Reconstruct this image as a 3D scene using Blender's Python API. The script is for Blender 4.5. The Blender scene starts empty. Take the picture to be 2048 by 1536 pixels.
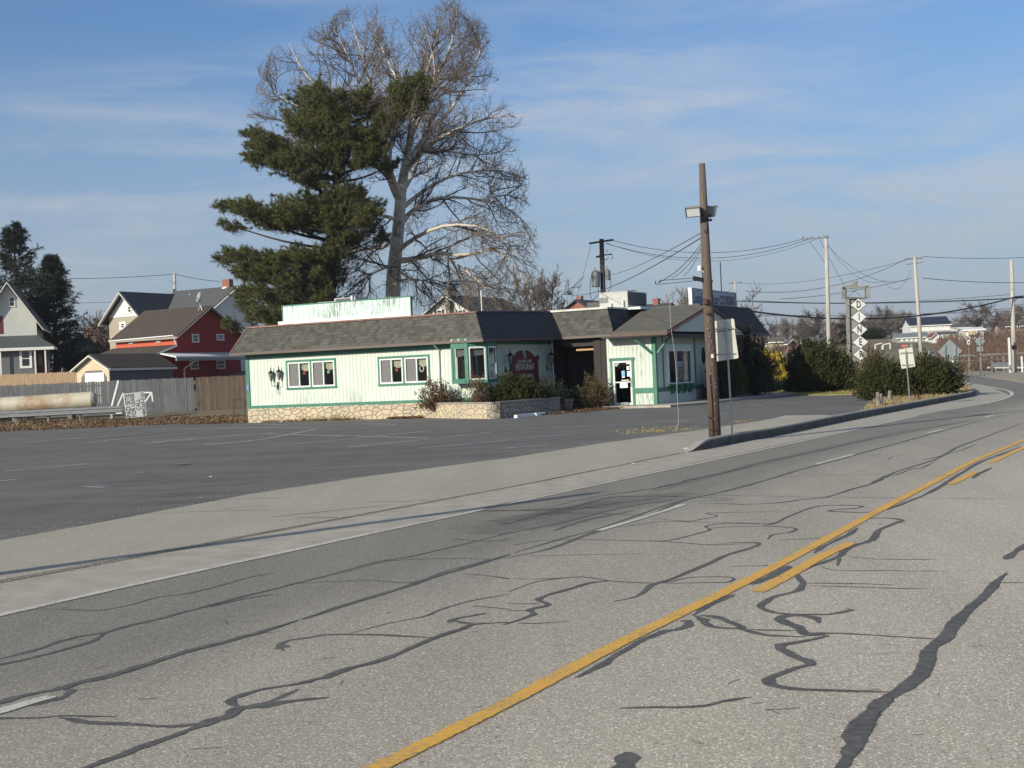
import bpy, math, random
import numpy as np
from mathutils import Vector, Matrix
rnd = random.Random(7)
RG = np.random.default_rng(11)
sc = bpy.context.scene
COL = sc.collection
# ------------------------------------------------------------------ camera
FPX, CZ = 2750.0, 1.7
ROLL = math.radians(2.5)
PIT = math.atan(17 * math.cos(ROLL) / FPX)
_r = Vector((1, 0, 0)); _f = Vector((0, math.cos(PIT), -math.sin(PIT))); _u = Vector((0, math.sin(PIT), math.cos(PIT)))
CR = _r * math.cos(ROLL) - _u * math.sin(ROLL)
CU = _r * math.sin(ROLL) + _u * math.cos(ROLL)
CAM = Vector((0, 0, CZ))
cd = bpy.data.cameras.new("camera"); co = bpy.data.objects.new("camera", cd); COL.objects.link(co)
cd.sensor_width = 36; cd.lens = 36 * FPX / 2048; cd.clip_start = 0.1; cd.clip_end = 6000
M3 = Matrix((CR, CU, -_f)).transposed()
co.matrix_world = Matrix.Translation(CAM) @ M3.to_4x4()
sc.camera = co
# ------------------------------------------------------------------ sun, sky, exposure
SUN_EL, SUN_DIR = math.radians(22), Vector((-0.71, -0.70, 0)).normalized()
sv = Vector((SUN_DIR.x * math.cos(SUN_EL), SUN_DIR.y * math.cos(SUN_EL), math.sin(SUN_EL)))
sl = bpy.data.lights.new("sun", 'SUN'); sl.energy = 5.0; sl.angle = math.radians(0.5); sl.color = (1, .92, .76)
so = bpy.data.objects.new("sun", sl); COL.objects.link(so)
so.rotation_euler = sv.to_track_quat('Z', 'Y').to_euler(); so.location = (-40, -40, 40)
w = bpy.data.worlds.new("World"); sc.world = w; w.use_nodes = True
nt = w.node_tree; N = nt.nodes; L = nt.links; N.clear()
sky = N.new('ShaderNodeTexSky'); sky.sky_type = 'NISHITA'; sky.sun_disc = False
sky.sun_elevation = SUN_EL; sky.sun_rotation = math.atan2(SUN_DIR.x, SUN_DIR.y)
sky.altitude = 150; sky.air_density = 1.0; sky.dust_density = 1.0; sky.ozone_density = 6.0
geo = N.new('ShaderNodeTexCoord'); mp = N.new('ShaderNodeMapping'); mp.inputs['Scale'].default_value = (1.6, 1.6, 9.0)
mp.inputs['Rotation'].default_value = (0.12, -0.16, 0.3)
no = N.new('ShaderNodeTexNoise'); no.inputs['Scale'].default_value = 3.4; no.inputs['Detail'].default_value = 9; no.inputs['Roughness'].default_value = .66; no.inputs['Distortion'].default_value = .55
no2 = N.new('ShaderNodeTexNoise'); no2.inputs['Scale'].default_value = 1.1; no2.inputs['Detail'].default_value = 3
rp = N.new('ShaderNodeValToRGB'); rp.color_ramp.elements[0].position = .40; rp.color_ramp.elements[0].color = (0, 0, 0, 1); rp.color_ramp.elements[1].position = .66; rp.color_ramp.elements[1].color = (1, 1, 1, 1)
rp2 = N.new('ShaderNodeValToRGB'); rp2.color_ramp.elements[0].position = .38; rp2.color_ramp.elements[1].position = .60
mu = N.new('ShaderNodeMath'); mu.operation = 'MULTIPLY'; mu2 = N.new('ShaderNodeMath'); mu2.operation = 'MULTIPLY'; mu2.inputs[1].default_value = .62
mx = N.new('ShaderNodeMix'); mx.data_type = 'RGBA'; mx.inputs['B'].default_value = (5.0, 5.2, 5.5, 1)
bg = N.new('ShaderNodeBackground'); bg.inputs['Strength'].default_value = 0.127; wo = N.new('ShaderNodeOutputWorld')
L.new(geo.outputs['Generated'], mp.inputs['Vector']); L.new(mp.outputs[0], no.inputs['Vector']); L.new(mp.outputs[0], no2.inputs['Vector'])
L.new(no.outputs['Fac'], rp.inputs[0]); L.new(no2.outputs['Fac'], rp2.inputs[0]); L.new(rp.outputs[0], mu.inputs[0]); L.new(rp2.outputs[0], mu.inputs[1])
L.new(mu.outputs[0], mu2.inputs[0]); sx = N.new('ShaderNodeSeparateXYZ'); hz = N.new('ShaderNodeMapRange'); hz.inputs['From Min'].default_value = 0.0; hz.inputs['From Max'].default_value = .25; hz.inputs['To Min'].default_value = .82; hz.inputs['To Max'].default_value = 0.0
hm = N.new('ShaderNodeMix'); hm.data_type = 'RGBA'; hm.inputs['B'].default_value = (2.95, 3.30, 3.90, 1)
L.new(geo.outputs['Generated'], sx.inputs[0]); L.new(sx.outputs[2], hz.inputs['Value']); L.new(hz.outputs[0], hm.inputs['Factor']); L.new(sky.outputs[0], mx.inputs['A']); L.new(mx.outputs['Result'], hm.inputs['A'])
L.new(mu2.outputs[0], mx.inputs['Factor']); L.new(hm.outputs['Result'], bg.inputs['Color']); L.new(bg.outputs[0], wo.inputs['Surface'])
sc.view_settings.view_transform = 'Standard'; sc.view_settings.look = 'None'; sc.view_settings.gamma = 1; sc.view_settings.exposure = 0.0
sc.cycles.max_bounces = 6; sc.cycles.transparent_max_bounces = 12

# ------------------------------------------------------------------ pixel -> place helpers (photo pixels 2048x1536)
def ray(px, py): return _f * FPX + CR * (px - 1024) - CU * (py - 768)
def G(px, py, z=0.0):
    d = ray(px, py); return CAM + d * ((z - CZ) / d.z)
def D(px, py, Y):
    d = ray(px, py); return CAM + d * (Y / d.y)
class Fr:
    def __init__(s, o, phi):
        s.o = Vector(o); a = math.radians(phi); s.phi = a
        s.U = Vector((math.cos(a), -math.sin(a), 0)); s.V = Vector((math.sin(a), math.cos(a), 0))
    def v(s, px, py, v):
        d = ray(px, py); t = (v + s.V.dot(s.o - CAM)) / s.V.dot(d); q = CAM + d * t - s.o; return s.U.dot(q), q.z
    def u(s, px, py, u):
        d = ray(px, py); t = (u + s.U.dot(s.o - CAM)) / s.U.dot(d); q = CAM + d * t - s.o; return s.V.dot(q), q.z
    def w(s, u, v, z=0): return s.o + s.U * u + s.V * v + Vector((0, 0, z))
    def l(s, p): q = Vector(p) - s.o; return Vector((s.U.dot(q), s.V.dot(q), q.z))

# ------------------------------------------------------------------ object helpers
def tag(o, label=None, cat=None, group=None, kind=None):
    if label: o['label'] = label
    if cat: o['category'] = cat
    if group: o['group'] = group
    if kind: o['kind'] = kind
    return o
def thing(name, label, cat, loc=(0, 0, 0), rz=0.0, group=None):
    o = bpy.data.objects.new(name, None); COL.objects.link(o); o.location = loc; o.rotation_euler = (0, 0, rz)
    o.empty_display_size = .3
    return tag(o, label, cat, group)
class MB:
    def __init__(s): s.v = []; s.f = []
    def add(s, vs, fs):
        b = len(s.v); s.v += [tuple(p) for p in vs]; s.f += [tuple(b + i for i in f) for f in fs]; return s
    def box(s, a, b):
        x0, x1 = sorted((a[0], b[0])); y0, y1 = sorted((a[1], b[1])); z0, z1 = sorted((a[2], b[2]))
        return s.add([(x0, y0, z0), (x1, y0, z0), (x1, y1, z0), (x0, y1, z0), (x0, y0, z1), (x1, y0, z1), (x1, y1, z1), (x0, y1, z1)],
                     [(0, 3, 2, 1), (4, 5, 6, 7), (0, 1, 5, 4), (1, 2, 6, 5), (2, 3, 7, 6), (3, 0, 4, 7)])
    def poly(s, pts): return s.add(pts, [tuple(range(len(pts)))])
    def slab(s, pts, d):   # polygon extruded by vector d
        n = len(pts); P = [Vector(p) for p in pts]; d = Vector(d)
        return s.add([*P, *[p + d for p in P]], [tuple(range(n - 1, -1, -1)), tuple(range(n, 2 * n))] + [(i, (i + 1) % n, n + (i + 1) % n, n + i) for i in range(n)])
    def bar(s, a, b, w_, h_=None, up=(0, 0, 1)):
        a = Vector(a); b = Vector(b); h_ = h_ or w_; d = (b - a).normalized(); x = d.cross(Vector(up))
        if x.length < 1e-4: x = d.cross(Vector((1, 0, 0)))
        x.normalize(); y = x.cross(d).normalized(); x *= w_ / 2; y *= h_ / 2
        return s.add([a - x - y, a + x - y, a + x + y, a - x + y, b - x - y, b + x - y, b + x + y, b - x + y],
                     [(0, 3, 2, 1), (4, 5, 6, 7), (0, 1, 5, 4), (1, 2, 6, 5), (2, 3, 7, 6), (3, 0, 4, 7)])
    def tube(s, pts, r, n=8, cap=True):
        P = [Vector(p) for p in pts]; R_ = r if isinstance(r, (list, tuple)) else [r] * len(P); vs = []; fs = []; ref = None
        for i, p in enumerate(P):
            d = (P[min(i + 1, len(P) - 1)] - P[max(i - 1, 0)]).normalized()
            if ref is None: ref = d.cross(Vector((0, 0, 1)) if abs(d.z) < .9 else Vector((1, 0, 0))).normalized()
            x = (ref - d * ref.dot(d)).normalized(); ref = x; y = d.cross(x)
            for k in range(n):
                a = 2 * math.pi * k / n; vs.append(p + (x * math.cos(a) + y * math.sin(a)) * R_[i])
        for i in range(len(P) - 1):
            for k in range(n): fs.append((i * n + k, i * n + (k + 1) % n, (i + 1) * n + (k + 1) % n, (i + 1) * n + k))
        if cap: fs += [tuple(range(n - 1, -1, -1)), tuple((len(P) - 1) * n + k for k in range(n))]
        return s.add(vs, fs)
    def build(s, name, mat, parent=None, world=False, smooth=False):
        me = bpy.data.meshes.new(name); vs = s.v
        if world and parent is not None:
            o_ = parent.location; inv = Matrix.Rotation(-parent.rotation_euler.z, 3, 'Z')
            vs = [tuple(inv @ (Vector(p) - o_)) for p in vs]
        me.from_pydata(vs, [], s.f); me.materials.append(mat)
        if smooth: me.polygons.foreach_set('use_smooth', [True] * len(me.polygons))
        me.update(); o = bpy.data.objects.new(name, me); COL.objects.link(o)
        if parent is not None: o.parent = parent
        return o
def npmesh(name, V, F, mat, parent=None, smooth=False):
    V = np.asarray(V, np.float32); F = np.asarray(F, np.int32); k = F.shape[1]
    me = bpy.data.meshes.new(name); me.vertices.add(len(V)); me.vertices.foreach_set('co', V.ravel())
    me.loops.add(F.size); me.loops.foreach_set('vertex_index', F.ravel()); me.polygons.add(len(F))
    me.polygons.foreach_set('loop_start', np.arange(len(F), dtype=np.int32) * k)
    me.polygons.foreach_set('loop_total', np.full(len(F), k, np.int32))
    if smooth: me.polygons.foreach_set('use_smooth', np.ones(len(F), bool))
    me.update(calc_edges=True); me.materials.append(mat)
    o = bpy.data.objects.new(name, me); COL.objects.link(o)
    if parent is not None: o.parent = parent
    return o
def copy_thing(o, label=None, loc=None, rz=None, sc_=None, group=None):
    c = o.copy(); COL.objects.link(c)
    if label: c['label'] = label
    if group: c['group'] = group
    if loc is not None: c.location = loc
    if rz is not None: c.rotation_euler = (0, 0, rz)
    if sc_ is not None: c.scale = sc_ if isinstance(sc_, tuple) else (sc_,) * 3
    def rec(a, b):
        for ch in [x for x in list(COL.objects) if x.parent == a]:
            d = ch.copy(); COL.objects.link(d); d.parent = b; rec(ch, d)
    rec(o, c); return c
def text(name, body, size, mat, parent, loc, rot, xs=1.0, align='CENTER', ext=.004, shear=0.0, bold=0.0, fit=None):
    cu = bpy.data.curves.new(name, 'FONT'); cu.body = body; cu.size = size; cu.align_x = align; cu.align_y = 'CENTER'; cu.extrude = ext; cu.shear = shear; cu.offset = bold
    t = bpy.data.objects.new(name, cu); COL.objects.link(t)
    bpy.context.view_layer.update()
    me = bpy.data.meshes.new_from_object(t); COL.objects.unlink(t); bpy.data.objects.remove(t)
    me.materials.clear(); me.materials.append(mat)
    o = bpy.data.objects.new(name, me); COL.objects.link(o); o.parent = parent; o.location = loc; o.rotation_euler = rot; o.scale = (xs, 1, 1)
    if fit: o.scale = (fit / max(1e-3, max(v.co.x for v in me.vertices) - min(v.co.x for v in me.vertices)), 1, 1)
    return o

# ------------------------------------------------------------------ materials
def mat(name, col=(.5, .5, .5), rough=.7, metal=0.0, noise=None, bump=0.0, bscale=30.0, spec=None):
    """noise = (colour2, scale, lo, hi[, stretch xyz])"""
    m = bpy.data.materials.new(name); m.use_nodes = True; t = m.node_tree; P = t.nodes['Principled BSDF']
    P.inputs['Base Color'].default_value = (*col, 1); P.inputs['Roughness'].default_value = rough; P.inputs['Metallic'].default_value = metal
    if spec is not None: P.inputs['Specular IOR Level'].default_value = spec
    tc = t.nodes.new('ShaderNodeTexCoord')
    if noise:
        c2, s_, lo, hi = noise[:4]; mpn = t.nodes.new('ShaderNodeMapping'); mpn.inputs['Scale'].default_value = noise[4] if len(noise) > 4 else (1, 1, 1)
        n_ = t.nodes.new('ShaderNodeTexNoise'); n_.inputs['Scale'].default_value = s_; n_.inputs['Detail'].default_value = 6; n_.inputs['Roughness'].default_value = .6
        r_ = t.nodes.new('ShaderNodeMapRange'); r_.inputs['From Min'].default_value = lo; r_.inputs['From Max'].default_value = hi
        x_ = t.nodes.new('ShaderNodeMix'); x_.data_type = 'RGBA'; x_.inputs['A'].default_value = (*col, 1); x_.inputs['B'].default_value = (*c2, 1)
        t.links.new(tc.outputs['Object'], mpn.inputs[0]); t.links.new(mpn.outputs[0], n_.inputs['Vector']); t.links.new(n_.outputs['Fac'], r_.inputs['Value'])
        t.links.new(r_.outputs[0], x_.inputs['Factor']); t.links.new(x_.outputs['Result'], P.inputs['Base Color'])
    if bump:
        n_ = t.nodes.new('ShaderNodeTexNoise'); n_.inputs['Scale'].default_value = bscale; n_.inputs['Detail'].default_value = 4
        b_ = t.nodes.new('ShaderNodeBump'); b_.inputs['Strength'].default_value = bump; b_.inputs['Distance'].default_value = .02
        t.links.new(tc.outputs['Object'], n_.inputs['Vector']); t.links.new(n_.outputs['Fac'], b_.inputs['Height']); t.links.new(b_.outputs[0], P.inputs['Normal'])
    return m
class NB:   # tiny node builder
    def __init__(s, name, rough=.8):
        s.m = bpy.data.materials.new(name); s.m.use_nodes = True; s.t = s.m.node_tree; s.P = s.t.nodes['Principled BSDF']; s.P.inputs['Roughness'].default_value = rough
        s.tc = s.t.nodes.new('ShaderNodeTexCoord')
    def n(s, ty, **kw):
        x = s.t.nodes.new('ShaderNode' + ty)
        for k, v in kw.items():
            if k in x.inputs: 
                if hasattr(v, 'is_output'): s.t.links.new(v, x.inputs[k])
                else: x.inputs[k].default_value = v
            else: setattr(x, k, v)
        return x
    def lk(s, a, b): s.t.links.new(a, b)
    def math(s, op, a, b=0.0, c=None):
        x = s.t.nodes.new('ShaderNodeMath'); x.operation = op
        for i, q in enumerate((a, b) if c is None else (a, b, c)):
            if hasattr(q, 'is_output'): s.lk(q, x.inputs[i])
            else: x.inputs[i].default_value = q
        return x.outputs[0]
    def noise(s, scale, detail=5, rough=.6, stretch=None, coord='Object', rot=None):
        v = s.tc.outputs[coord]
        if stretch or rot:
            mm = s.n('Mapping'); s.lk(v, mm.inputs[0]); mm.inputs['Scale'].default_value = stretch or (1, 1, 1); mm.inputs['Rotation'].default_value = rot or (0, 0, 0); v = mm.outputs[0]
        x = s.n('TexNoise', Scale=scale, Detail=detail, Roughness=rough); s.lk(v, x.inputs['Vector']); return x.outputs['Fac']
    def mr(s, v, a, b, c=0.0, d=1.0):
        x = s.n('MapRange'); s.lk(v, x.inputs['Value']); x.inputs['From Min'].default_value = a; x.inputs['From Max'].default_value = b; x.inputs['To Min'].default_value = c; x.inputs['To Max'].default_value = d; return x.outputs[0]
    def mix(s, f, a, b, mode='MIX'):
        x = s.n('Mix'); x.data_type = 'RGBA'; x.blend_type = mode
        for k, q in (('Factor', f), ('A', a), ('B', b)):
            if hasattr(q, 'is_output'): s.lk(q, x.inputs[k])
            else: x.inputs[k].default_value = q if k == 'Factor' else (*q, 1)
        return x.outputs['Result']
    def bump(s, h, strength, dist=.02):
        b = s.n('Bump', Strength=strength, Distance=dist); s.lk(h, b.inputs['Height']); s.lk(b.outputs[0], s.P.inputs['Normal'])
    def col(s, c): s.lk(c, s.P.inputs['Base Color']); return s.m

def siding(name, base, peel, axis, step=.2, amount=1.0, groove=.16, worn_z=.9):
    b = NB(name, .75); sp = b.n('SeparateXYZ'); b.lk(b.tc.outputs['Object'], sp.inputs[0])
    g = b.math('FRACT', b.math('DIVIDE', sp.outputs[axis], step)); d = b.math('ABSOLUTE', b.math('SUBTRACT', g, .5))
    gl = b.mr(d, .5 - groove * .35, .5 - groove * .12)       # 1 in the groove
    st = (9, 9, 1.1); f1 = b.noise(1.6, 8, .72, st); f2 = b.noise(.55, 3, .5)
    low = b.mr(sp.outputs[2], worn_z + 1.0, worn_z - .3, 0.0, .055)
    th = b.math('ADD', b.math('ADD', f1, b.math('MULTIPLY', f2, .35)), low)
    pl = b.mr(th, .83 - .03 * amount, .90 - .03 * amount)
    tone = b.mix(b.mr(f2, .3, .7), base, tuple(min(1, c * .9) for c in base))
    plank = b.n('TexWhiteNoise'); plank.noise_dimensions = '1D'; b.lk(b.math('FLOOR', b.math('DIVIDE', sp.outputs[axis], step)), plank.inputs['W'])
    tone = b.mix(b.math('MULTIPLY', plank.outputs[0], .10), tone, tuple(c * .5 for c in base))
    c = b.mix(pl, tone, peel); c = b.mix(b.math('MULTIPLY', gl, .55), c, tuple(q * .4 for q in peel))
    b.bump(b.math('SUBTRACT', 1.0, gl), .6, .012); return b.col(c)
def shingle(name, c1, c2, vaxis='z', ua=0, sx=.62, sy=.145, ub=None):
    """courses by height (z) or by a horizontal coordinate"""
    b = NB(name, .92); sp = b.n('SeparateXYZ'); b.lk(b.tc.outputs['Object'], sp.inputs[0])
    va = {'z': 2, 'y': 1, 'x': 0}[vaxis]; row = b.math('DIVIDE', sp.outputs[va], sy); fl = b.math('FLOOR', row)
    off = b.n('TexWhiteNoise'); off.noise_dimensions = '1D'; b.lk(fl, off.inputs['W'])
    uu = b.math('ADD', b.math('DIVIDE', sp.outputs[ua], sx * .36), b.math('MULTIPLY', off.outputs[0], 7.0)); cx = b.n('CombineXYZ'); b.lk(b.math('FLOOR', uu), cx.inputs[0]); b.lk(fl, cx.inputs[1])
    wn = b.n('TexWhiteNoise'); wn.noise_dimensions = '2D'; b.lk(cx.outputs[0], wn.inputs['Vector'])
    c = b.mix(wn.outputs[0], c1, c2); ln = b.mr(b.math('FRACT', row), 0.0, .22, 1.0, 0.0)
    c = b.mix(b.math('MULTIPLY', ln, .62), c, tuple(q * .35 for q in c1)); f = b.noise(.6, 5, .6); c = b.mix(b.mr(f, .3, .75, 0, .38), c, tuple(q * .55 for q in c1))
    g = b.noise(55, 3, .7); c = b.mix(b.mr(g, .35, .7, 0, .25), c, tuple(min(1, q * 1.7) for q in c2))
    b.bump(b.math('FRACT', row), .5, .02); return b.col(c)
def stone(name, c1, c2, mortar, ua=0):
    b = NB(name, .9); sp = b.n('SeparateXYZ'); b.lk(b.tc.outputs['Object'], sp.inputs[0]); cx = b.n('CombineXYZ'); b.lk(b.math('MULTIPLY', b.math('SUBTRACT', sp.outputs[0], sp.outputs[1]), 3.1), cx.inputs[0]); b.lk(b.math('MULTIPLY', sp.outputs[2], 4.6), cx.inputs[1])
    nn = b.n('TexNoise', Scale=1.6, Detail=2.0); b.lk(cx.outputs[0], nn.inputs['Vector']); va = b.n('VectorMath'); va.operation = 'MULTIPLY_ADD'; va.inputs[1].default_value = (.5, .5, 0); b.lk(nn.outputs['Color'], va.inputs[0]); b.lk(cx.outputs[0], va.inputs[2])
    v1 = b.n('TexVoronoi', Scale=1.0); v1.feature = 'DISTANCE_TO_EDGE'; v1.voronoi_dimensions = '2D'; b.lk(va.outputs[0], v1.inputs['Vector'])
    v2 = b.n('TexVoronoi', Scale=1.0); v2.voronoi_dimensions = '2D'; b.lk(va.outputs[0], v2.inputs['Vector']); rr = b.n('SeparateColor'); b.lk(v2.outputs['Color'], rr.inputs[0])
    c = b.mix(rr.outputs[0], c1, c2); c = b.mix(b.mr(b.noise(14, 5, .65), .3, .75, 0, .35), c, tuple(q * .5 for q in c1)); e = b.mr(v1.outputs['Distance'], .015, .06)
    c = b.mix(e, mortar, c); b.bump(b.math('ADD', e, b.math('MULTIPLY', b.noise(16), .4)), .8, .05); return b.col(c)
def brick(name, c1, c2, mortar, ua=0, scale=1.0):
    b = NB(name, .9); sp = b.n('SeparateXYZ'); b.lk(b.tc.outputs['Object'], sp.inputs[0]); cx = b.n('CombineXYZ'); b.lk(sp.outputs[ua], cx.inputs[0]); b.lk(sp.outputs[2], cx.inputs[1])
    t = b.n('TexBrick', Scale=4.0 * scale); t.inputs['Color1'].default_value = (*c1, 1); t.inputs['Color2'].default_value = (*c2, 1); t.inputs['Mortar'].default_value = (*mortar, 1); b.lk(cx.outputs[0], t.inputs['Vector']); return b.col(t.outputs['Color'])
def lap(name, base, step=.16, dark=.55):
    b = NB(name, .6); sp = b.n('SeparateXYZ'); b.lk(b.tc.outputs['Object'], sp.inputs[0]); fr = b.math('FRACT', b.math('DIVIDE', sp.outputs[2], step)); ln = b.mr(fr, 0, .22, 1, 0)
    c = b.mix(b.mr(b.noise(1.2, 5), .3, .7), base, tuple(q * .86 for q in base)); c = b.mix(b.math('MULTIPLY', ln, .5), c, tuple(q * dark * .7 for q in base)); b.bump(fr, .35, .02); return b.col(c)

def feather(b, lo=.25, hi=.5, amp=.9, scale=38, worn=0.0, top=1.0):
    at = b.n('Attribute'); at.attribute_name = 'edge'; n_ = b.noise(scale, 5, .7); k = b.noise(3.1, 5, .65); s_ = b.math('ADD', at.outputs['Fac'], b.math('MULTIPLY', b.math('SUBTRACT', n_, .5), amp))
    if worn: s_ = b.math('SUBTRACT', s_, b.math('MULTIPLY', b.mr(k, .40, .72), worn))
    a_ = b.mr(s_, lo, hi, 0.0, top); tr = b.n('BsdfTransparent'); mxs = b.t.nodes.new('ShaderNodeMixShader'); b.lk(a_, mxs.inputs[0]); b.lk(tr.outputs[0], mxs.inputs[1]); b.lk(b.P.outputs[0], mxs.inputs[2]); b.lk(mxs.outputs[0], b.t.nodes['Material Output'].inputs['Surface'])
RD = math.radians(27)      # road direction angle from +Y
def asphalt(name, base, light, dark, grain=110, patch=.5, streak=.35, speck=.35, brown=None, zones=None, mottle=0):
    b = NB(name, .93); rot = (0, 0, RD)
    g1 = b.noise(grain, 3, .75); g2 = b.noise(grain * .36, 4, .7)
    vo = b.n('TexVoronoi', Scale=grain * .9); b.lk(b.tc.outputs['Object'], vo.inputs['Vector']); sc_ = b.n('SeparateColor'); b.lk(vo.outputs['Color'], sc_.inputs[0])
    big = b.noise(.22, 5, .6); st = b.noise(1.0, 4, .55, (.9, .035, 1), rot=rot); st2 = b.noise(3.2, 4, .6, (1, .06, 1), rot=rot)
    c = b.mix(b.mr(st, .36, .64), base, tuple(q * (1 - streak) for q in base)); c = b.mix(b.mr(st2, .4, .75, 0, streak * .6), c, dark); c = b.mix(b.mr(big, .42, .7, 0, patch), c, dark if brown is None else brown)
    c = b.mix(b.mr(g2, .42, .62, 0, speck * .8), c, dark); c = b.mix(b.mr(g1, .50, .64, 0, speck), c, light); c = b.mix(b.mr(sc_.outputs[0], .86, .94, 0, speck * 1.6), c, light); c = b.mix(b.mr(sc_.outputs[1], .84, .93, 0, speck * 1.4), c, dark)
    if zones:
        sp = b.n('SeparateXYZ'); b.lk(b.tc.outputs['Object'], sp.inputs[0]); lat = b.math('SUBTRACT', b.math('MULTIPLY', sp.outputs[0], math.cos(RD)), b.math('MULTIPLY', sp.outputs[1], math.sin(RD)))
        lat = b.math('ADD', lat, b.math('MULTIPLY', b.math('SUBTRACT', b.noise(.5, 3), .5), .8)); f = b.mr(lat, zones[0], zones[1], 1.0, 0.0); wt = b.mr(b.math('ABSOLUTE', b.math('SUBTRACT', b.math('ABSOLUTE', b.math('ADD', lat, 7.3)), .75)), .0, .55, 1, 0)
        mul = b.mix(b.math('MULTIPLY', f, zones[2]), (1, 1, 1), (.30, .315, .34)); mul = b.mix(b.math('MULTIPLY', wt, .25), mul, (.35, .35, .37)); mul = b.mix(b.mr(lat, -4.2, -2.4, .5, 0), mul, (.58, .59, .61)); mul = b.mix(b.mr(sp.outputs[1], 18, 60, 0, .55), mul, (.34, .355, .38)); c = b.mix(1.0, c, mul, 'MULTIPLY')
    if mottle:
        m1 = b.noise(.35, 6, .62, (.35, 1.6, 1)); m2 = b.noise(1.3, 6, .7, (.5, 1.4, 1)); c = b.mix(b.mr(m1, .35, .68, 0, mottle), c, tuple(q * 1.5 for q in base)); c = b.mix(b.mr(m2, .55, .68, 0, mottle), c, tuple(q * .45 for q in base))
    b.bump(g1, .35, .006); return b.col(c)

mint_c = (.64, .71, .63); peel_c = (.28, .31, .28)
M = {}
M['mint_u'] = siding('mint siding front', mint_c, peel_c, 0, amount=1.0)
M['mint_v'] = siding('mint siding side', mint_c, peel_c, 1, amount=.6)
M['mint_worn'] = siding('worn mint boards', (.66, .86, .76), peel_c, 0, step=.3, amount=2.3, worn_z=9)
M['green'] = mat('green trim', (.035, .165, .11), .55, noise=((.07, .24, .18), 3, .45, .8))
M['mintflat'] = mat('mint flat', (.70, .88, .78), .6, noise=((.45, .55, .5), 8, .5, .85))
M['white'] = mat('white paint', (.78, .79, .76), .5, noise=((.55, .55, .52), 5, .45, .9))
M['whitemetal'] = mat('white metal', (.74, .74, .72), .45, noise=((.5, .47, .42), 6, .5, .85))
M['brownfascia'] = mat('brown fascia', (.085, .05, .042), .6, noise=((.13, .085, .07), 4, .4, .8))
M['redfascia'] = mat('red brown fascia', (.12, .035, .03), .6, noise=((.17, .06, .05), 3, .4, .8))
M['drip'] = mat('drip edge', (.11, .085, .07), .5)
M['soffit'] = mat('soffit', (.06, .05, .045), .8)
M['darkwall'] = mat('dark brown boards', (.05, .035, .028), .8, noise=((.03, .02, .018), 4, .4, .7, (6, 6, .6)))
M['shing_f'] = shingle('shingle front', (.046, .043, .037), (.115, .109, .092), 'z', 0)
M['shing_s'] = shingle('shingle side', (.035, .036, .04), (.058, .06, .064), 'z', 1, sy=.17)  # darker copy of the front shingle, shade put in for right-facing slopes
M['shing_g'] = shingle('shingle gable roof', (.092, .086, .066), (.135, .127, .10), 'y', 0, sy=.17)
M['tarp'] = mat('patched dark tarpaper', (.02, .021, .024), .5, noise=((.05, .05, .055), 3, .4, .7), bump=.4, bscale=5)
M['flatroof'] = mat('flat roof', (.10, .10, .10), .9)
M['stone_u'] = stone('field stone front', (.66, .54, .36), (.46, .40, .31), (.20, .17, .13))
M['stone_v'] = stone('field stone side', (.42, .37, .30), (.30, .27, .23), (.10, .09, .08), 1)  # darker copy of the front stone, shade of side walls in its colour
M['cap'] = mat('concrete cap', (.34, .31, .27), .9, noise=((.2, .18, .15), 6, .4, .7))
M['maroon'] = mat('maroon sign', (.13, .025, .03), .5)
M['cream'] = mat('cream lettering', (.62, .60, .52), .6)
M['black'] = mat('black metal', (.012, .012, .013), .45)
M['blackmat'] = mat('black interior', (.008, .008, .009), .9)
M['lampglass'] = mat('lamp glass', (.33, .35, .34), .15, spec=.8)
M['curtain'] = mat('cream valance', (.66, .62, .48), .9, noise=((.42, .38, .3), 9, .4, .7, (6, 6, .3)))
M['screen'] = mat('window screen', (.17, .165, .165), .8)
wd = NB('pole wood', .88); g1_ = wd.noise(6, 7, .75, (8, 8, .22)); g2_ = wd.noise(2.5, 5, .6, (2, 2, .5)); g3_ = wd.noise(14, 6, .7, (10, 10, .12)); spw = wd.n('SeparateXYZ'); wd.lk(wd.tc.outputs['Object'], spw.inputs[0])
cw = wd.mix(wd.mr(g2_, .35, .7), (.085, .054, .040), (.125, .09, .07)); cw = wd.mix(wd.mr(spw.outputs[2], 1.0, 5.5, 0, .45), cw, (.20, .17, .14)); cw = wd.mix(wd.mr(g1_, .46, .66, 0, .75), cw, (.07, .045, .035)); cw = wd.mix(wd.mr(g3_, .60, .66, 0, .9), cw, (.02, .015, .012)); wd.bump(g1_, .9, .02); M['wood'] = wd.col(cw)
M['wood_dark'] = mat('dark pole wood', (.07, .06, .055), .9, noise=((.03, .028, .026), 3, .4, .7, (5, 5, .4)))
M['wood_pale'] = mat('pale pole wood', (.50, .47, .42), .9, noise=((.33, .30, .27), 3, .4, .7, (5, 5, .4)))
M['wood_grey'] = mat('grey weathered wood', (.24, .22, .20), .9, noise=((.10, .09, .085), 4, .4, .7, (5, 5, .5)))
M['galv'] = mat('galvanised steel', (.42, .43, .43), .45, .6, noise=((.30, .30, .30), 5, .4, .7))
M['signback'] = mat('aluminium sign back', (.70, .68, .56), .45, 0, noise=((.50, .50, .46), 1.5, .4, .7))
M['greyback'] = mat('grey sign back', (.30, .34, .35), .5, .2)
M['wire'] = mat('wire', (.03, .03, .034), .6)
M['hvac'] = mat('rooftop unit grey', (.50, .50, .47), .6, noise=((.36, .36, .34), 3, .4, .8))
M['hvacdark'] = mat('louvre dark', (.08, .085, .09), .7)
M['glassdark'] = mat('dark window glass', (.015, .017, .02), .08, spec=.9)
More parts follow.
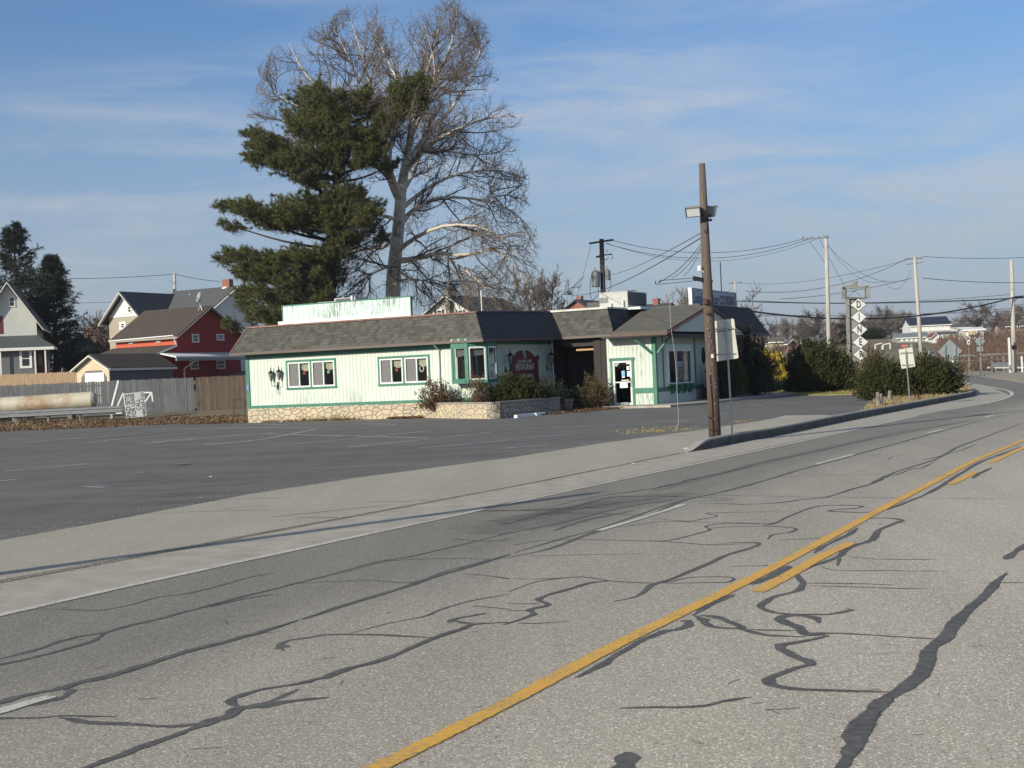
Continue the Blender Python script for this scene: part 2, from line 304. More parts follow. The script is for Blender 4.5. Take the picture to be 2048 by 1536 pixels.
def glass():
    b = NB('window glass', .02); t = b.t; tr = b.n('BsdfTransparent'); tr.inputs[0].default_value = (.86, .88, .87, 1); gl = b.n('BsdfGlossy', Roughness=.03); lw = b.n('LayerWeight', Blend=.12); mxs = t.nodes.new('ShaderNodeMixShader')
    b.lk(b.math('ADD', b.math('MULTIPLY', lw.outputs['Facing'], .14), .015), mxs.inputs[0]); b.lk(tr.outputs[0], mxs.inputs[1]); b.lk(gl.outputs[0], mxs.inputs[2]); b.lk(mxs.outputs[0], t.nodes['Material Output'].inputs['Surface']); return b.m
M['glass'] = glass()

# ================================================================== GROUND, ROADS
def zoompts(z, pts):   # points read in a zoomed crop -> photo pixels
    ox, oy, s = z; return [(ox + x / s, oy + y / s) for x, y in pts]
ZA = (0, 1120, 3.4133); Z1 = (0, 820, 2.0); Z2 = (1024, 820, 2.0); Z8 = (1200, 1150, 2.415); Z6 = (0, 780, 4.0); ZF = (0, 0, 1.0)
def catmull(P, n=6):
    P = [Vector(p) for p in P]; Q = [P[0] * 2 - P[1]] + P + [P[-1] * 2 - P[-2]]; out = []
    for i in range(1, len(Q) - 2):
        a, b, c, d = Q[i - 1], Q[i], Q[i + 1], Q[i + 2]
        for k in range(n):
            t = k / n; out.append(.5 * ((2 * b) + (c - a) * t + (2 * a - 5 * b + 4 * c - d) * t * t + (3 * b - a - 3 * c + d) * t ** 3))
    out.append(P[-1]); return out
class SB_:   # ribbons with a soft ragged edge
    def __init__(s): s.v = []; s.f = []; s.a = []
    def build(s, name, mat, parent=None):
        me = bpy.data.meshes.new(name); me.from_pydata(s.v, [], s.f); me.materials.append(mat); at = me.attributes.new('edge', 'FLOAT', 'POINT'); at.data.foreach_set('value', s.a); o = bpy.data.objects.new(name, me); COL.objects.link(o); o.parent = parent; return o
def strip(mb, pts, wd, z, jag=0.0, taper=False, n=6):
    P = catmull([Vector((p.x, p.y, 0)) for p in pts], n) if len(pts) > 2 else [Vector(pts[0].xy.to_3d()).lerp(Vector(pts[1].xy.to_3d()), k / 12) for k in range(13)]
    m_ = len(P); w0 = w1 = 1.0; t0 = t1 = 1.0; b0 = len(mb.v)
    for i, p in enumerate(P):
        d = (P[min(i + 1, m_ - 1)] - P[max(i - 1, 0)])
        if d.length < 1e-6: d = Vector((1, 0, 0))
        d.normalize(); x = Vector((-d.y, d.x, 0)); t = 1.0
        if taper: t = min(1, .3 + 5 * min(i, m_ - 1 - i) / m_)
        if i % 5 == 0: t0 = 1 + rnd.uniform(-jag, jag) * 1.6; t1 = 1 + rnd.uniform(-jag, jag) * 1.6
        w0 += (t0 - w0) * .3; w1 += (t1 - w1) * .3
        for o_, e_ in ((w0 * 1.25, 0.0), (w0 * .5, 1.0), (-w1 * .5, 1.0), (-w1 * 1.25, 0.0)):
            q = p + x * wd / 2 * o_ * t; mb.v.append((q.x, q.y, z + i * 8e-6)); mb.a.append(e_ if 0 < i < m_ - 1 else 0.0)
    mb.f += [(b0 + 4 * i + k + 1, b0 + 4 * i + k + 5, b0 + 4 * i + k + 4, b0 + 4 * i + k) for i in range(m_ - 1) for k in range(3)]
    return mb
def structure(name, mb, m, parent=None):
    o = mb.build(name, m, parent)
    if parent is None: o['kind'] = 'structure'
    return o

# terrain -----------------------------------------------------------
LE0, LE1 = G(0, 864), G(505, 842)      # back edge of the parking lot
ed = (LE1 - LE0).normalized(); en = Vector((-ed.y, ed.x, 0))
def smooth(t): t = max(0.0, min(1.0, t)); return t * t * (3 - 2 * t)
def H(x, y):
    e = (Vector((x, y, 0)) - LE0).dot(en); side = smooth((6 - x + .10 * (y - 80)) / 16.0)
    h = .6 * smooth((e - 1.0) / 16) + 3.0 * smooth((e - 15) / 38) + max(0, e - 50) * .012
    h *= side
    hill = smooth((y - 130) / 170.0)
    h += (1 - side) * (6.6 * hill * smooth((x + 10) / 60.0) + max(0, y - 500) * .008)
    h += max(0, y - 700) * .010
    return h
bx = [-900, -600, -400, -250, -160] + list(np.arange(-110, 171, 4.0)) + [200, 260, 350, 480, 700, 1000, 1400]
by = [-60, -20] + list(np.arange(0, 321, 4.0)) + [350, 390, 440, 500, 600, 760, 1000, 1400, 2000, 3000]
V_ = [(x, y, H(x, y) - .05) for y in by for x in bx]; nx = len(bx)
F_ = [(j * nx + i, j * nx + i + 1, (j + 1) * nx + i + 1, (j + 1) * nx + i) for j in range(len(by) - 1) for i in range(nx - 1)]
def groundmat():
    b = NB('winter grass and earth', .95); f = b.noise(.25, 7, .65); g = b.noise(5, 5, .7); k = b.noise(.03, 3)
    c = b.mix(b.mr(f, .35, .65), (.20, .155, .085), (.13, .12, .06)); c = b.mix(b.mr(g, .4, .65, 0, .6), c, (.26, .19, .11)); c = b.mix(b.mr(k, .4, .6), c, (.15, .125, .08)); b.bump(g, .5, .05); return b.col(c)
M['ground'] = groundmat()
g = npmesh('terrain', V_, F_, M['ground'], smooth=True); g['kind'] = 'structure'

M['asph'] = asphalt('worn road asphalt', (.50, .445, .345), (.95, .87, .70), (.19, .168, .13), grain=115, patch=.22, streak=.18, speck=.50, brown=(.46, .37, .25), zones=(-6.6, -5.2, .86))
_unused = asphalt('smooth far asphalt', (.165, .158, .142), (.25, .235, .21), (.10, .098, .09), grain=50, patch=.35, streak=.25, speck=.22)
M['lot'] = asphalt('dark lot asphalt', (.124, .117, .102), (.22, .21, .185), (.082, .078, .07), grain=45, patch=.6, streak=.25, speck=.34, mottle=.6)
M['apron'] = asphalt('grey apron', (.43, .395, .305), (.60, .55, .43), (.25, .23, .175), grain=60, patch=.35, streak=.16, speck=.36)
M['gutter'] = mat('concrete gutter', (.46, .42, .335), .9, noise=((.33, .30, .235), 3.0, .35, .7), bump=.3, bscale=60)
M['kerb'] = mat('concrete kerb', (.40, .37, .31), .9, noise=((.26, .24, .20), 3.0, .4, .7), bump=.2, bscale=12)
M['kerbface'] = mat('shaded and grimy kerb side', (.13, .122, .108), .95, noise=((.07, .066, .06), 2.5, .35, .7), bump=.2, bscale=12)  # deep shade of the kerb face put into its colour, along with grime
M['seal'] = mat('crack sealant', (.10, .095, .088), .8, noise=((.20, .185, .155), 14.0, .40, .78), spec=.25)
sb_ = NB('crack sealant ragged', .8); f_ = sb_.noise(14, 5, .65); k_ = sb_.noise(1.1, 4, .6); sb_.P.inputs['Specular IOR Level'].default_value = .25; sc2_ = sb_.mix(sb_.mr(f_, .40, .78), (.088, .086, .084), (.19, .178, .155)); sc2_ = sb_.mix(sb_.mr(k_, .48, .66, 0, .55), sc2_, (.155, .148, .135)); sb_.col(sc2_); feather(sb_, .30, .55, .85, 42, .35); M['seal'] = sb_.m
def ragmat(name, col):
    b = NB(name, .9); b.P.inputs['Base Color'].default_value = (*col, 1); feather(b, .3, .55, .9, 30, .3); return b.m
def paint(name, col, under, lo=.50, hi=.66, sc_=26):
    b = NB(name, .7); f = b.noise(sc_, 6, .7); k = b.noise(2.2, 4); s_ = b.math('ADD', f, b.math('MULTIPLY', b.math('SUBTRACT', k, .5), .5)); c = b.mix(b.mr(s_, lo, hi), col, under); c = b.mix(b.mr(b.noise(90, 2), .55, .7, 0, .5), c, under); b.col(c); feather(b, .22, .5, .8, 45, .25); return b.m
M['yellow'] = paint('worn yellow paint', (.78, .43, .065), (.40, .28, .13), .50, .68)
M['ywht'] = paint('worn white paint', (.64, .60, .50), (.34, .315, .26), .48, .66)
M['lotline'] = paint('faded lot lines', (.42, .41, .38), (.17, .165, .155), .44, .66, 3)

# road: one sheet right of the gutter line, out to the far junction
gut = [(-260, 1218), (0, 1167.5), (300, 1112), (600, 1055), (1024, 975), (1200, 940), (1392, 901.5), (1480, 884.5), (1560, 870.5), (1650, 851.5), (1732, 834.5), (1846, 812.5), (1905, 801)]
def P2(l, z=0): return [G(x, y, z) for x, y in l]
wl = [(-260, 1290), (0, 1231), (250, 1174), (500, 1119.5), (995, 1013), (1200, 968), (1450, 915.5), (1712, 859), (1846, 830), (1920, 815)]
rightside = [Vector((3, -3, 0)), Vector((14, -3, 0)), Vector((32, 45, 0)), Vector((60, 92, 0)), Vector((120, 130, 0)), Vector((180, 160, 0)), Vector((160, 200, 0)), Vector((70, 150, 0))]
tip = P2([(1908, 762), (1925, 757), (1915, 748), (1900, 741)])
mb = MB(); left = P2(gut); nose = P2([(1925, 797), (1943, 793.5), (1951, 788), (1945, 780), (1925, 772), (1905, 766)])
outline = [Vector((-9, -3, 0))] + left + nose + [G(1880, 757), G(1850, 752), Vector((44, 170, 0)), Vector((70, 190, 0))] + [Vector((160, 200, 0)), Vector((180, 160, 0)), Vector((120, 130, 0)), Vector((60, 92, 0)), Vector((32, 45, 0)), Vector((16, -3, 0))]
mb.poly([(p.x, p.y, 0.0) for p in outline][::-1]); road = structure('road', mb, M['asph'])
# grey gutter band between the crack and the white line
def band(a, b, z, m, name, parent=None):
    A = catmull([Vector((p.x, p.y, 0)) for p in a], 4); B = catmull([Vector((p.x, p.y, 0)) for p in b], 4); n = max(len(A), len(B)); 
    def rs(P, n):
        out = []
        for i in range(n):
            t = i / (n - 1) * (len(P) - 1); k = min(int(t), len(P) - 2); out.append(P[k].lerp(P[k + 1], t - k))
        return out
    A = rs(A, n); B = rs(B, n); q = MB(); q.add([(p.x, p.y, z) for p in A] + [(p.x, p.y, z) for p in B], [(n + i, n + i + 1, i + 1, i) for i in range(n - 1)]); return structure(name, q, m, parent)
gutl = [(-260, 1218), (0, 1167.5), (300, 1112), (600, 1055), (1024, 975), (1200, 940), (1392, 901.5), (1560, 870.5), (1732, 834.5), (1846, 812.5)]
wll = [(-260, 1287), (0, 1228), (300, 1161), (600, 1096), (1024, 1004), (1200, 966), (1392, 925.5), (1560, 889.5), (1732, 853.5), (1846, 829)]
band(P2(gutl), P2(wll), .004, M['gutter'], 'gutter', road)
mb = MB(); mb.poly([(p.x, p.y, .003) for p in P2([(1846, 812.8), (1905, 801.3), (1925, 797.3), (1943, 793.8), (1951, 788), (1945, 780), (1925, 772), (1905, 766), (1921, 764), (1984, 776), (2016, 789), (2014, 794), (1966, 808.5), (1846, 829)])]); structure('gutter_flare', mb, M['gutter'], road)

# white / yellow markings
def marks(name, lst, m, z, jag=.06):
    q = SB_()
    for z_, pts, wd in lst: strip(q, P2(zoompts(z_, pts)), wd, z, jag)
    return q.build(name, m, road)
marks('edge_line', [(ZF, wl[:5], .13), (ZF, wl[4:9], .11)], M['ywht'], .0055)
marks('edge_line', [(ZF, [(1966.6, 808), (2000, 800), (2018, 793), (2024, 788), (2015, 781), (1984, 775), (1950, 768.5), (1921, 763.6)], .17), (ZF, [(1915, 750.5), (1960, 752.5), (2000, 758), (2048, 765), (2110, 775)], .22)], M['ywht'], .0055)
for a in ([(-40, 1437), (30, 1416), (112, 1392)], [(1189, 1064), (1280, 1037), (1374, 1007)], [(1629, 930), (1670, 919), (1711, 908)], [(1851, 867), (1889, 859)], [(1969, 835), (1989, 830)]):
    marks('lane_dash', [(ZF, a, .11)], M['ywht'], .0055, .25)
yl = [(300, 1772), (520, 1655), (745, 1541), (1024, 1402), (1199, 1308), (1374, 1221), (1454, 1182), (1574, 1121), (1674, 1067), (1774, 1013), (1874, 961), (1949, 922), (2048, 880), (2180, 822)]
marks('centre_line', [(ZF, yl, .125)], M['yellow'], .0055, .05)
for a in ([(970, 735), (1100, 665), (1230, 592), (1365, 528)], [(1750, 300), (1800, 275), (1862, 245)], [(1910, 215), (1975, 183), (2048, 150), (2120, 118)]):
    marks('centre_line_dash', [(Z2, a, .13)], M['yellow'], .0055, .05)

SEAL = [
 (ZA, .032, [(190,337),(420,338),(660,345),(800,325),(900,305),(1080,255),(1300,225),(1520,170),(1700,120),(1860,92)]),
 (ZA, .055, [(-200,720),(0,675),(150,640),(280,605),(370,570),(450,545),(560,520),(720,495),(860,455),(1080,405),(1220,365),(1400,320),(1600,265),(1850,205),(2048,150)]),
 (ZA, .055, [(-100,735),(0,715),(200,675),(370,630),(500,595),(640,550),(720,497)]), (ZA, .025, [(1420,325),(1650,270),(1880,232)]),
 (ZA, .09, [(-200,1030),(0,975),(200,920),(400,880),(520,845),(750,790),(1000,715),(1200,650),(1500,570),(1750,500),(2048,410)]),
 (ZA, .06, [(90,1015),(300,975),(420,940),(480,900),(430,880)]), (ZA, .045, [(-200,1090),(0,1082),(250,1080),(430,1065),(600,1070),(800,1070)]),
 (ZA, .06, [(400,1075),(500,1095),(600,1110),(800,1118),(1000,1130),(1150,1137),(1280,1130),(1400,1110)]),
 (ZA, .085, [(300,1530),(820,1335),(900,1300),(1100,1230),(1280,1165),(1400,1125),(1450,1095),(1530,1080),(1620,1020),(1700,1005),(1850,980),(2048,955)]),
 (ZA, .055, [(1640,1020),(1570,970),(1640,930),(1800,885),(2048,845),(2150,820)]), (ZA, .045, [(1700,1000),(1850,965),(2048,880)]),
 (Z1, .05, [(1135,965),(1118,945),(1150,925),(1240,910),(1300,900),(1400,898),(1560,903),(1730,912)]), (Z1, .09, [(1115,958),(1130,945),(1150,950)]),
 (Z1, .05, [(960,1185),(1050,1190),(1180,1165),(1320,1150)]), (Z1, .06, [(1180,1100),(1230,1085),(1300,1070),(1380,1040),(1500,1010),(1620,965),(1740,912),(1840,880),(1900,858),(2048,850)]),
 (Z1, .035, [(1400,895),(1550,855),(1700,825),(1760,800),(1880,765),(2048,735)]), (Z1, .05, [(1790,850),(1830,835),(1950,812)]), (Z1, .05, [(1810,845),(1860,852),(1900,860)]), (Z1, .02, [(1880,785),(1960,790),(2048,800)]),
 (Z1, .085, [(1195,842),(1400,775),(1600,715),(1750,665),(1900,620),(2048,575)]), (Z1, .05, [(1090,718),(1200,690),(1340,655),(1500,610),(1650,585),(1800,550),(2048,490)]),
 (Z1, .022, [(1180,695),(1350,685),(1500,683),(1650,690),(1800,640),(2048,580)]), (Z1, .02, [(1360,655),(1560,605),(1800,595),(1960,597),(2048,590)]), (Z1, .03, [(1850,655),(1960,665),(2048,678)]), (Z1, .03, [(1800,515),(1950,525),(2048,515)]),
 (Z2, .08, [(-20,592),(150,555),(300,500),(430,460),(560,420),(680,365),(850,325),(1000,285),(1150,240),(1300,200),(1500,145),(1700,90),(1850,50),(2048,5)]),
 (Z2, .04, [(0,575),(200,515),(330,480),(480,430),(620,380),(760,340)]), (Z2, .03, [(0,542),(130,522),(300,520),(450,522),(560,525),(660,530),(800,540),(960,535)]),
 (Z2, .035, [(560,525),(640,520),(740,495),(790,480),(775,465),(850,455),(1000,455),(1070,450)]), (Z2, .025, [(560,435),(700,445),(760,437),(820,425),(780,415),(830,412),(1120,405)]),
 (Z2, .03, [(420,470),(600,447),(780,450),(1000,452)]), (Z2, .035, [(780,480),(830,470),(990,465),(1080,468),(1135,475),(1110,490),(1040,500),(1025,518)]),
 (Z2, .055, [(400,768),(500,745),(560,700),(650,672),(750,630),(850,585),(930,560),(990,538),(950,530),(800,535)]),
 (Z2, .05, [(1000,465),(1060,450),(1120,420),(1230,385),(1390,383),(1380,393),(1290,400),(1275,406),(1400,410),(1450,405)]),
 (Z2, .045, [(740,375),(860,375),(930,378),(1060,372),(1150,360),(1260,348),(1350,320),(1440,295),(1500,265),(1560,240),(1700,195),(1780,150),(1900,105),(2048,50)]),
 (Z2, .11, [(1440,292),(1475,275),(1500,262)]), (Z2, .04, [(1500,265),(1540,258),(1600,235),(1640,232),(1700,200)]), (Z2, .04, [(1640,200),(1700,188),(1760,170),(1800,160),(1860,135)]),
 (Z2, .018, [(600,338),(1040,345),(1260,350),(1640,352),(2048,358)]), (Z2, .018, [(920,272),(1150,265),(1370,258),(1700,255)]), (Z2, .018, [(1500,200),(1530,185),(1600,172)]), (Z2, .016, [(1260,70),(1600,62),(1760,60)]),
 (Z2, .06, [(300,350),(420,335),(560,315),(640,300),(780,265),(900,240),(1020,205),(1200,170),(1400,125),(1560,95),(1800,50)]), (Z2, .04, [(560,322),(600,305),(680,290),(700,280),(820,258),(850,250),(960,215)]),
 (Z2, .05, [(-60,462),(0,450),(100,420),(250,385),(400,350),(560,345),(700,345)]), (Z2, .06, [(-60,500),(0,490),(200,450),(400,400),(560,370),(720,350)]), (Z2, .03, [(170,385),(300,355),(560,345),(860,355),(840,362),(700,368)]), (Z2, .045, [(160,485),(300,440),(500,400)]),
 (Z2, .05, [(20,440),(200,405),(420,372),(600,352)]), (Z2, .03, [(60,412),(240,412),(420,418),(560,425)]),
 (Z2, .018, [(60,585),(250,580),(540,575)]), (Z2, .028, [(-20,730),(90,690),(190,675),(280,668),(400,685),(590,692),(720,670),(870,670),(865,688),(720,692),(590,695)]), (Z2, .02, [(0,675),(100,677),(280,668)]),
 (Z2, .055, [(-40,862),(60,830),(90,815),(70,800),(145,780),(105,762),(130,745),(220,720),(300,695),(400,683)]), (Z2, .022, [(-20,775),(60,776),(110,775)]), (Z2, .022, [(-20,803),(40,803),(80,800)]), (Z2, .022, [(20,855),(120,853),(240,845)]),
 (Z2, .02, [(870,627),(1000,623),(1100,620)]), (Z2, .02, [(1060,520),(1160,517),(1260,512)]), (Z2, .085, [(955,700),(1020,672),(1080,642),(1112,624)]), (Z2, .06, [(1205,575),(1240,550),(1300,520),(1350,495),(1385,470)]),
 (Z2, .07, [(1150,690),(1140,650),(1200,625),(1300,590),(1350,550),(1440,520),(1470,480),(1540,450),(1560,440),(1480,432),(1370,440)]), (Z2, .03, [(1310,590),(1300,625)]),
 (Z2, .07, [(1500,400),(1570,372),(1650,340),(1740,290),(1800,250),(1870,210),(1950,180),(2040,145)]), (Z2, .06, [(1840,275),(1880,250),(1920,230)]),
 (Z8, .075, [(-120,500),(0,440),(60,400),(150,350),(250,295),(320,270),(380,262),(430,245),(425,222),(385,225)]), (Z8, .07, [(450,195),(540,140),(600,110),(650,95)]),
 (Z8, .065, [(440,190),(500,215),(510,240),(560,255),(680,262),(760,285),(850,295),(1000,300)]), (Z8, .07, [(480,195),(560,205),(640,235),(700,265)]), (Z8, .03, [(700,265),(820,268),(950,270)]),
 (Z8, .06, [(940,-20),(980,30),(960,75),(850,105),(775,150),(830,180),(950,190),(1100,190),(1210,172),(1190,163)]), (Z8, .08, [(1060,235),(1040,210),(930,195),(865,215),(950,250),(1000,285),(1100,290)]),
 (Z8, .035, [(1000,280),(1200,285),(1400,297),(1620,310)]), (Z8, .075, [(1110,295),(980,320),(875,340),(880,365),(960,400),(1015,430),(950,450),(825,500),(830,530),(950,553),(1150,560),(1400,568)]),
 (Z8, .125, [(1060,1080),(1160,930),(1225,840),(1295,700),(1380,600),(1480,540),(1560,470),(1600,370),(1660,310),(1720,230),(1780,170),(1860,100),(1920,30),(1965,-10)]), (Z8, .1, [(1220,830),(1260,730),(1330,640),(1400,590)]),
 (Z8, .04, [(85,645),(250,640),(480,635),(600,610),(735,590)]), (Z8, .1, [(90,960),(115,920),(145,855)]), (Z8, .022, [(980,40),(1200,42),(1430,48)]), (Z8, .022, [(980,52),(1200,58),(1400,65),(1590,67)]),
 (Z2, .028, [(1340,588),(1480,597),(1700,598)]), (Z2, .022, [(1230,625),(1300,642),(1500,643),(1755,646)]), (Z8, .03, [(1850,38),(1950,38),(2048,38)]), (Z2, .12, [(1970,600),(2010,570),(2100,520)]),
]
q = SB_()
for k_, (z_, wd, pts) in enumerate(SEAL): strip(q, P2(zoompts(z_, pts)), wd * (.74 if wd > .11 else 1.05), .0016 + .0004 * (k_ % 5), .30, True, 12)
# old oil and tar staining on the near lanes
st_ = NB('old stain', .9); st_.P.inputs['Base Color'].default_value = (.085, .085, .088, 1); feather(st_, .1, 1.1, 2.2, 3.5, .3, .20)
q2 = SB_()
for z_, wd, pts in ((Z2, 1.3, [(-120,500),(100,440),(300,395),(520,355),(760,330)]), (Z2, .7, [(-60,455),(200,405),(420,360)]), (Z2, .35, [(560,330),(900,240),(1400,120),(1900,30)])):
    strip(q2, P2(zoompts(z_, pts)), wd, .0010, .35, True, 12)
q2.build('stain', st_.m, road)
# short hairline cracks and dabs scattered along the wheel paths
for k in range(70):
    x_ = rnd.uniform(100, 2000); y_ = rnd.uniform(960, 1500); p = G(x_, y_)
    a = rnd.uniform(-.3, .3) if rnd.random() < .7 else rnd.uniform(0, 3); l_ = rnd.uniform(.04, .22)
    strip(q, [p, p + Vector((math.cos(a), math.sin(a), 0)) * l_ * .5 + Vector((0, rnd.uniform(-.02, .02), 0)), p + Vector((math.cos(a), math.sin(a), 0)) * l_], rnd.uniform(.004, .012), .0038, .3, True, 3)
o = q.build('crack_sealant', M['seal'], road)
# long joint crack along the gutter, drawn dark
q = SB_(); strip(q, P2([(x, y - 1) for x, y in gutl[:7]]), .045, .010, .35, False, 10); q.build('gutter_joint', ragmat('dirt joint', (.09, .075, .055)), road)
q = SB_(); strip(q, P2([(x, y - 6.5 + .004 * x) for x, y in gutl[:6]]), .05, .0085, .25, False, 10); q.build('joint_edge', ragmat('pale joint', (.46, .40, .30)), road)

# apron (grey shoulder) and dark lot -------------------------------
lotb = [(-260, 1140), (0, 1081), (190, 1047), (500, 988), (725, 954), (1024, 915), (1200, 887), (1400, 860), (1525, 841), (1570, 833), (1640, 831), (1700, 834)]
kt = [(1400, 900), (1480, 883), (1560, 868), (1650, 849), (1732, 832)]   # lower edge follows the kerb foot
mb = MB(); A = P2(lotb); B = P2([(-260, 1218), (0, 1167.5), (300, 1112), (600, 1055), (1024, 975), (1200, 940), (1392, 901.5), (1480, 884.5), (1560, 870.5), (1650, 851.5), (1700, 841)])
mb.poly([(p.x, p.y, .001) for p in [Vector((-30, -3, 0)), Vector((-9, -3, 0))] + B + A[::-1]][::-1]); structure('apron', mb, M['apron'])
lot_back = [(-300, 880), (0, 862), (270, 850), (505, 840), (560, 838), (860, 836)]
mb = MB(); C_ = P2(lot_back)
lotpoly = [Vector((-30, -3, 0))] + A + P2([(1722, 829), (1728, 815), (1765, 792), (1770, 784), (1715, 784), (1650, 785), (1600, 785), (1545, 782), (1480, 788)]) + [Vector((14, 84, 0)), Vector((0, 80, 0)), Vector((-12, 76, 0))] + C_[::-1][2:] + [Vector((-60, 64, 0)), Vector((-60, -3, 0))]
mb.poly([(p.x, p.y, .0) for p in lotpoly][::-1]); lot = structure('parking_lot', mb, M['lot'])
LL = [(Z6, [(0,655),(380,622),(760,585)]), (Z6, [(-100,740),(0,730),(130,716)]), (Z6, [(0,405),(560,365),(1000,338)]), (Z6, [(160,422),(700,380),(1180,342)]), (Z6, [(640,425),(1100,380),(1560,345)]), (Z6, [(1100,432),(1500,400),(2048,350)]), (Z6, [(1600,443),(2048,405)]),
 (Z1, [(550,137),(800,112),(1180,85)]), (Z1, [(795,140),(1040,118),(1290,72)]), (Z1, [(1070,147),(1440,112),(1750,80)]), (Z1, [(1345,153),(1700,118),(2000,85)]), (Z1, [(1650,155),(2048,122)]), (Z1, [(1040,95),(1400,104),(1740,113)]), (Z1, [(570,78),(900,72),(1290,72)]), (Z1, [(1980,157),(2200,140)]), (Z1, [(2000, 120), (2300, 98)]), (Z6, [(160, 300), (700, 290), (1180, 292)]), (Z6, [(640, 775), (850, 780)])]
q = SB_()
for z_, p_ in LL:
    pp = P2(zoompts(z_, p_)); strip(q, pp, .05 + .0045 * pp[0].y, .005, .2)
strip(q, P2(zoompts(Z1, [(1440,57),(1520,57),(1600,58)])), .32, .0055, .1); strip(q, P2(zoompts(Z1, [(1050,58),(1160,60)])), .2, .0055, .1)
ZR = (1180, 640, 6.98)
strip(q, P2(zoompts(ZR, [(840,1425),(1150,1412),(1480,1412)])), .2, .0055, .1); strip(q, P2(zoompts(ZR, [(400,1495),(700,1465)])), .07, .0055, .2)
strip(q, P2([(1400, 836), (1460, 826), (1530, 818)]), .07, .0055, .3); strip(q, P2([(1495, 807), (1528, 812)]), .08, .0055, .3)
q.build('bay_lines', M['lotline'], lot)
q = SB_()    # repaired cracks and pits in the lot
for _ in range(70):
    x_ = rnd.uniform(0, 1600); y_ = rnd.uniform(850, 1040) if x_ < 900 else rnd.uniform(845, 880); p = G(x_, y_)
    if p.y > 60: continue
    a = rnd.uniform(-.5, .6); l_ = rnd.uniform(.3, 2.4); d_ = Vector((math.cos(a), math.sin(a), 0))
    strip(q, [p, p + d_ * l_ * .5 + Vector((0, rnd.uniform(-.15, .15), 0)), p + d_ * l_], rnd.uniform(.015, .05), .0025, .4, True)
q.build('surface_cracks', ragmat('lot cracks', (.045, .046, .05)), lot)

# kerb along the island ---------------------------------------------
KH = .19
kb = P2([(1375, 905), (1400, 901), (1432, 894.5), (1480, 884.5), (1560, 870.5), (1650, 851.5), (1732, 834.5), (1846, 812.5), (1905, 801), (1925, 797), (1943, 793.5), (1951, 788), (1945, 780), (1925, 772), (1905, 766), (1880, 760)])
Pk = catmull([Vector((p.x, p.y, 0)) for p in kb], 5); vs = []; nK = len(Pk)
for i, p in enumerate(Pk):
    d = (Pk[min(i + 1, nK - 1)] - Pk[max(i - 1, 0)]); d.z = 0; d.normalize(); x = Vector((-d.y, d.x, 0)); h = KH * smooth(i / 9) + .012
    for off, zz in ((0, -.05), (0.0, h * .85), (.02, h), (.17, h), (.19, -.05)): vs.append((p.x + x.x * off, p.y + x.y * off, zz))
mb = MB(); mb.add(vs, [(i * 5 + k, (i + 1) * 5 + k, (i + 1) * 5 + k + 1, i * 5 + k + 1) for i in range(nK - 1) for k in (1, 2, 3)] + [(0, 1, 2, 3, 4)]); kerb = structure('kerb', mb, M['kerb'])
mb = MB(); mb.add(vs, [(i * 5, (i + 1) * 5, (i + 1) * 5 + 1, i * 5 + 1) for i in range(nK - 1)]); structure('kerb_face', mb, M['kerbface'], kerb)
mb = MB()
for i in range(12, nK - 6, 7):
    p = Pk[i]; d = (Pk[i + 1] - Pk[i - 1]).normalized(); x = Vector((-d.y, d.x, 0)); a = p - x * .004; b = p + x * .175; h = KH + .014; t_ = d * .012
    mb.add([a, a + t_, a + t_ + Vector((0, 0, h)), a + Vector((0, 0, h)), b + t_ + Vector((0, 0, h)), b + Vector((0, 0, h))], [(0, 1, 2, 3), (3, 2, 4, 5)])
mb.build('joint', mat('kerb joint', (.05, .045, .04), .95), kerb)
# island pavement + dry grass island
ins = [p + Vector((-.12, .1, 0)) for p in P2([(1400, 900), (1480, 883.5), (1560, 869.5), (1650, 850.5), (1722, 835.5)])]
mb = MB(); mb.poly([(p.x, p.y, .012 if i in (0,) else .10) for i, p in enumerate(ins)] + [(p.x, p.y, .02) for p in P2([(1700, 834), (1640, 831), (1570, 832), (1510, 848), (1440, 868)])]); structure('pavement', mb, M['apron'])
isl = P2([(1716, 836), (1732, 833), (1846, 811.5), (1905, 800), (1925, 796), (1941, 792.5), (1948, 788), (1943, 781), (1925, 773), (1905, 767), (1880, 762), (1850, 760), (1800, 765), (1770, 790), (1735, 815), (1725, 825)])
M['drygrass'] = mat('dry grass soil', (.30, .225, .12), .95, noise=((.17, .14, .06), 5, .35, .65), bump=.8, bscale=12)
mb = MB(); mb.poly([(p.x, p.y, .12) for p in isl]); mb.slab([(p.x, p.y, -.04) for p in isl], (0, 0, .158)); structure('grass_island', mb, M['drygrass'])
M['lawn'] = mat('winter lawn', (.22, .21, .06), .95, noise=((.36, .27, .11), 2.2, .35, .65), bump=.8, bscale=15)
lw_ = P2([(1560, 786), (1600, 791), (1650, 791), (1715, 789), (1760, 786), (1780, 775), (1700, 764), (1570, 764), (1540, 770)], .0)
mb = MB(); mb.slab([(p.x, p.y, -.04) for p in lw_], (0, 0, .08)); structure('lawn', mb, M['lawn'])
# pale traffic island + second road and its pavement at the junction
mb = MB(); mb.slab([(p.x, p.y, -.03) for p in P2([(1890, 744), (1960, 743.5), (2048, 744.5), (2200, 748), (2200, 777), (2048, 763), (2000, 756), (1960, 750.3), (1915, 748), (1890, 748)])][::-1], (0, 0, .13)); structure('traffic_island', mb, mat('island concrete', (.36, .32, .25), .9, noise=((.25, .22, .15), .6, .4, .65)))

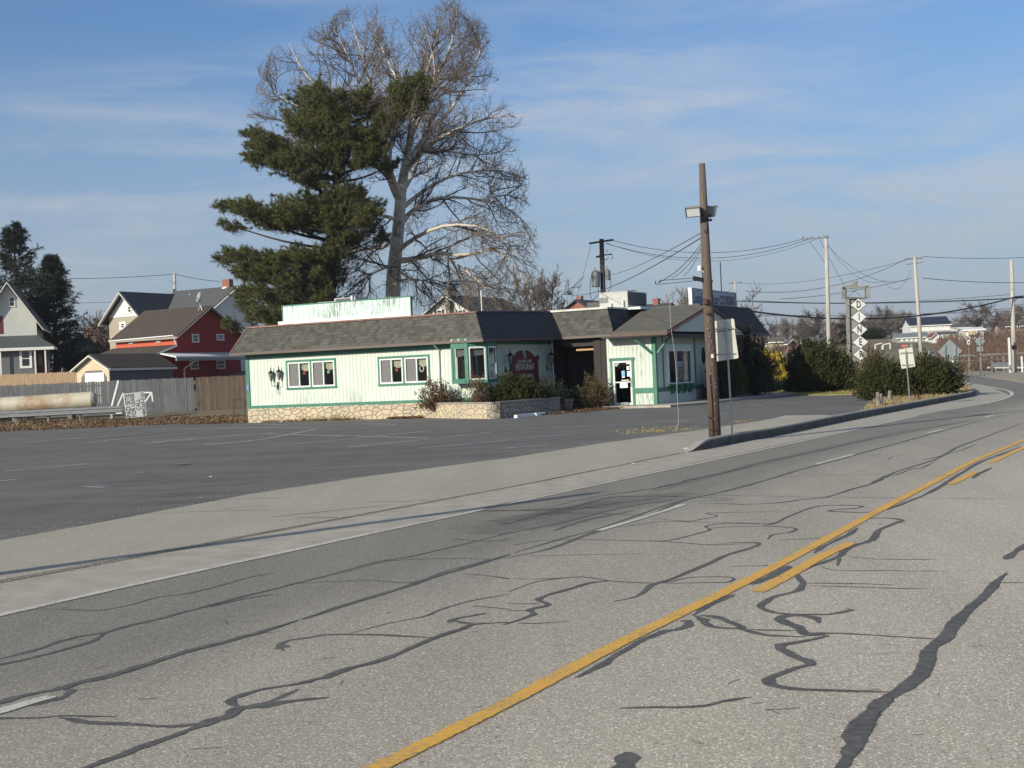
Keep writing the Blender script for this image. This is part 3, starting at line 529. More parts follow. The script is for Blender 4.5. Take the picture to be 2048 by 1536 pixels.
# ================================================================== RESTAURANT
_p = G(860, 835); _F = Fr((_p.x, _p.y, 0), 27); F = Fr(_F.w(_F.v(499, 836, 0)[0], 0), 27)
R0 = thing('restaurant', 'long low mint green restaurant with dark shingle mansard roof beside the parking lot', 'restaurant', F.o, -F.phi)
def wall(mb, plane, ax, a0, a1, z0, z1, holes=(), th=.15, out=-1):
    """wall slab on plane; ax 0 -> runs along u at v=plane, ax 1 -> runs along v at u=plane; holes (a,b,z,z)"""
    def bx_(a, b, c, d):
        if b - a < 1e-4 or d - c < 1e-4: return
        if ax == 0: mb.box((a, plane, c), (b, plane - out * th, d))
        else: mb.box((plane, a, c), (plane - out * th, b, d))
    a = a0
    for h in sorted(holes):
        bx_(a, h[0], z0, z1); bx_(h[0], h[1], z0, h[2]); bx_(h[0], h[1], h[3], z1); a = h[1]
    bx_(a, a1, z0, z1); return mb
W1 = (2.27, 5.07, 1.50, 2.86); W2 = (7.34, 10.05, 1.49, 2.80)
hol = []
for W_ in (W1, W2):
    m_ = (W_[0] + W_[1]) / 2; hol += [(W_[0] + .12, m_ - .09, W_[2] + .12, W_[3] - .12), (m_ + .09, W_[1] - .12, W_[2] + .12, W_[3] - .12)]
mb = wall(MB(), 0, 0, 0, 12.42, .62, 3.42, hol); mb.build('front_wall', M['mint_u'], R0)
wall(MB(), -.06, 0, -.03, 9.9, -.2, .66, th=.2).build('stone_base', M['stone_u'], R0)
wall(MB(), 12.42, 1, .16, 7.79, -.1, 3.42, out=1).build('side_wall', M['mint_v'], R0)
wall(MB(), 0.0, 1, .16, 14, -.1, 3.42, out=-1).build('end_wall', M['mint_v'], R0)
mb = MB(); mb.box((-.06, -.04, .62), (12.45, -.002, .80)); mb.box((-.07, -.05, -.05), (.12, .05, 3.4)); mb.box((12.30, -.045, -.05), (12.47, .10, 1.5)); mb.box((12.425, .2, .6), (12.46, 7.7, .8)); mb.box((-.05, -.03, 3.02), (12.42, -.004, 3.40)); mb.box((12.424, .0, 3.12), (12.45, 7.7, 3.40))
mb.build('green_trim', M['green'], R0)
# interior darkness box behind the windows
mb = MB(); mb.box((.3, .9, .6), (12.2, 1.0, 3.3)); mb.box((.3, .2, .6), (12.2, .9, .62)); mb.box((.2, .16, .6), (.3, 1, 3.3)); mb.build('interior', M['blackmat'], R0)
def window(par, W_, first):
    m_ = (W_[0] + W_[1]) / 2; q = MB(); o_ = -.035
    q.box((W_[0], o_, W_[3] - .10), (W_[1], -.003, W_[3])); q.box((W_[0] - .02, o_, W_[2] - .02), (W_[1] + .02, -.003, W_[2] + .08))
    for a, b in ((W_[0], W_[0] + .09), (m_ - .05, m_ + .05), (W_[1] - .09, W_[1])): q.box((a, o_ + .002, W_[2] + .08), (b, -.003, W_[3] - .10))
    win = q.build('window', M['green'], par)
    for s_, (a, b) in enumerate(((W_[0] + .09, m_ - .05), (m_ + .05, W_[1] - .09))):
        z0, z1 = W_[2] + .08, W_[3] - .10; q = MB(); t = .065
        q.box((a, -.025, z0), (a + t, .10, z1)); q.box((b - t, -.025, z0), (b, .10, z1)); q.box((a + t, -.025, z0), (b - t, .10, z0 + t)); q.box((a + t, -.025, z1 - t), (b - t, .10, z1)); q.build('frame', M['white'], win)
        mid = (a + b) / 2 - .02; q = MB(); q.box((mid, -.01, z0 + t), (mid + .05, .08, z1 - t)); q.build('mullion', M['mintflat'], win)
        q = MB(); q.box((a + t, .055, z0 + t), (b - t, .06, z1 - t)); q.build('pane', M['glass'], win)
        q = MB(); q.box((a + t, .03, z0 + t), (mid, .034, z1 - t)); q.build('screen', M['screen'], win)
        q = MB(); n = 22
        for k in range(n):
            x0 = a + t + (b - a - 2 * t) * k / n; x1 = a + t + (b - a - 2 * t) * (k + 1) / n; dz = .30 + .07 * math.sin((k / n - .55) * 9) + .05 * abs(k / n - .6)
            q.add([(x0, .12 + .02 * (k % 2), z1 - t - dz), (x1, .12 + .02 * ((k + 1) % 2), z1 - t - dz), (x1, .12 + .02 * ((k + 1) % 2), z1 - t), (x0, .12 + .02 * (k % 2), z1 - t)], [(0, 1, 2, 3)])
        q.build('curtain', M['curtain'], win)
        xx = (a + b) / 2 + .22; zz = z1 - .52; q = MB(); kind = first * 2 + s_
        mm = (M['c_red'], M['c_teal'], M['c_red'], M['c_white'])[kind]
        if kind == 3:
            q.tube([(xx + .1 * math.cos(t_), .09, zz + .13 * math.sin(t_)) for t_ in [math.radians(d) for d in range(-220, 41, 20)]], .03, 6)
        else:
            pts = [(xx + (.10 if k % 2 == 0 else .06) * math.cos(math.radians(36 * k + 90)), .085, zz + (.10 if k % 2 == 0 else .06) * math.sin(math.radians(36 * k + 90))) for k in range(10)]; q.slab(pts, (0, .03, 0))
        q.build('ornament', mm, win)
M['c_red'] = mat('red ornament', (.45, .06, .07), .7); M['c_teal'] = mat('teal ornament', (.25, .5, .52), .7); M['c_white'] = mat('white ornament', (.7, .7, .68), .7)
window(R0, W1, 0); window(R0, W2, 1)
# corner bay window ---------------------------------------------------
B_ = [(11.42, -.02), (11.42, -.5), (12.22, -.5), (12.92, .02), (12.92, .98), (12.44, .98)]
z0, z1 = 1.50, 3.14
bay = MB(); bay.slab([(x, y, z0 - .06) for x, y in B_], (0, 0, .14)); bay.slab([(x, y, z1 - .12) for x, y in B_], (0, 0, .36))
for (x, y), s_ in (((11.46, -.46), .09), ((12.2, -.46), .12), ((12.86, .03), .12), ((12.87, .93), .10)): bay.box((x - s_ / 2, y - s_ / 2, z0), (x + s_ / 2, y + s_ / 2, z1))
bay = bay.build('bay_window', M['green'], R0)
def baypane(a, b, fm, inset=.06):
    a = Vector((*a, 0)); b = Vector((*b, 0)); d = (b - a).normalized(); n_ = Vector((d.y, -d.x, 0)); a2 = a + d * .07 - n_ * .03; b2 = b - d * .07 - n_ * .03; q = MB()
    for p_, q_ in ((a2, a2 + d * .06), (b2 - d * .06, b2)): q.slab([(*p_.xy, z0 + .08), (*q_.xy, z0 + .08), (*q_.xy, z1 - .12), (*p_.xy, z1 - .12)], n_ * .04)
    a3 = a2 + d * .06; b3 = b2 - d * .06
    for lo, hi in ((z0 + .08, z0 + .15), (z1 - .19, z1 - .12)): q.slab([(*a3.xy, lo), (*b3.xy, lo), (*b3.xy, hi), (*a3.xy, hi)], n_ * .04)
    q.build('frame', fm, bay); q = MB(); q.slab([(*a3.xy, z0 + .15), (*b3.xy, z0 + .15), (*b3.xy, z1 - .19), (*a3.xy, z1 - .19)], n_ * .004); q.build('pane', M['glass'], bay)
    q = MB(); a4 = a3 - n_ * .1; b4 = b3 - n_ * .1; q.poly([(*a4.xy, z1 - .55), (*b4.xy, z1 - .48), (*b4.xy, z1 - .1), (*a4.xy, z1 - .1)]); q.build('curtain', M['screen'], bay)
baypane((11.46, -.5), (12.22, -.5), M['green']); baypane((12.22, -.5), (12.92, .02), M['white']); baypane((12.92, .05), (12.92, .95), M['white'])
q = MB(); q.poly([(11.5, -.1, z0), (12.4, -.05, z0), (12.4, -.05, z1), (11.5, -.1, z1)]); q.poly([(12.47, 0, z0), (12.47, .95, z0), (12.47, .95, z1), (12.47, 0, z1)]); q.build('back', M['blackmat'], bay)
q = MB()
for x, y in ((11.5, -.5), (11.85, -.5), (12.2, -.5)): q.bar((x, y + .3, 3.42), (x, y - .06, 3.30), .07, .10); 
q.build('bracket', M['mintflat'], bay)
# mansard roofs -------------------------------------------------------
def mans(name, pts, m, th=.08):
    n_ = (Vector(pts[1]) - Vector(pts[0])).cross(Vector(pts[2]) - Vector(pts[1])).normalized(); q = MB(); q.slab(pts, -n_ * th); return q.build(name, m, R0)
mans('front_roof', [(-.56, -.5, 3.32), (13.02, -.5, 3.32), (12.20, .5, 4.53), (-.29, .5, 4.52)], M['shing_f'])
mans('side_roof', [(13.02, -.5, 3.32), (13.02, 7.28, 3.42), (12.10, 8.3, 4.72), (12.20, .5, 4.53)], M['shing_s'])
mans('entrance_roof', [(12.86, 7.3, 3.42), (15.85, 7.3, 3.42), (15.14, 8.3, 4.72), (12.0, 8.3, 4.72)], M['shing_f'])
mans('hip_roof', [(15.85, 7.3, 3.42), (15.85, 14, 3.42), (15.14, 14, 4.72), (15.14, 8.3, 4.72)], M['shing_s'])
q = MB(); q.poly([(12.75, 1.2, 3.75 + .28), (12.62, 5.2, 4.22), (12.37, 5.0, 4.55), (12.40, 1.3, 4.46)]); 
for k in range(1): pass
M['flash'] = mat('pale membrane edge', (.62, .60, .56), .6, noise=((.45, .43, .4), 3, .4, .7))
q = MB(); q.box((-.29, .5, 4.40), (12.2, 14, 4.50)); q.box((12.1, 8.3, 4.6), (15.14, 16, 4.69)); q.build('flat_roof', M['flatroof'], R0)
q = MB(); q.bar((-.31, .48, 4.54), (12.22, .48, 4.55), .12, .07); q.bar((-.58, -.5, 3.33), (-.31, .49, 4.52), .07, .04); q.build('ridge_cap', mat('faded red ridge', (.22, .10, .09), .8, noise=((.3, .2, .17), 3, .4, .7)), R0)
q = MB(); q.bar((12.0, 8.27, 4.74), (15.2, 8.27, 4.75), .14, .10); q.bar((15.14, 8.4, 4.75), (15.14, 12, 4.75), .14, .08); q.build('roof_edge', M['flash'], R0)
q = MB(); q.bar((12.22, .5, 4.56), (12.1, 8.2, 4.74), .10, .07); q.build('side_edge', M['flatroof'], R0)
q = MB(); q.bar((-.60, -.53, 3.27), (13.06, -.53, 3.27), .06, .13); q.bar((12.92, 7.26, 3.38), (15.9, 7.26, 3.38), .06, .12); q.build('fascia', M['drip'], R0)
q = MB(); q.bar((13.06, -.50, 3.27), (13.06, 7.2, 3.37), .05, .10); q.build('gutter_board', M['brownfascia'], R0); q = MB(); q.bar((-.60, -.50, 3.27), (-.60, 3, 3.27), .05, .10); q.build('gutter_board', M['brownfascia'], R0)
q = MB(); q.poly([(-.56, -.5, 3.22), (13.02, -.5, 3.22), (13.02, 7.3, 3.30), (12.3, 7.3, 3.30), (12.3, .1, 3.22), (-.56, .1, 3.22)]); q.poly([(12.3, 7.3, 3.32), (15.85, 7.3, 3.32), (15.85, 9.6, 3.32), (12.3, 9.6, 3.32)]); q.build('soffit', M['soffit'], R0)
q = MB(); q.tube([(10.55, -.45, 3.3), (10.55, -.42, 3.18), (10.56, -.08, 2.95), (10.53, -.07, .3)], .035, 6); q.build('downspout', M['white'], R0); q = MB(); q.tube([(12.50, 7.55, 3.3), (12.50, 7.55, .2)], .035, 6); q.build('downspout', M['white'], R0)
# entrance recess -----------------------------------------------------
q = MB(); wall(q, 9.5, 0, 12.4, 16.2, 0, 3.4); wall(q, 12.42, 1, 7.8, 9.5, 0, 3.4, out=1); q.build('entrance_wall', M['darkwall'], R0)
q = MB(); q.box((12.9, 9.44, .1), (13.9, 9.49, 2.2)); q.build('entrance_door', M['black'], R0)
q = MB(); q.box((14.66, 7.55, 0), (15.02, 7.85, 3.3)); q.box((15.03, 7.57, 0), (15.75, 7.75, 3.3)); q.box((12.9, 7.7, 2.95), (14.65, 7.8, 3.3)); q.build('porch_column', mat('shaded brown porch wood', (.045, .036, .033), .8, noise=((.03, .024, .022), 3, .4, .7)), R0)  # column boards darkened, the wing's shade put into their brown
q = MB(); q.box((13.74, 7.6, 2.74), (14.66, 7.68, 2.83)); q.build('porch_beam', mat('raw timber', (.50, .30, .14), .8), R0)
# gable block ---------------------------------------------------------
gm = .03
wall(MB(), 6.7, 0, 15.7, 18.1, 0, 3.3, [(16.05, 16.90, -.01, 2.12)]).build('gable_front_wall', M['mint_u'], R0)
q = MB(); wall(q, 18.1, 1, 6.86, 18.2, .0, 3.3, [(8.15, 11.45, .95, 2.60)], out=1); q.build('gable_side_wall', M['mint_v'], R0)
q = MB(); q.box((17.95, 6.665, 0), (18.135, 6.86, 3.25)); q.box((16.97, 6.672, .62), (17.95, 6.697, .86)); q.box((18.102, 6.9, .64), (18.13, 13.3, .84)); q.box((18.102, 7.62, .84), (18.125, 7.74, 3.2)); q.box((18.102, 12.05, .84), (18.125, 12.2, 3.2)); q.build('green_trim', M['green'], R0)
q = MB(); q.box((15.86, 6.66, 0.02), (15.98, 6.697, 2.24)); q.box((16.92, 6.66, 0.02), (17.04, 6.697, 2.24)); q.box((15.82, 6.655, 2.16), (17.08, 6.698, 2.30)); dtr = q.build('door_trim', M['green'], R0)
q = MB(); t = .085
q.box((15.98, 6.67, .10), (15.98 + t, 6.76, 2.16)); q.box((16.92 - t, 6.67, .10), (16.92, 6.76, 2.16)); q.box((15.98 + t, 6.67, 2.16 - t), (16.92 - t, 6.76, 2.16)); q.box((15.98 + t, 6.67, .10), (16.92 - t, 6.76, .22)); q.box((15.98 + t, 6.675, 1.14), (16.92 - t, 6.75, 1.19))
door = q.build('door', M['white'], R0)
q = MB(); q.box((16.065, 6.72, .22), (16.835, 6.725, 1.14)); q.box((16.065, 6.72, 1.19), (16.835, 6.725, 2.075)); q.build('pane', M['glass'], door)
q = MB(); q.tube([(16.87, 6.66, .95), (16.87, 6.60, 1.0), (16.87, 6.60, 1.3), (16.87, 6.66, 1.35)], .014, 6); q.build('handle', M['black'], door)
q = MB(); q.box((15.9, 7.9, 0), (18.0, 8.0, 3.2)); q.box((15.85, 6.9, 0), (15.9, 8, 3.2)); q.build('interior', M['blackmat'], R0)
def note(u0, u1, a, b, m, nm='notice', v=6.712): q_ = MB(); q_.box((u0, v, a), (u1, v + .003, b)); return q_.build(nm, m, door)
M['paper'] = mat('white paper', (.78, .78, .76), .7); M['bluepaper'] = mat('blue poster', (.16, .42, .68), .6); M['paleblue'] = mat('pale blue', (.55, .68, .78), .6)
note(16.40, 16.56, 1.42, 1.70, M['bluepaper']); note(16.41, 16.55, 1.37, 1.42, M['paper']); note(16.67, 16.83, 1.42, 1.66, M['paper']); note(16.66, 16.78, 1.72, 1.90, M['paper']); note(16.64, 16.82, 2.0, 2.06, M['paper']); note(16.08, 16.28, 2.0, 2.04, M['paper']); note(16.08, 16.20, 1.92, 1.96, M['paper'])
note(16.37, 16.75, 1.22, 1.28, M['curtain']); note(16.29, 16.68, .90, 1.16, M['paper'], v=6.708); note(16.48, 16.60, 1.04, 1.15, M['paleblue'], v=6.704)
text('door_lettering', 'OPEN', .07, M['paper'], door, (16.48, 6.708, 1.60), (math.pi / 2, 0, 0))
# gable roof
e0, e1, rg = 5.9, 17.75, 11.75; ug = 19.05
q = MB(); q.slab([(16.35, e0, 3.40), (ug, e0, 3.36), (ug, rg, 4.66), (15.7, rg, 4.68)], (0, 0, .07)); q.build('gable_roof', M['shing_g'], R0)
q = MB(); q.slab([(ug, e1, 3.40), (15.0, e1, 3.40), (15.0, rg, 4.67), (ug, rg, 4.66)], (0, 0, .07)); q.build('gable_roof_back', M['shing_g'], R0)
q = MB(); q.slab([(ug - .04, e0 + .45, 3.40), (ug - .04, e1 - .45, 3.42), (ug - .04, rg, 4.63)], (-.06, 0, 0)); q.build('gable_panel', M['mint_v'], R0)
q = MB(); q.bar((ug + .02, e0 - .04, 3.33), (ug + .02, rg, 4.63), .05, .20, up=(1, 0, 0)); q.bar((ug + .02, rg, 4.63), (ug + .02, e1 + .05, 3.37), .05, .20, up=(1, 0, 0)); q.build('rake_board', M['redfascia'], R0)
q = MB(); q.bar((16.3, e0 - .03, 3.34), (ug, e0 - .03, 3.31), .05, .15); q.build('gable_fascia', M['brownfascia'], R0)
q = MB(); q.slab([(15.8, e0, 3.2), (ug - .05, e0, 3.2), (ug - .05, e1, 3.2), (15.8, e1, 3.2)], (0, 0, .1)); q.box((ug - .12, e0 + .1, 3.12), (ug - .02, e1 - .1, 3.3)); q.build('gable_soffit', M['soffit'], R0)
q = MB(); q.bar((17.95, 6.62, 2.45), (17.25, 6.10, 3.2), .09, .09); q.bar((18.2, 6.75, 2.45), (18.85, 6.75, 3.2), .09, .09); q.build('knee_brace', M['green'], R0)
# picture window on the side
q = MB(); q.box((18.104, 8.0, 2.60), (18.16, 11.6, 2.86)); q.box((18.104, 8.0, .90), (18.16, 8.2, 2.6)); q.box((18.104, 11.4, .90), (18.16, 11.6, 2.6)); pw = q.build('picture_window', M['mintflat'], R0)
q = MB()
for v_ in (8.2, 9.25, 10.5, 11.33): q.box((18.12, v_, .95), (18.19, v_ + .08, 2.6))
q.box((18.12, 8.28, 2.52), (18.18, 11.33, 2.6)); q.box((18.12, 8.28, .95), (18.2, 11.33, 1.03)); q.build('frame', M['white'], pw)
q = MB(); q.box((18.13, 8.28, 1.03), (18.135, 11.33, 2.52)); q.build('pane', M['glass'], pw)
q = MB(); q.box((18.07, 9.42, 1.06), (18.075, 10.4, 1.75)); q.build('poster', mat('cream poster', (.55, .48, .40), .7, noise=((.35, .18, .12), 3.5, .45, .6)), pw)
q = MB(); q.box((18.07, 9.42, 1.76), (18.075, 10.4, 2.05)); q.build('poster', M['paleblue'], pw)
q = MB(); q.box((18.07, 9.42, 2.10), (18.075, 10.4, 2.44)); q.build('poster', mat('plum poster', (.16, .07, .14), .7), pw)
q = MB(); q.box((17.6, 8.0, .8), (17.62, 11.6, 2.9)); q.build('back', M['blackmat'], pw)
q = MB()
for k in range(4): q.slab([(18.13, 8.55 + k * .8, .92), (18.13, 8.55 + k * .8, .50), (18.2, 8.55 + k * .8, .52), (18.38, 8.55 + k * .8, .78), (18.38, 8.55 + k * .8, .92)], (0, .2, 0))
q.slab([(18.13, 8.1, .92), (18.42, 8.1, .92), (18.42, 11.6, .92), (18.13, 11.6, .92)], (0, 0, .05)); q.build('sill_bracket', M['green'], pw)
oc = [(18.105, 13.3 + .42 * math.cos(a), 2.28 + .5 * math.sin(a) * 1.15) for a in [math.radians(22.5 + 45 * k) for k in range(8)]]
q = MB(); q.slab(oc, (.04, 0, 0)); ow = q.build('octagon_window', M['mintflat'], R0)
q = MB(); q.slab([(18.148, 13.3 + (y - 13.3) * .78, 2.28 + (z - 2.28) * .82) for x, y, z in oc], (.006, 0, 0)); q.build('pane', mat('dark teal glass', (.01, .05, .05), .15), ow)
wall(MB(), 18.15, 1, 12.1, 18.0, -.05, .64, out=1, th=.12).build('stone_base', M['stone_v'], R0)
# rear block and its mansard
wall(MB(), 17.9, 1, 18.2, 22.0, -.1, 3.4, out=1).build('rear_wall', M['darkwall'], R0); wall(MB(), 14.0, 0, 0, 12.6, -.1, 4.4).build('back_wall', M['darkwall'], R0)
mans('rear_roof', [(19.0, 17.6, 3.37), (19.0, 22.1, 3.37), (18.3, 21.0, 4.85), (18.3, 14.5, 4.85), (18.9, 14.5, 4.2)], M['shing_s'])
q = MB(); q.box((14.5, 12.6, 4.70), (18.3, 21.0, 4.85)); q.build('rear_flat_roof', M['flatroof'], R0)
q = MB(); q.bar((19.02, 17.6, 3.33), (19.02, 22.1, 3.33), .05, .14); q.build('rear_fascia', M['black'], R0)
# small blue access sign on the corner post
q = MB(); q.box((-.05, -.075, 1.55), (.11, -.055, 1.80)); acs = q.build('access_sign', mat('blue sign', (.08, .22, .42), .5), R0)
q = MB(); q.tube([(.03, -.08, 1.76), (.03, -.08, 1.69), (.0, -.08, 1.64), (.04, -.08, 1.60), (.08, -.08, 1.62)], .008, 5); q.build('symbol', M['paper'], acs)

# ------------------------------------------------------------------ things on the restaurant
def local_thing(name, label, cat, u, v, z, group=None, extra=0.0):
    p = F.w(u, v, z); return thing(name, label, cat, p, -F.phi + extra, group)
def lantern(par, x, y, z, s=1.0):
    q = MB()
    q.tube([(x, y, z), (x, y, z + .03)], .035 * s, 6); q.tube([(x, y, z + .40 * s), (x, y, z + .50 * s)], [.13 * s, .035 * s], 6); q.tube([(x, y, z + .38 * s), (x, y, z + .40 * s)], .14 * s, 6); q.tube([(x, y, z + .50 * s), (x, y, z + .60 * s), (x, y, z + .68 * s)], [.03 * s, .018 * s, .004], 6)
    for k in range(6):
        a = math.radians(60 * k); q.bar((x + .04 * s * math.cos(a), y + .04 * s * math.sin(a), z + .02), (x + .125 * s * math.cos(a), y + .125 * s * math.sin(a), z + .39 * s), .012 * s)
    o = q.build('lantern', M['black'], par); q = MB(); q.tube([(x, y, z + .03), (x, y, z + .38 * s)], [.035 * s, .115 * s], 6); q.build('glass', M['lampglass'], o)
L1 = local_thing('wall_lamp', 'black twin lantern wall lamp left of the first window on the mint wall', 'wall lamp', 1.75, -.02, 1.62, 'wall lamps on the restaurant')
q = MB(); q.tube([(0, 0, 0), (0, 0, -.1)], .03, 6); q.box((-.035, -.02, -.05), (.035, .0, .25)); q.tube([(0, -.02, .12), (-.12, -.10, .05), (-.24, -.14, .12), (-.26, -.14, .30)], .014, 5); q.tube([(0, -.02, .12), (.12, -.10, .05), (.2, -.14, .12), (.2, -.14, .30)], .014, 5); q.tube([(.0, -.06, .1), (-.03, -.05, -.3)], .01, 5); q.tube([(.12, -.06, .05), (.1, -.05, -.35)], .01, 5); q.build('bracket', M['black'], L1)
lantern(L1, -.26, -.14, .30); lantern(L1, .2, -.14, .34)
for v_, lb in ((2.65, 'black lantern wall lamp left of the maroon restaurant sign'), (7.0, 'black lantern wall lamp right of the maroon restaurant sign')):
    Lx = local_thing('wall_lamp', lb, 'wall lamp', 12.42, v_, 1.75, 'wall lamps on the restaurant')
    q = MB(); q.tube([(.0, 0, .2), (.2, 0, .16), (.28, 0, .26), (.28, 0, .40)], .02, 5); q.tube([(.28, 0, .4), (.28, 0, -.2)], .012, 5); q.box((-.0, -.05, .1), (.03, .05, .35)); q.build('bracket', M['black'], Lx); lantern(Lx, .28, 0, .40, 1.15)
# maroon pediment sign on the side wall
SG = local_thing('restaurant_sign', 'maroon wooden sign with scroll pediment and cream lettering on the shaded side wall', 'sign', 12.43, 4.5, 1.5)
a, b = -1.42, 1.42; pts = [(a, -.25), (b, -.25), (b, .98)]
for k in range(9): t = k / 8; pts.append((b - .12 - (b - .30) * t, .98 + .36 * math.sin(t * math.pi / 2) ** 1.3))
pts += [(.16, 1.18), (0, 1.05), (-.16, 1.18)]
for k in range(9): t = 1 - k / 8; pts.append((a + .12 + (-a - .30) * t, .98 + .36 * math.sin(t * math.pi / 2) ** 1.3))
pts.append((a, .98))
q = MB(); q.slab([(.02, x, z) for x, z in pts], (.06, 0, 0)); q.box((.02, a - .05, .9), (.12, a + .06, 1.1)); q.box((.02, b - .06, .9), (.12, b + .05, 1.1)); q.build('board', M['maroon'], SG)
RX = (math.pi / 2, 0, math.pi / 2)
text('lettering', 'GAP DINER FAMILY', .20, M['cream'], SG, (.085, 0, .83), RX, .88)
text('lettering', 'RESTAURANT', .42, M['cream'], SG, (.085, 0, .56), RX, .76, bold=.004); text('lettering', 'SMORGASBORD', .22, M['cream'], SG, (.085, .1, .16), RX, .9)
q = MB(); q.tube([(.09, 0, 1.28), (.09, 0, 1.12), (.09, 0, 1.02)], [.03, .045, .02], 6); q.box((.08, -.16, .98), (.1, .16, 1.01)); q.build('finial', M['cream'], SG)
# roof screen, vents, air conditioner, roof lettering sign
S1 = local_thing('roof_screen', 'peeling mint plank screen standing on the left part of the flat roof', 'roof screen', 1.1, 1.5, 4.5)
q = MB(); q.box((.02, 0, .28), (7.18, .08, 1.02)); q.build('boards', M['mint_worn'], S1)
q = MB(); q.box((-.25, -.06, .10), (7.2, .05, .28)); q.build('flashing', M['white'], S1)
q = MB(); q.box((-.03, -.03, 1.0), (7.22, .10, 1.05)); q.box((7.18, -.03, .28), (7.22, .10, 1.0)); q.box((-.03, -.03, .28), (.02, .1, 1.0)); q.box((7.0, .1, .0), (7.1, .3, .9)); q.build('green_trim', M['green'], S1)
S2 = local_thing('roof_vent', 'grey metal exhaust hood with dark louvres behind the mint roof screen', 'roof vent', 1.9, 5, 4.5)
q = MB(); q.box((-1.2, 0, .9), (-.1, .9, 1.32)); q.box((-.1, -.1, .0), (1.15, 1.1, 1.44)); q.build('hood', M['hvac'], S2); q = MB(); q.box((.0, -.12, 1.2), (.95, -.1, 1.40)); q.build('louvre', M['hvacdark'], S2); q = MB(); q.tube([(1.0, -.15, 1.2), (1.0, -.15, 1.52)], .07, 8); q.build('cap', M['whitemetal'], S2)
S2b = local_thing('roof_vent', 'long low dark roof unit right of the grey exhaust hood', 'roof vent', 2.7, 6, 4.5); q = MB(); q.box((0, 0, 0), (2.5, .8, 1.28)); q.box((-.05, -.1, 1.28), (2.55, .9, 1.36)); q.build('casing', mat('dark blue metal', (.05, .065, .085), .5), S2b)
S3 = local_thing('air_conditioner', 'large grey rooftop air conditioner on the entrance roof in front of the pole with transformers', 'air conditioner', 13.6, 11, 4.70)
q = MB(); q.box((0, 0, .15), (1.52, 2.6, .95)); q.box((-.25, .1, .12), (0, 1.2, .5)); q.build('casing', M['hvac'], S3)
q = MB()
for k in range(7): q.box((.02 + k * .07, -.012, .42), (.055 + k * .07, 0, .7))
q.box((1.522, .1, .25), (1.53, 2.5, .9)); q.build('louvre', M['hvacdark'], S3)  # slats in front; flat side panel puts shade of that side into colour
q = MB(); q.box((-.7, 0, .1), (-.02, .8, .5)); q.build('side_unit', M['hvacdark'], S3)
q = MB(); q.tube([(.62, -.08, .15), (.62, -.08, .38)], .07, 7); q.tube([(1.3, -.1, .15), (1.3, -.1, .5)], .05, 7); q.build('vent_pipe', M['whitemetal'], S3); q = MB(); q.box((-.2, -.3, .0), (2.3, 2.8, .12)); q.build('base_frame', M['whitemetal'], S3)
AN = local_thing('antenna', 'thin flat television antenna above the rooftop air conditioner', 'antenna', 14.3, 13, 5.6)
q = MB(); q.tube([(0, 0, -.9), (0, 0, .22)], .012, 5); q.bar((-.55, 0, .15), (.5, 0, .18), .02)
for k in range(7): q.bar((-.5 + k * .15, -.3, .16), (-.45 + k * .15, .3, .16), .012)
q.build('aerial', M['wire'], AN)
RS = local_thing('roof_sign', 'blue grey roof sign lettered with cooking words behind the gable ridge', 'sign', 17.0, 15.1, 4.86)
q = MB(); q.box((-.10, .06, -.02), (0, 7.5, .92)); q.build('panel', mat('blue grey sign face', (.34, .43, .48), .5, noise=((.28, .36, .41), .8, .4, .7)), RS)
q = MB(); q.box((-.14, -.02, -.05), (.04, .06, .98)); q.build('frame', M['white'], RS); q = MB(); q.box((-.12, .06, .92), (.03, 7.5, .97)); q.box((-.12, 7.5, -.03), (.03, 7.56, .97)); q.box((-.12, .06, -.06), (.03, 7.5, -.02)); q.build('frame', M['greyback'], RS)  # white end, grey rails: sunlit edge and shade put into frame colours
text('lettering', 'Local-American', .78, mat('plum letters', (.10, .07, .13), .6), RS, (.006, 2.35, .45), RX, .92, shear=.15, bold=.008, fit=4.1); text('lettering', 'COOKING', .70, mat('dark red letters', (.12, .03, .06), .6), RS, (.006, 5.95, .45), RX, .92, bold=.02, fit=2.7)
q = MB(); q.tube([(0, 5.3, .9), (0, 5.3, 2.6)], .03, 6); q.build('mast', M['wire'], tag(local_thing('antenna', 'tall thin mast rising above the roof lettering sign', 'antenna', 16.9, 15.1, 4.86)))
q = MB(); q.tube([(0, 0, -1.2), (0, 0, .8)], .025, 6); q.build('mast', M['whitemetal'], local_thing('vent_pipe', 'thin white vent pipe on the roof left of the entrance roof', 'vent pipe', 10.9, 3.5, 4.9))
# stone planter
PL = local_thing('planter_wall', 'field stone planter wall at the restaurant corner, bright front and shaded side', 'planter', 9.75, -.3, 0)
c_ = [(0, 0), (5.55, -3.85), (5.75, 1.5), (5.5, 2.6), (2.75, 4.0), (2.75, .35)]
def wseg(a, b, th=.3, h=.62, nm='stone_wall', m=None):
    a = Vector((*a, 0)); b = Vector((*b, 0)); d = (b - a); l_ = d.length; d.normalize(); n_ = Vector((-d.y, d.x, 0)) * th; q = MB(); q.slab([a + Vector((0, 0, -.1)), b + Vector((0, 0, -.1)), b + n_ + Vector((0, 0, -.1)), a + n_ + Vector((0, 0, -.1))], (0, 0, h + .1)); q.build(nm, m, PL)
    q = MB(); q.slab([a - n_ * .12 + Vector((0, 0, h)), b - n_ * .12 + Vector((0, 0, h)), b + n_ * 1.1 + Vector((0, 0, h)), a + n_ * 1.1 + Vector((0, 0, h))], (0, 0, .05)); q.build('cap', M['cap'], PL)
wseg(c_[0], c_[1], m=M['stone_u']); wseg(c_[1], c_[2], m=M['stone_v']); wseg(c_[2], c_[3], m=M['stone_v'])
q = MB(); q.poly([(x, y, .5) for x, y in c_]); q.build('soil', M['ground'], PL)
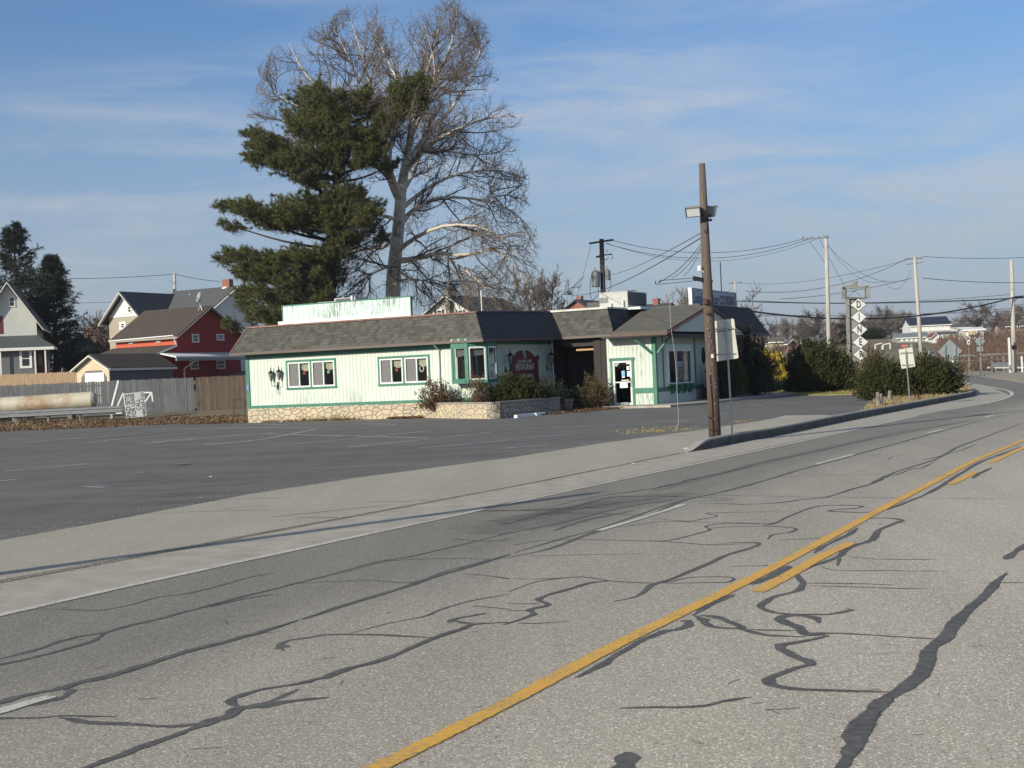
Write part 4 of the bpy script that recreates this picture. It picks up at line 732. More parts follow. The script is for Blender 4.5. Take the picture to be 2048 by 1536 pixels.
# sidewalk slab round the gable block
q = MB(); q.slab([(*p, -.05) for p in [(15.2, 5.7), (17.5, 4.6), (19.6, 4.4), (20.2, 6.5), (20.4, 22), (17.9, 22), (17.9, 6.9), (15.2, 6.9)]], (0, 0, .15)); o = q.build('walkway', M['kerb'], None); o.location = F.o; o.rotation_euler = (0, 0, -F.phi); o['kind'] = 'structure'
# parking stops, pot
for (x0, x1, yy, lb) in ((1031, 1065, 829, 'longer white concrete parking stop in the shade of the planter'), (1070, 1089, 827, 'shorter white parking stop partly buried in leaves near the pot')):
    a = F.w(16.05, F.u(x0, yy, 16.05)[0], 0); b = F.w(15.95, F.u(x1, yy, 15.95)[0], 0); S_ = thing('parking_stop', lb, 'parking stop', (a + b) / 2, math.atan2(b.y - a.y, b.x - a.x), 'parking stops'); l_ = (b - a).length / 2
    q = MB(); q.slab([(-l_, -.08, -.02), (-l_, .08, -.02), (-l_, .055, .12), (-l_, -.055, .12)], (2 * l_, 0, 0)); q.build('block', M['white'], S_)
PT = thing('plant_pot', 'wide grey pink plastic plant pot beside the entrance shrubs', 'plant pot', F.w(14.55, 4.5, 0)); q = MB()
q.tube([(0, 0, 0), (0, 0, .42)], [.23, .31], 16); q.tube([(0, 0, .42), (0, 0, .52)], .35, 16); q.tube([(0, 0, .15), (0, 0, .17)], .27, 16); q.build('pot', mat('pot plastic', (.30, .23, .23), .6), PT, smooth=False)

# ================================================================== FENCES, POLES, SIGNS, WIRES
FG = Fr(D(0, 800, 81).xy.to_3d(), 0)
def picket_fence(name, label, x0, x1, Y, zb, zt, m, group=None, gaps=.145, tilt=0.0, wig=.022):
    t = thing(name, label, 'fence', (x0, Y, zb), 0, group); q = MB(); x = 0.0; n = int((x1 - x0) / gaps)
    for k in range(n):
        h = zt - zb + rnd.uniform(-wig, wig) + tilt * k * gaps; w_ = gaps * rnd.uniform(.86, .97); o_ = rnd.uniform(-.012, .012)
        q.slab([(x, o_, -.3), (x + w_, o_, -.3), (x + w_, o_, h - .05), (x + w_ * .72, o_, h), (x + w_ * .28, o_, h), (x, o_, h - .05)], (0, .02, 0)); x += gaps
    q.build('pickets', m, t); q = MB()
    for z_ in (.35, (zt - zb) * .55, (zt - zb) - .3): q.box((0, .03, z_), (x1 - x0, .08, z_ + .09))
    q.build('rails', m, t)
    for k in range(int((x1 - x0) / 2.4) + 1): q = MB(); q.box((k * 2.4, .08, -.3), (k * 2.4 + .1, .18, zt - zb - .1)); q.build('post', m, t)
    return t
fm = NB('blue grey fence boards', .9); wn = fm.n('TexWhiteNoise'); wn.noise_dimensions = '1D'; sp_ = fm.n('SeparateXYZ'); fm.lk(fm.tc.outputs['Object'], sp_.inputs[0]); fm.lk(fm.math('FLOOR', fm.math('DIVIDE', sp_.outputs[0], .145)), wn.inputs['W'])
M['fence_grey'] = fm.col(fm.mix(fm.mr(fm.noise(2, 6, .65, (5, 1, .5)), .35, .7), fm.mix(wn.outputs[0], (.18, .19, .20), (.125, .13, .14)), (.085, .085, .09)))
fm = NB('brown fence boards', .9); wn = fm.n('TexWhiteNoise'); wn.noise_dimensions = '1D'; sp_ = fm.n('SeparateXYZ'); fm.lk(fm.tc.outputs['Object'], sp_.inputs[0]); fm.lk(fm.math('FLOOR', fm.math('DIVIDE', sp_.outputs[0], .145)), wn.inputs['W'])
M['fence_brown'] = fm.col(fm.mix(fm.mr(fm.noise(2, 6, .65, (5, 1, .5)), .35, .7), fm.mix(wn.outputs[0], (.165, .12, .085), (.11, .08, .06)), (.07, .055, .045)))
M['fence_tan'] = mat('tan fence boards', (.46, .33, .20), .9, noise=((.30, .21, .13), 2.5, .4, .7, (6, 6, .6)))
xL, xM, xR = D(-60, 790, 81).x, D(392, 780, 81).x, D(498, 780, 81).x
picket_fence('board_fence', 'long weathered blue grey picket fence behind the guardrail', xL, xM, 81, .45, 2.42, M['fence_grey'])
picket_fence('board_fence', 'brown picket fence section between the grey fence and the restaurant', xM, xR + 4, 81.1, .5, 2.42, M['fence_brown'], wig=.018)
a = D(-40, 748, 104); b = D(168, 748, 104); picket_fence('board_fence', 'low tan picket fence in front of the white sided house', a.x, b.x, 104, 1.6, a.z * .5 + b.z * .5 + .05, M['fence_tan'], wig=.025)

# guardrail with rusty tank -----------------------------------------
a = G(-140, 858); ga = D(-140, 845, 75); gb = D(244, 815, 76.5)
GR = thing('guardrail', 'long galvanised steel guardrail in front of the rusty tank', 'guardrail', (ga.x, ga.y, 0)); L_ = gb.x - ga.x
prof = [(-.0, 0), (-.06, .04), (-.06, .1), (0, .15), (-.0, .18), (-.06, .23), (-.06, .29), (0, .33)]
zb = .58; q = MB(); vs = []; n_ = 30
for i in range(n_ + 1):
    x = L_ * i / n_; y = (gb.y - ga.y) * i / n_; zz = zb - .03 + .05 * i / n_
    vs += [(x, y + p * 1.2, zz + z * 1.15) for p, z in prof]
q.add(vs, [(i * 8 + k, (i + 1) * 8 + k, (i + 1) * 8 + k + 1, i * 8 + k + 1) for i in range(n_) for k in range(7)]); q.tube([(L_, 1.5, zb + .1), (L_ + .1, 1.5, zb + .5)], .02, 5)
q.build('beam', M['galv'], GR)
for k in range(6): x = L_ * (k + .6) / 6.0; q = MB(); q.box((x, .1 + (gb.y - ga.y) * x / L_, -.1), (x + .12, .3 + (gb.y - ga.y) * x / L_, zb + .35)); q.build('post', M['wood_grey'] if k != 5 else M['galv'], GR)
rm = NB('rusty cream tank paint', .6); f1 = rm.noise(.55, 6, .65, (1, 1, 1)); f2 = rm.noise(2.5, 6, .7)
M['tank'] = rm.col(rm.mix(rm.mr(f2, .55, .75, 0, .5), rm.mix(rm.mr(f1, .47, .68), (.50, .47, .36), (.30, .13, .05)), (.22, .2, .17)))
t0 = D(-130, 815, 78.2); t1 = D(186, 809, 78.2); r_ = .47
TK = thing('tank', 'long cream cylindrical steel tank streaked with rust lying behind the guardrail', 'tank', (t0.x, 78.2, 1.18)); ln = t1.x - t0.x
q = MB(); q.tube([(0, 0, 0), (ln, 0, .18), (ln + .14, 0, .18), (ln + .2, 0, .18)], [r_, r_, r_ * .82, r_ * .5], 26); q.build('shell', M['tank'], TK, smooth=False)
for k in (.2, .5, .85): q = MB(); q.box((ln * k, -.4, -1.2), (ln * k + .25, .4, -.35)); q.build('cradle', M['wood_grey'], TK)
PB = thing('plank_pile', 'brown plank stack at the left edge behind the tank', 'plank pile', (D(0, 795, 79.6).x - 1.5, 79.8, .4)); q = MB()
for k in range(4): q.box((-.1 * k, 0, .9 + .16 * k - .5), (2.0 - .15 * k, .5, 1.04 + .16 * k - .5))
q.build('planks', M['fence_brown'], PB)
# white tube frame with lease sign ----------------------------------
def wp(px, py, Y=77.2): return D(px, py, Y)
SF = thing('tube_frame', 'white painted tube frame holding the lease board beside the guardrail end', 'frame', (wp(270, 830).x, 77.2, .1)); q = MB()
for a, b in (((247, 785), (255, 838)), ((255, 838), (288, 836)), ((303, 784), (311, 836)), ((235, 812), (247, 785)), ((285, 812), (303, 785)), ((303, 785), (285, 785)), ((240, 818), (254, 834)), ((232, 826), (254, 826))):
    q.bar(wp(*a) , wp(*b), .075)
q.build('tubes', M['white'], SF, world=True)
WS = thing('white_stick', 'leaning white wooden stick rising from behind the guardrail', 'stick', (wp(222, 812, 77.6).x, 77.6, .1)); q = MB(); q.bar(wp(221, 822, 77.6), wp(237, 761, 77.6), .09); q.build('stick', M['white'], WS, world=True)
LS = thing('lease_sign', 'grey white lease board turned on its side in the white tube frame', 'sign', (wp(271, 810, 76.2).x, 76.2, wp(271, 810, 76.2).z)); LS.rotation_euler = (0, -.07, 0)
q = MB(); q.box((-.58, -.02, -.68), (.56, .02, .70)); q.build('board', mat('dull white board', (.42, .44, .45), .7), LS)
for i, (tx, sz, ln_) in enumerate((('PAD SITE', .36, 1.0), ('FOR LEASE', .32, .92), ('CALL', .32, .92), ('(484)269-3161', .26, .8))):
    text('lettering', tx, sz, M['black'], LS, (-.40 + i * .28, -.026, 0), (math.pi / 2, -math.pi / 2, 0), ln_, bold=.004, fit=(1.28, 1.28, .62, 1.3)[i])
WF = thing('wire_fence', 'thin black metal garden railing beside the restaurant corner', 'railing', (wp(478, 830, 68).x, 68, .05)); q = MB()
for x in (467, 490): q.bar(D(x, 836, 68), D(x, 799, 68), .03)
q.bar(D(467, 801, 68), D(490, 797, 68), .025); q.bar(D(467, 832, 68), D(490, 830, 68), .02); q.build('rails', M['black'], WF, world=True)

# near light pole -----------------------------------------------------
pb = G(1430, 879, .1)
LP = thing('light_pole', 'brown wooden pole with two floodlights standing on the kerb by the road', 'light pole', (pb.x, pb.y, .05))
pts = [D(x, y, pb.y) for x, y in ((1430.5, 882), (1426, 790), (1421, 690), (1414, 560), (1408.5, 440), (1404, 327))]; q = MB(); q.tube(pts, [.135, .128, .12, .108, .092, .068], 18); q.build('pole', M['wood'], LP, world=True, smooth=True)
def floodlight(c, yaw, tip):
    o = Matrix.Rotation(yaw, 3, 'Z') @ Matrix.Rotation(tip, 3, 'X'); T_ = lambda p: c + o @ (Vector(p) * .88)
    q = MB(); f0 = [(-.19, -.17, -.13), (.19, -.17, -.13), (.19, -.17, .13), (-.19, -.17, .13)]; bk = [(-.13, .15, -.10), (.13, .15, -.10), (.13, .15, .07), (-.13, .15, .07)]
    q.add([T_(p) for p in f0 + bk], [(4, 5, 6, 7), (0, 1, 5, 4), (1, 2, 6, 5), (2, 3, 7, 6), (3, 0, 4, 7)]); q.slab([T_((-.20, -.20, .12)), T_((.20, -.20, .12)), T_((.20, -.16, .15)), T_((-.20, -.16, .15))], o @ Vector((0, .03, .0)))
    h = q.build('floodlight', mat('lamp housing', (.20, .20, .19), .5), LP, world=True)
    q = MB(); q.poly([T_(p) for p in [(-.165, -.15, -.11), (.165, -.15, -.11), (.165, -.15, .11), (-.165, -.15, .11)]]); q.poly([T_(p) for p in [(-.1, -.05, -.07), (.1, -.05, -.07), (.1, -.05, .03), (-.1, -.05, .03)]])
    g = q.build('glass', mat('lamp lens', (.55, .58, .60), .12, .3), LP, world=True); g.parent = h
    q = MB(); q.bar(T_((0, .1, -.1)), T_((0, .22, -.15)), .05); q.tube([T_((.15, 0, -.1)), T_((.17, .12, -.14)), T_((0, .2, -.16))], .015, 5); g = q.build('mount', M['black'], LP, world=True); g.parent = h
floodlight(D(1389, 422, pb.y - .15), math.radians(-22), math.radians(16)); floodlight(D(1413, 421, pb.y + .22), math.radians(118), math.radians(16))
q = MB(); q.tube([D(1400, 431, pb.y - .12), D(1420, 431, pb.y + .1)], .035, 6); q.bar(D(1404, 440, pb.y - .1), D(1424, 440, pb.y - .1), .06, .05); q.tube([D(1414, 434, pb.y - .12), D(1413, 462, pb.y - .13)], .02, 5); q.build('fittings', M['black'], LP, world=True); q = MB(); q.tube([D(1427, 874, pb.y - .14), D(1424, 800, pb.y - .14), D(1420, 750, pb.y - .13)], .012, 5); q.build('conduit', M['black'], LP, world=True); q = MB()
q.tube([D(1421, 860, pb.y - .15), D(1440, 863, pb.y - .15)], .01, 5); q.build('strap', M['black'], LP, world=True)
q = MB()
for (x, y, r_) in ((1410, 462, .03), (1412, 605, .035), (1414, 626, .04), (1417, 833, .03)): c = D(x, y, pb.y - .12); q.tube([c, c + Vector((0, -.07, 0))], r_, 8)
q.box(tuple(D(1407, 597, pb.y - .2)), tuple(D(1413, 608, pb.y - .1))); q.build('bolt', mat('rusty bolt', (.09, .05, .04), .8), LP, world=True)
q = MB(); q.bar(D(1386, 556, pb.y - .05), D(1425, 564, pb.y - .05), .05, .09); q.bar(D(1386, 556, pb.y - .05), D(1320, 561, pb.y - .05), .012); q.bar(D(1320, 561, pb.y - .05), D(1319, 566, pb.y - .05), .02); q.bar(D(1312, 569, pb.y - .05), D(1408, 560, pb.y - .05), .012); q.bar(D(1311, 568, pb.y - .05), D(1311, 562, pb.y - .05), .02); q.bar(D(1408, 560, pb.y - .02), D(1416, 578, pb.y - .02), .03); q.build('bracket_arm', M['black'], LP, world=True)
q = MB(); q.box(tuple(D(1396, 531, pb.y - .15)), tuple(D(1399.5, 543, pb.y))); q.tube([D(1399, 538, pb.y - .1), D(1404, 540, pb.y - .1), D(1407, 545, pb.y - .1)], .012, 5); q.build('insulator', M['whitemetal'], LP, world=True)

q = MB()
for k in range(26):
    y_ = rnd.uniform(640, 850); x_ = 1418.5 + (y_ - 640) * .047 + rnd.uniform(-5, 7); c = D(x_, y_, pb.y - .13); q.box((c.x - .008, c.y - .02, c.z - .012), (c.x + .008, c.y + .01, c.z + .012))
q.build('staples', M['galv'], LP, world=True)
q = MB(); c = D(1425, 712, pb.y - .14); q.box((c.x - .03, c.y, c.z - .04), (c.x + .03, c.y + .01, c.z + .04)); q.build('tag', M['whitemetal'], LP, world=True)
# sign backs ----------------------------------------------------------
def two_plate_sign(name, label, base, pxs, plates, m, zb):
    bp = G(*base, zb); t = thing(name, label, 'road sign', (bp.x, bp.y, zb - .1)); Y = bp.y
    q = MB(); q.bar(D(base[0], base[1] + 2, Y), D(pxs[0], pxs[1], Y), .05, .035); q.build('post', M['galv'], t, world=True)
    for (c, w_, h_, r_) in plates:
        cc = D(c[0], c[1], Y); q = MB(); pts = []
        ang = math.atan2(pxs[0] - base[0], base[1] - pxs[1]) - ROLL
        ca, sa = math.cos(ang), math.sin(ang); rr = .035
        for (sx_, sz_) in ((-1, -1), (1, -1), (1, 1), (-1, 1)):
            for k in range(4):
                a_ = math.atan2(sz_, sx_) + math.radians(-45 + 30 * k); x = sx_ * (w_ / 2 - rr) + rr * math.cos(a_); z = sz_ * (h_ / 2 - rr) + rr * math.sin(a_)
                pts.append((cc.x + x * ca + z * sa, Y + .03, cc.z + z * ca - x * sa))
        q.slab(pts, (0, .004, 0)); p = q.build('plate', m, t, world=True); q = MB()
        for k in (-.35, .35): c0 = cc + Vector((-sa * h_ * k * -1 * 0 + k * h_ * sa, -.02, k * h_ * ca)); q.tube([c0, c0 + Vector((0, .05, 0))], .014, 8)
        q.bar(cc + Vector((-w_ * .42 * ca, .01, -h_ * .3)), cc + Vector((w_ * .42 * ca, .01, -h_ * .3)), .012, .03); e = q.build('bolts', M['galv'], t, world=True); e.parent = p
    return t
two_plate_sign('road_sign', 'pair of aluminium sign backs on a thin post just right of the wooden light pole', (1465, 874), (1452, 643), [((1447.5, 651), .50, .25, 0), ((1451, 690.3), .51, .66, 0)], M['signback'], .12)
two_plate_sign('road_sign', 'bright pale sign backs on a thin post in front of the yew bushes', (1820, 805), (1811, 702), [((1812.3, 702.3), .50, .20, 0), ((1815, 721.5), .50, .50, 0)], mat('pale sign back', (.66, .66, .55), .5), .12)
def post_stub(px, py, ptop, w_, label):
    p = G(px, py, .1); t = thing('wooden_stump_post', label, 'post', (p.x, p.y, .05), 0, 'weathered stump posts on the island'); q = MB(); a = D(px, py + 2, p.y); b = D(ptop[0], ptop[1], p.y)
    q.tube([a, a.lerp(b, .5), b], [w_ * .55, w_ * .5, w_ * .42], 7); q.build('post', M['wood_grey'], t, world=True)
post_stub(1758, 812, (1755, 784), .15, 'taller dark weathered stump post left on the dry grass island'); post_stub(1762, 811, (1762, 787), .12, 'short pale weathered stump post beside the dark one'); post_stub(1779, 800, (1780, 781), .17, 'pale broken stump post right of the fallen rail')
p = G(1770, 797, .1); t = thing('fallen_rail', 'dark wooden rail sagging between the stump posts', 'rail', (p.x, p.y, .1)); q = MB(); q.bar(D(1762, 795, p.y), D(1779, 794, p.y), .07); q.bar(D(1780, 793, p.y), D(1792, 801, p.y), .1); q.build('rail', M['wood_dark'], t, world=True)

# DINER pylon ---------------------------------------------------------
Yd = 88.0; ox = D(1700, 740, Yd); ground = 0
PY = thing('diner_pylon', 'tall concrete pylon with five white diamond letter plates and an empty sign frame on top', 'sign pylon', (ox.x, Yd, 0))
def dq(x, y, Y=Yd): return D(x, y, Y)
M['concrete'] = mat('pylon concrete', (.30, .295, .27), .9, noise=((.17, .165, .15), 1.2, .4, .68), bump=.4, bscale=8)
dv = Vector((math.sin(RD), math.cos(RD), 0)); du = Vector((math.cos(RD), -math.sin(RD), 0))
def obl(pts, dep=.9, m=None, nm='slab', d_=None): q = MB(); q.slab(pts, (d_ or Vector((.25, .9, 0)) * dep)); return q.build(nm, m or M['concrete'], PY, world=True)
obl([dq(1697, 800), dq(1703, 800), dq(1698.5, 598), dq(1690.5, 598)], .4, nm='pillar')
obl([dq(1703.2, 800, Yd + .15), dq(1728, 800, Yd + .15), dq(1719, 598, Yd + .15), dq(1698.7, 598, Yd + .15)], .3, M['concrete'], 'pillar_face')
fmz = mat('dark sign frame', (.10, .10, .09), .7, noise=((.2, .19, .17), 2, .4, .7))
obl([dq(1683, 597), dq(1690, 597), dq(1690, 573), dq(1683, 573)], .5, nm='sign_frame'); obl([dq(1690, 598), dq(1733, 597), dq(1733, 594.5), dq(1690, 594)], .6, fmz, 'sign_frame'); obl([dq(1686, 578.5), dq(1736, 574.5), dq(1736, 571.0), dq(1686, 574.5)], .5, nm='sign_frame'); obl([dq(1690, 593.5), dq(1693, 593.5), dq(1693, 577), dq(1690, 577)], .6, fmz, 'sign_frame')
obl([dq(1732, 596), dq(1740, 595), dq(1740, 571.5), dq(1732, 572.5)], .5, nm='sign_frame'); obl([dq(1729.5, 595), dq(1732.3, 595), dq(1732.3, 575), dq(1729.5, 575)], .5, fmz, 'sign_frame'); obl([dq(1690, 573.5), dq(1715, 571), dq(1715, 561), dq(1700, 567)], .4, nm='top_fin')
q = MB(); q.bar(dq(1696, 594), dq(1714, 578), .02); q.bar(dq(1700, 577), dq(1722, 592), .02); q.build('brace', M['wire'], PY, world=True)
M['plate'] = mat('white letter plate', (.72, .73, .70), .5, noise=((.5, .5, .47), 3, .5, .8))
for k, (ch, cx, cy) in enumerate((('D', 1717, 609.5), ('I', 1718, 634), ('N', 1719, 659.5), ('E', 1721, 684.5), ('R', 1722, 709))):
    c = dq(cx, cy, Yd - .25); hw, hh = .49, .385; ang = -math.radians(1.0)
    p_ = thing.__call__ if False else None
    q = MB(); q.slab([c + Vector(v) for v in ((-hw, 0, 0), (0, 0, -hh), (hw, 0, 0), (0, 0, hh))], (0, .06, 0)); pl = q.build('letter_plate', M['plate'], PY, world=True)
    q = MB(); pts4 = [c + Vector(v) * 1.06 + Vector((0, .03, 0)) for v in ((-hw, 0, 0), (0, 0, -hh), (hw, 0, 0), (0, 0, hh), )]
    for i in range(4): q.bar(pts4[i], pts4[(i + 1) % 4], .03, .05)
    e = q.build('rim', fmz, PY, world=True); e.parent = pl
    lt = text('letter', ch, .62, M['black'], pl, (0, 0, 0), (math.pi / 2, 0, 0), .62, bold=.012); lt.location = c - PY.location + Vector((0, -.012, 0))
    q = MB(); q.bar(c + Vector((-hw, .05, 0)), c + Vector((-hw - .25, .3, 0)), .03); e = q.build('bracket', fmz, PY, world=True); e.parent = pl

# utility poles -------------------------------------------------------
def upole(name, label, cat, base, top, Y, r0, r1, m):
    b = D(*base, Y); b.z = 0; tp = D(*top, Y); bb = D(base[0], base[1], Y); t = thing(name, label, cat, (bb.x, Y, max(-.2, H(bb.x, Y) - .2)))
    q = MB(); lo = Vector((bb.x, Y, t.location.z)); q.tube([lo, lo.lerp(tp, .5), tp], [r0, (r0 + r1) / 2, r1], 10); q.build('pole', m, t, world=True, smooth=True); return t
PA = upole('utility_pole', 'pale tall utility pole with side arm left of the diner pylon', 'utility pole', (1660, 770), (1652, 472), 100, .17, .13, M['wood_pale'])
q = MB(); q.bar(D(1604, 478, 100), D(1656, 475, 100), .10, .12); q.bar(D(1618, 481, 100), D(1652, 528, 100), .06); q.box(tuple(D(1649, 471, 99.8)), tuple(D(1656, 476, 100.2))); q.build('cross_arm', M['galv'], PA, world=True)
q = MB()
for x in (1606, 1622, 1638): q.tube([D(x, 478, 100), D(x, 473, 100)], .06, 6)
q.build('insulator', M['wood_grey'], PA, world=True)
PBp = upole('utility_pole', 'leaning pale utility pole with two cross arms behind the yew bushes', 'utility pole', (1846, 757), (1829, 514), 115, .19, .13, M['wood_pale'])
q = MB(); q.bar(D(1812, 518, 115), D(1845, 516, 115), .12); q.bar(D(1812, 529, 115), D(1838, 526, 115), .08); q.bar(D(1838, 526, 115), D(1847, 524, 115), .05); q.build('cross_arm', M['wood_grey'], PBp, world=True)
PC = upole('utility_pole', 'pale utility pole without cross arm at the right edge beside the far road', 'utility pole', (2029, 748), (2023, 520), 117, .22, .15, M['wood_pale'])
q = MB(); q.bar(D(2026, 594, 117), D(2046, 592, 117), .1); q.bar(D(2028, 604, 117), D(2036, 594, 117), .05); q.build('bracket_arm', M['black'], PC, world=True)
q = MB(); c = D(2028.5, 694.5, 116.6); q.box((c.x - .16, c.y - .15, c.z - .17), (c.x + .16, c.y + .15, c.z + .17)); q.build('signal_head', M['black'], PC, world=True)
PD = upole('utility_pole', 'dark utility pole with transformers rising behind the restaurant', 'utility pole', (1211, 760), (1203, 478), 100, .24, .17, M['wood_dark'])
q = MB(); q.bar(D(1178, 487, 100), D(1227, 479.5, 100), .13, .13); q.bar(D(1196, 512, 100), D(1224, 508, 100), .08); q.bar(D(1192, 514, 100), D(1205, 512, 100), .12); q.build('cross_arm', M['wood_dark'], PD, world=True)
for (x, y0, y1, r_) in ((1191.5, 543, 574, .30), (1215.5, 541, 560, .20)):
    q = MB(); q.tube([D(x, y1, 99.7), D(x, y0, 99.7)], r_, 12); q.tube([D(x, y0, 99.7), D(x, y0 - 3, 99.7)], [r_ * .8, .05], 8); q.tube([D(x - 2, y0, 99.6), D(x - 2, y0 - 9, 99.6)], .03, 5); q.build('transformer', mat('transformer grey', (.16, .18, .19), .5), PD, world=True)
q = MB()
for pts in (((1184, 545), (1180, 575), (1184, 600), (1196, 590)), ((1219, 545), (1222, 570), (1216, 585)), ((1196, 575), (1198, 590), (1204, 592)), ((1207, 515), (1212, 520), (1218, 514)), ((1222, 508), (1226, 515), (1222, 518)), ((1212, 505), (1216, 500))): q.tube(catmull([D(*p, 99.6) for p in pts], 5), .02, 4)
q.build('drop_wires', M['wire'], PD, world=True)
PE = upole('utility_pole', 'small distant utility pole with cross arm behind the roof lettering sign', 'utility pole', (1474, 700), (1470, 563), 190, .16, .12, M['wood_pale'])
q = MB(); q.bar(D(1457, 567, 190), D(1484, 564.5, 190), .14); q.build('cross_arm', M['wood_grey'], PE, world=True)
PF = upole('utility_pole', 'pale pole top showing above the farmhouse roof valley', 'utility pole', (351, 680), (349, 548), 135, .20, .13, M['wood_pale'])
q = MB(); q.tube([D(345, 584, 134.7), D(345, 578, 134.7)], .28, 9); q.tube([D(341, 562, 134.7), D(344, 565, 134.7), D(348, 566, 134.7)], .03, 5); q.build('transformer', M['galv'], PF, world=True)
# off-frame pole left of the camera whose long shadow crosses the apron
PO = thing('utility_pole', 'wooden pole outside the left edge casting its shadow along the apron', 'utility pole', (-10.7, 7.7, 0)); q = MB(); q.tube([(0, 0, -.1), (0, 0, 6.7)], [.15, .10], 10); q.build('pole', M['wood_dark'], PO)

# wires ---------------------------------------------------------------
WN = 'overhead wires'
def wire(label, a, Ya, b, Yb, sag=0.0, r=.018, n=14, name='overhead_wire'):
    A = D(*a, Ya); B = D(*b, Yb); pts = [A.lerp(B, k / n) - Vector((0, 0, sag * 4 * (k / n) * (1 - k / n))) for k in range(n + 1)]
    q = MB(); q.tube(pts, r, 4); o = q.build(name, M['wire'], None); tag(o, label, 'wire', WN); return o
wire('upper wire from the transformer pole to the pale pole side arm', (1225, 481), 100, (1606, 478), 100, .95)
wire('second wire from the transformer pole to the pale pole side arm', (1212, 487), 100, (1622, 477), 100, 1.25)
wire('thin third wire just under the upper pair left of the light pole', (1212, 486), 100, (1638, 476), 100, 1.5, .012)
wire('service cable from the transformer pole to the top of the light pole', (1208, 552), 100, (1409, 462), 32.2, .22, .011)
wire('thicker service cable rising from the left to the light pole', (1130, 588), 105, (1408, 472), 32.2, .55, .014)
wire('slack cable from the metal arm up to the light pole', (1315, 566), 32.1, (1404, 486), 32.1, .12, .008); wire('second slack cable from the metal arm to the light pole', (1344, 556), 32.1, (1405, 490), 32.1, .1, .006); wire('looped loose cable hanging beside the light pole', (1368, 552), 32.1, (1403, 496), 32.1, .07, .006)
ow_ = MB(); ow_.tube(catmull([D(x, y, 32.0) for x, y in ((1340, 566), (1340, 617), (1342, 655), (1347, 690), (1352, 740), (1355, 800), (1357, 840), (1353, 862))], 5), .0045, 4); tag(ow_.build('hanging_cable', mat('pale cable', (.45, .45, .42), .6), None), 'thin pale cable hanging from the metal arm down to the lot', 'cable')
wire('left wire leaving the transformer pole downward past the entrance roof', (1182, 490), 100, (1140, 640), 100, .1, .012)
wire('dark cable crossing the whole right sky at mid height', (1470, 602), 140, (2200, 585), 112, .5, .05); wire('thick dark cable bundle sagging to the right edge pole', (1484, 620), 95, (2030, 594), 117, 1.15, .06); wire('thick cable continuing right from the edge pole', (2030, 594), 117, (2300, 560), 117, .4, .06)
wire('thin wire above the thick cable bundle', (1484, 600), 140, (2030, 588), 117, .5, .02); wire('thin wire under the thick cable bundle', (1470, 628), 120, (2200, 600), 117, .6, .02); wire('lower thin wire behind the diner pylon', (1500, 650), 150, (2200, 628), 140, .3, .025); wire('lowest faint wire over the hillside', (1480, 632), 160, (2200, 614), 150, .3, .022)
wire('long wire rising from the gable to the leaning pole', (1560, 598), 118, (1824, 556), 115, .3, .02); wire('short wire right of the leaning pole at mid height', (1844, 556), 115, (2200, 556), 117, .4, .025); wire('top wire from the leaning pole to the right edge', (1845, 513), 115, (2200, 500), 120, .4, .02)
wire('wire from the side arm pole up to the leaning pole cross arm', (1490, 582), 110, (1813, 518), 115, 1.0, .02); wire('second wire to the leaning pole cross arm', (1480, 566), 190, (1813, 520), 115, .8, .018)
for (x0, y0, x1, y1, lb) in ((1656, 490, 1768, 562, 'drop wire curving right from the pale pole top'), (1656, 492, 1812, 560, 'longer drop wire curving right from the pale pole'), (1640, 480, 1690, 572, 'guy wire from the pale pole arm down to the pylon'), (1768, 562, 1822, 540, 'wire end curving up to the leaning pole')):
    wire(lb, (x0, y0), 100, (x1, y1), 108, 1.0 if x1 > 1700 else .1, .014)
wire('dark wire left of the farmhouse pole crossing above the spruces', (140, 557), 135, (349, 548), 135, .12, .025); wire('wire right of the farmhouse pole dropping to the chimney', (349, 548), 135, (440, 563), 120, .1, .025); wire('faint low wire behind the spruce trees', (150, 606), 150, (240, 604), 150, .0, .02)
wire('pair of low wires before the brown thicket', (120, 648), 128, (232, 650), 128, .05, .02); wire('lower of the wires before the brown thicket', (130, 660), 128, (232, 663), 128, .05, .02)

# ================================================================== HOUSES BEHIND
M['clap_white'] = lap('white clapboard', (.60, .62, .57), .14); M['clap_cream'] = lap('cream clapboard', (.66, .55, .38), .16); M['clap_grey'] = lap('grey clapboard', (.16, .165, .175), .15); M['clap_tan'] = lap('tan clapboard', (.42, .37, .28), .15)
M['clap_dark'] = lap('slate clapboard', (.13, .135, .145), .17); M['clap_bright'] = lap('bright white clapboard', (.80, .81, .78), .12)
M['barnred'] = siding('barn red boards', (.60, .115, .06), (.22, .05, .035), 0, .22, .5, .3, -9); M['barnred_v'] = siding('barn red side boards', (.33, .026, .024), (.10, .03, .03), 1, .22, .5, .3, -9)  # two copies of one red: sunlit front, shaded side, light put into colour
M['rf_dark'] = mat('dark asphalt roof', (.045, .048, .052), .9, noise=((.075, .078, .08), 9, .4, .7)); M['rf_brown'] = mat('brown barn roof', (.060, .047, .036), .9, noise=((.095, .072, .055), 5, .4, .7)); M['rf_tan'] = mat('tan roof', (.17, .125, .09), .9, noise=((.11, .085, .065), 6, .4, .7)); M['rf_green'] = mat('green grey roof', (.085, .095, .092), .9, noise=((.06, .068, .066), 7, .4, .7))
M['rf_grey'] = mat('grey roof', (.10, .102, .105), .9, noise=((.075, .076, .078), 7, .4, .7)); M['trimw'] = mat('white house trim', (.75, .75, .72), .55)
M['brk'] = brick('red brick', (.32, .10, .06), (.26, .085, .055), (.22, .2, .18)); M['maroon_p'] = mat('maroon paint', (.13, .02, .02), .6); M['bluegrey'] = mat('blue grey siding', (.20, .235, .265), .7)
def house(name, label, F_, group=None, cat='house'): return thing(name, label, cat, F_.o, -F_.phi, group)
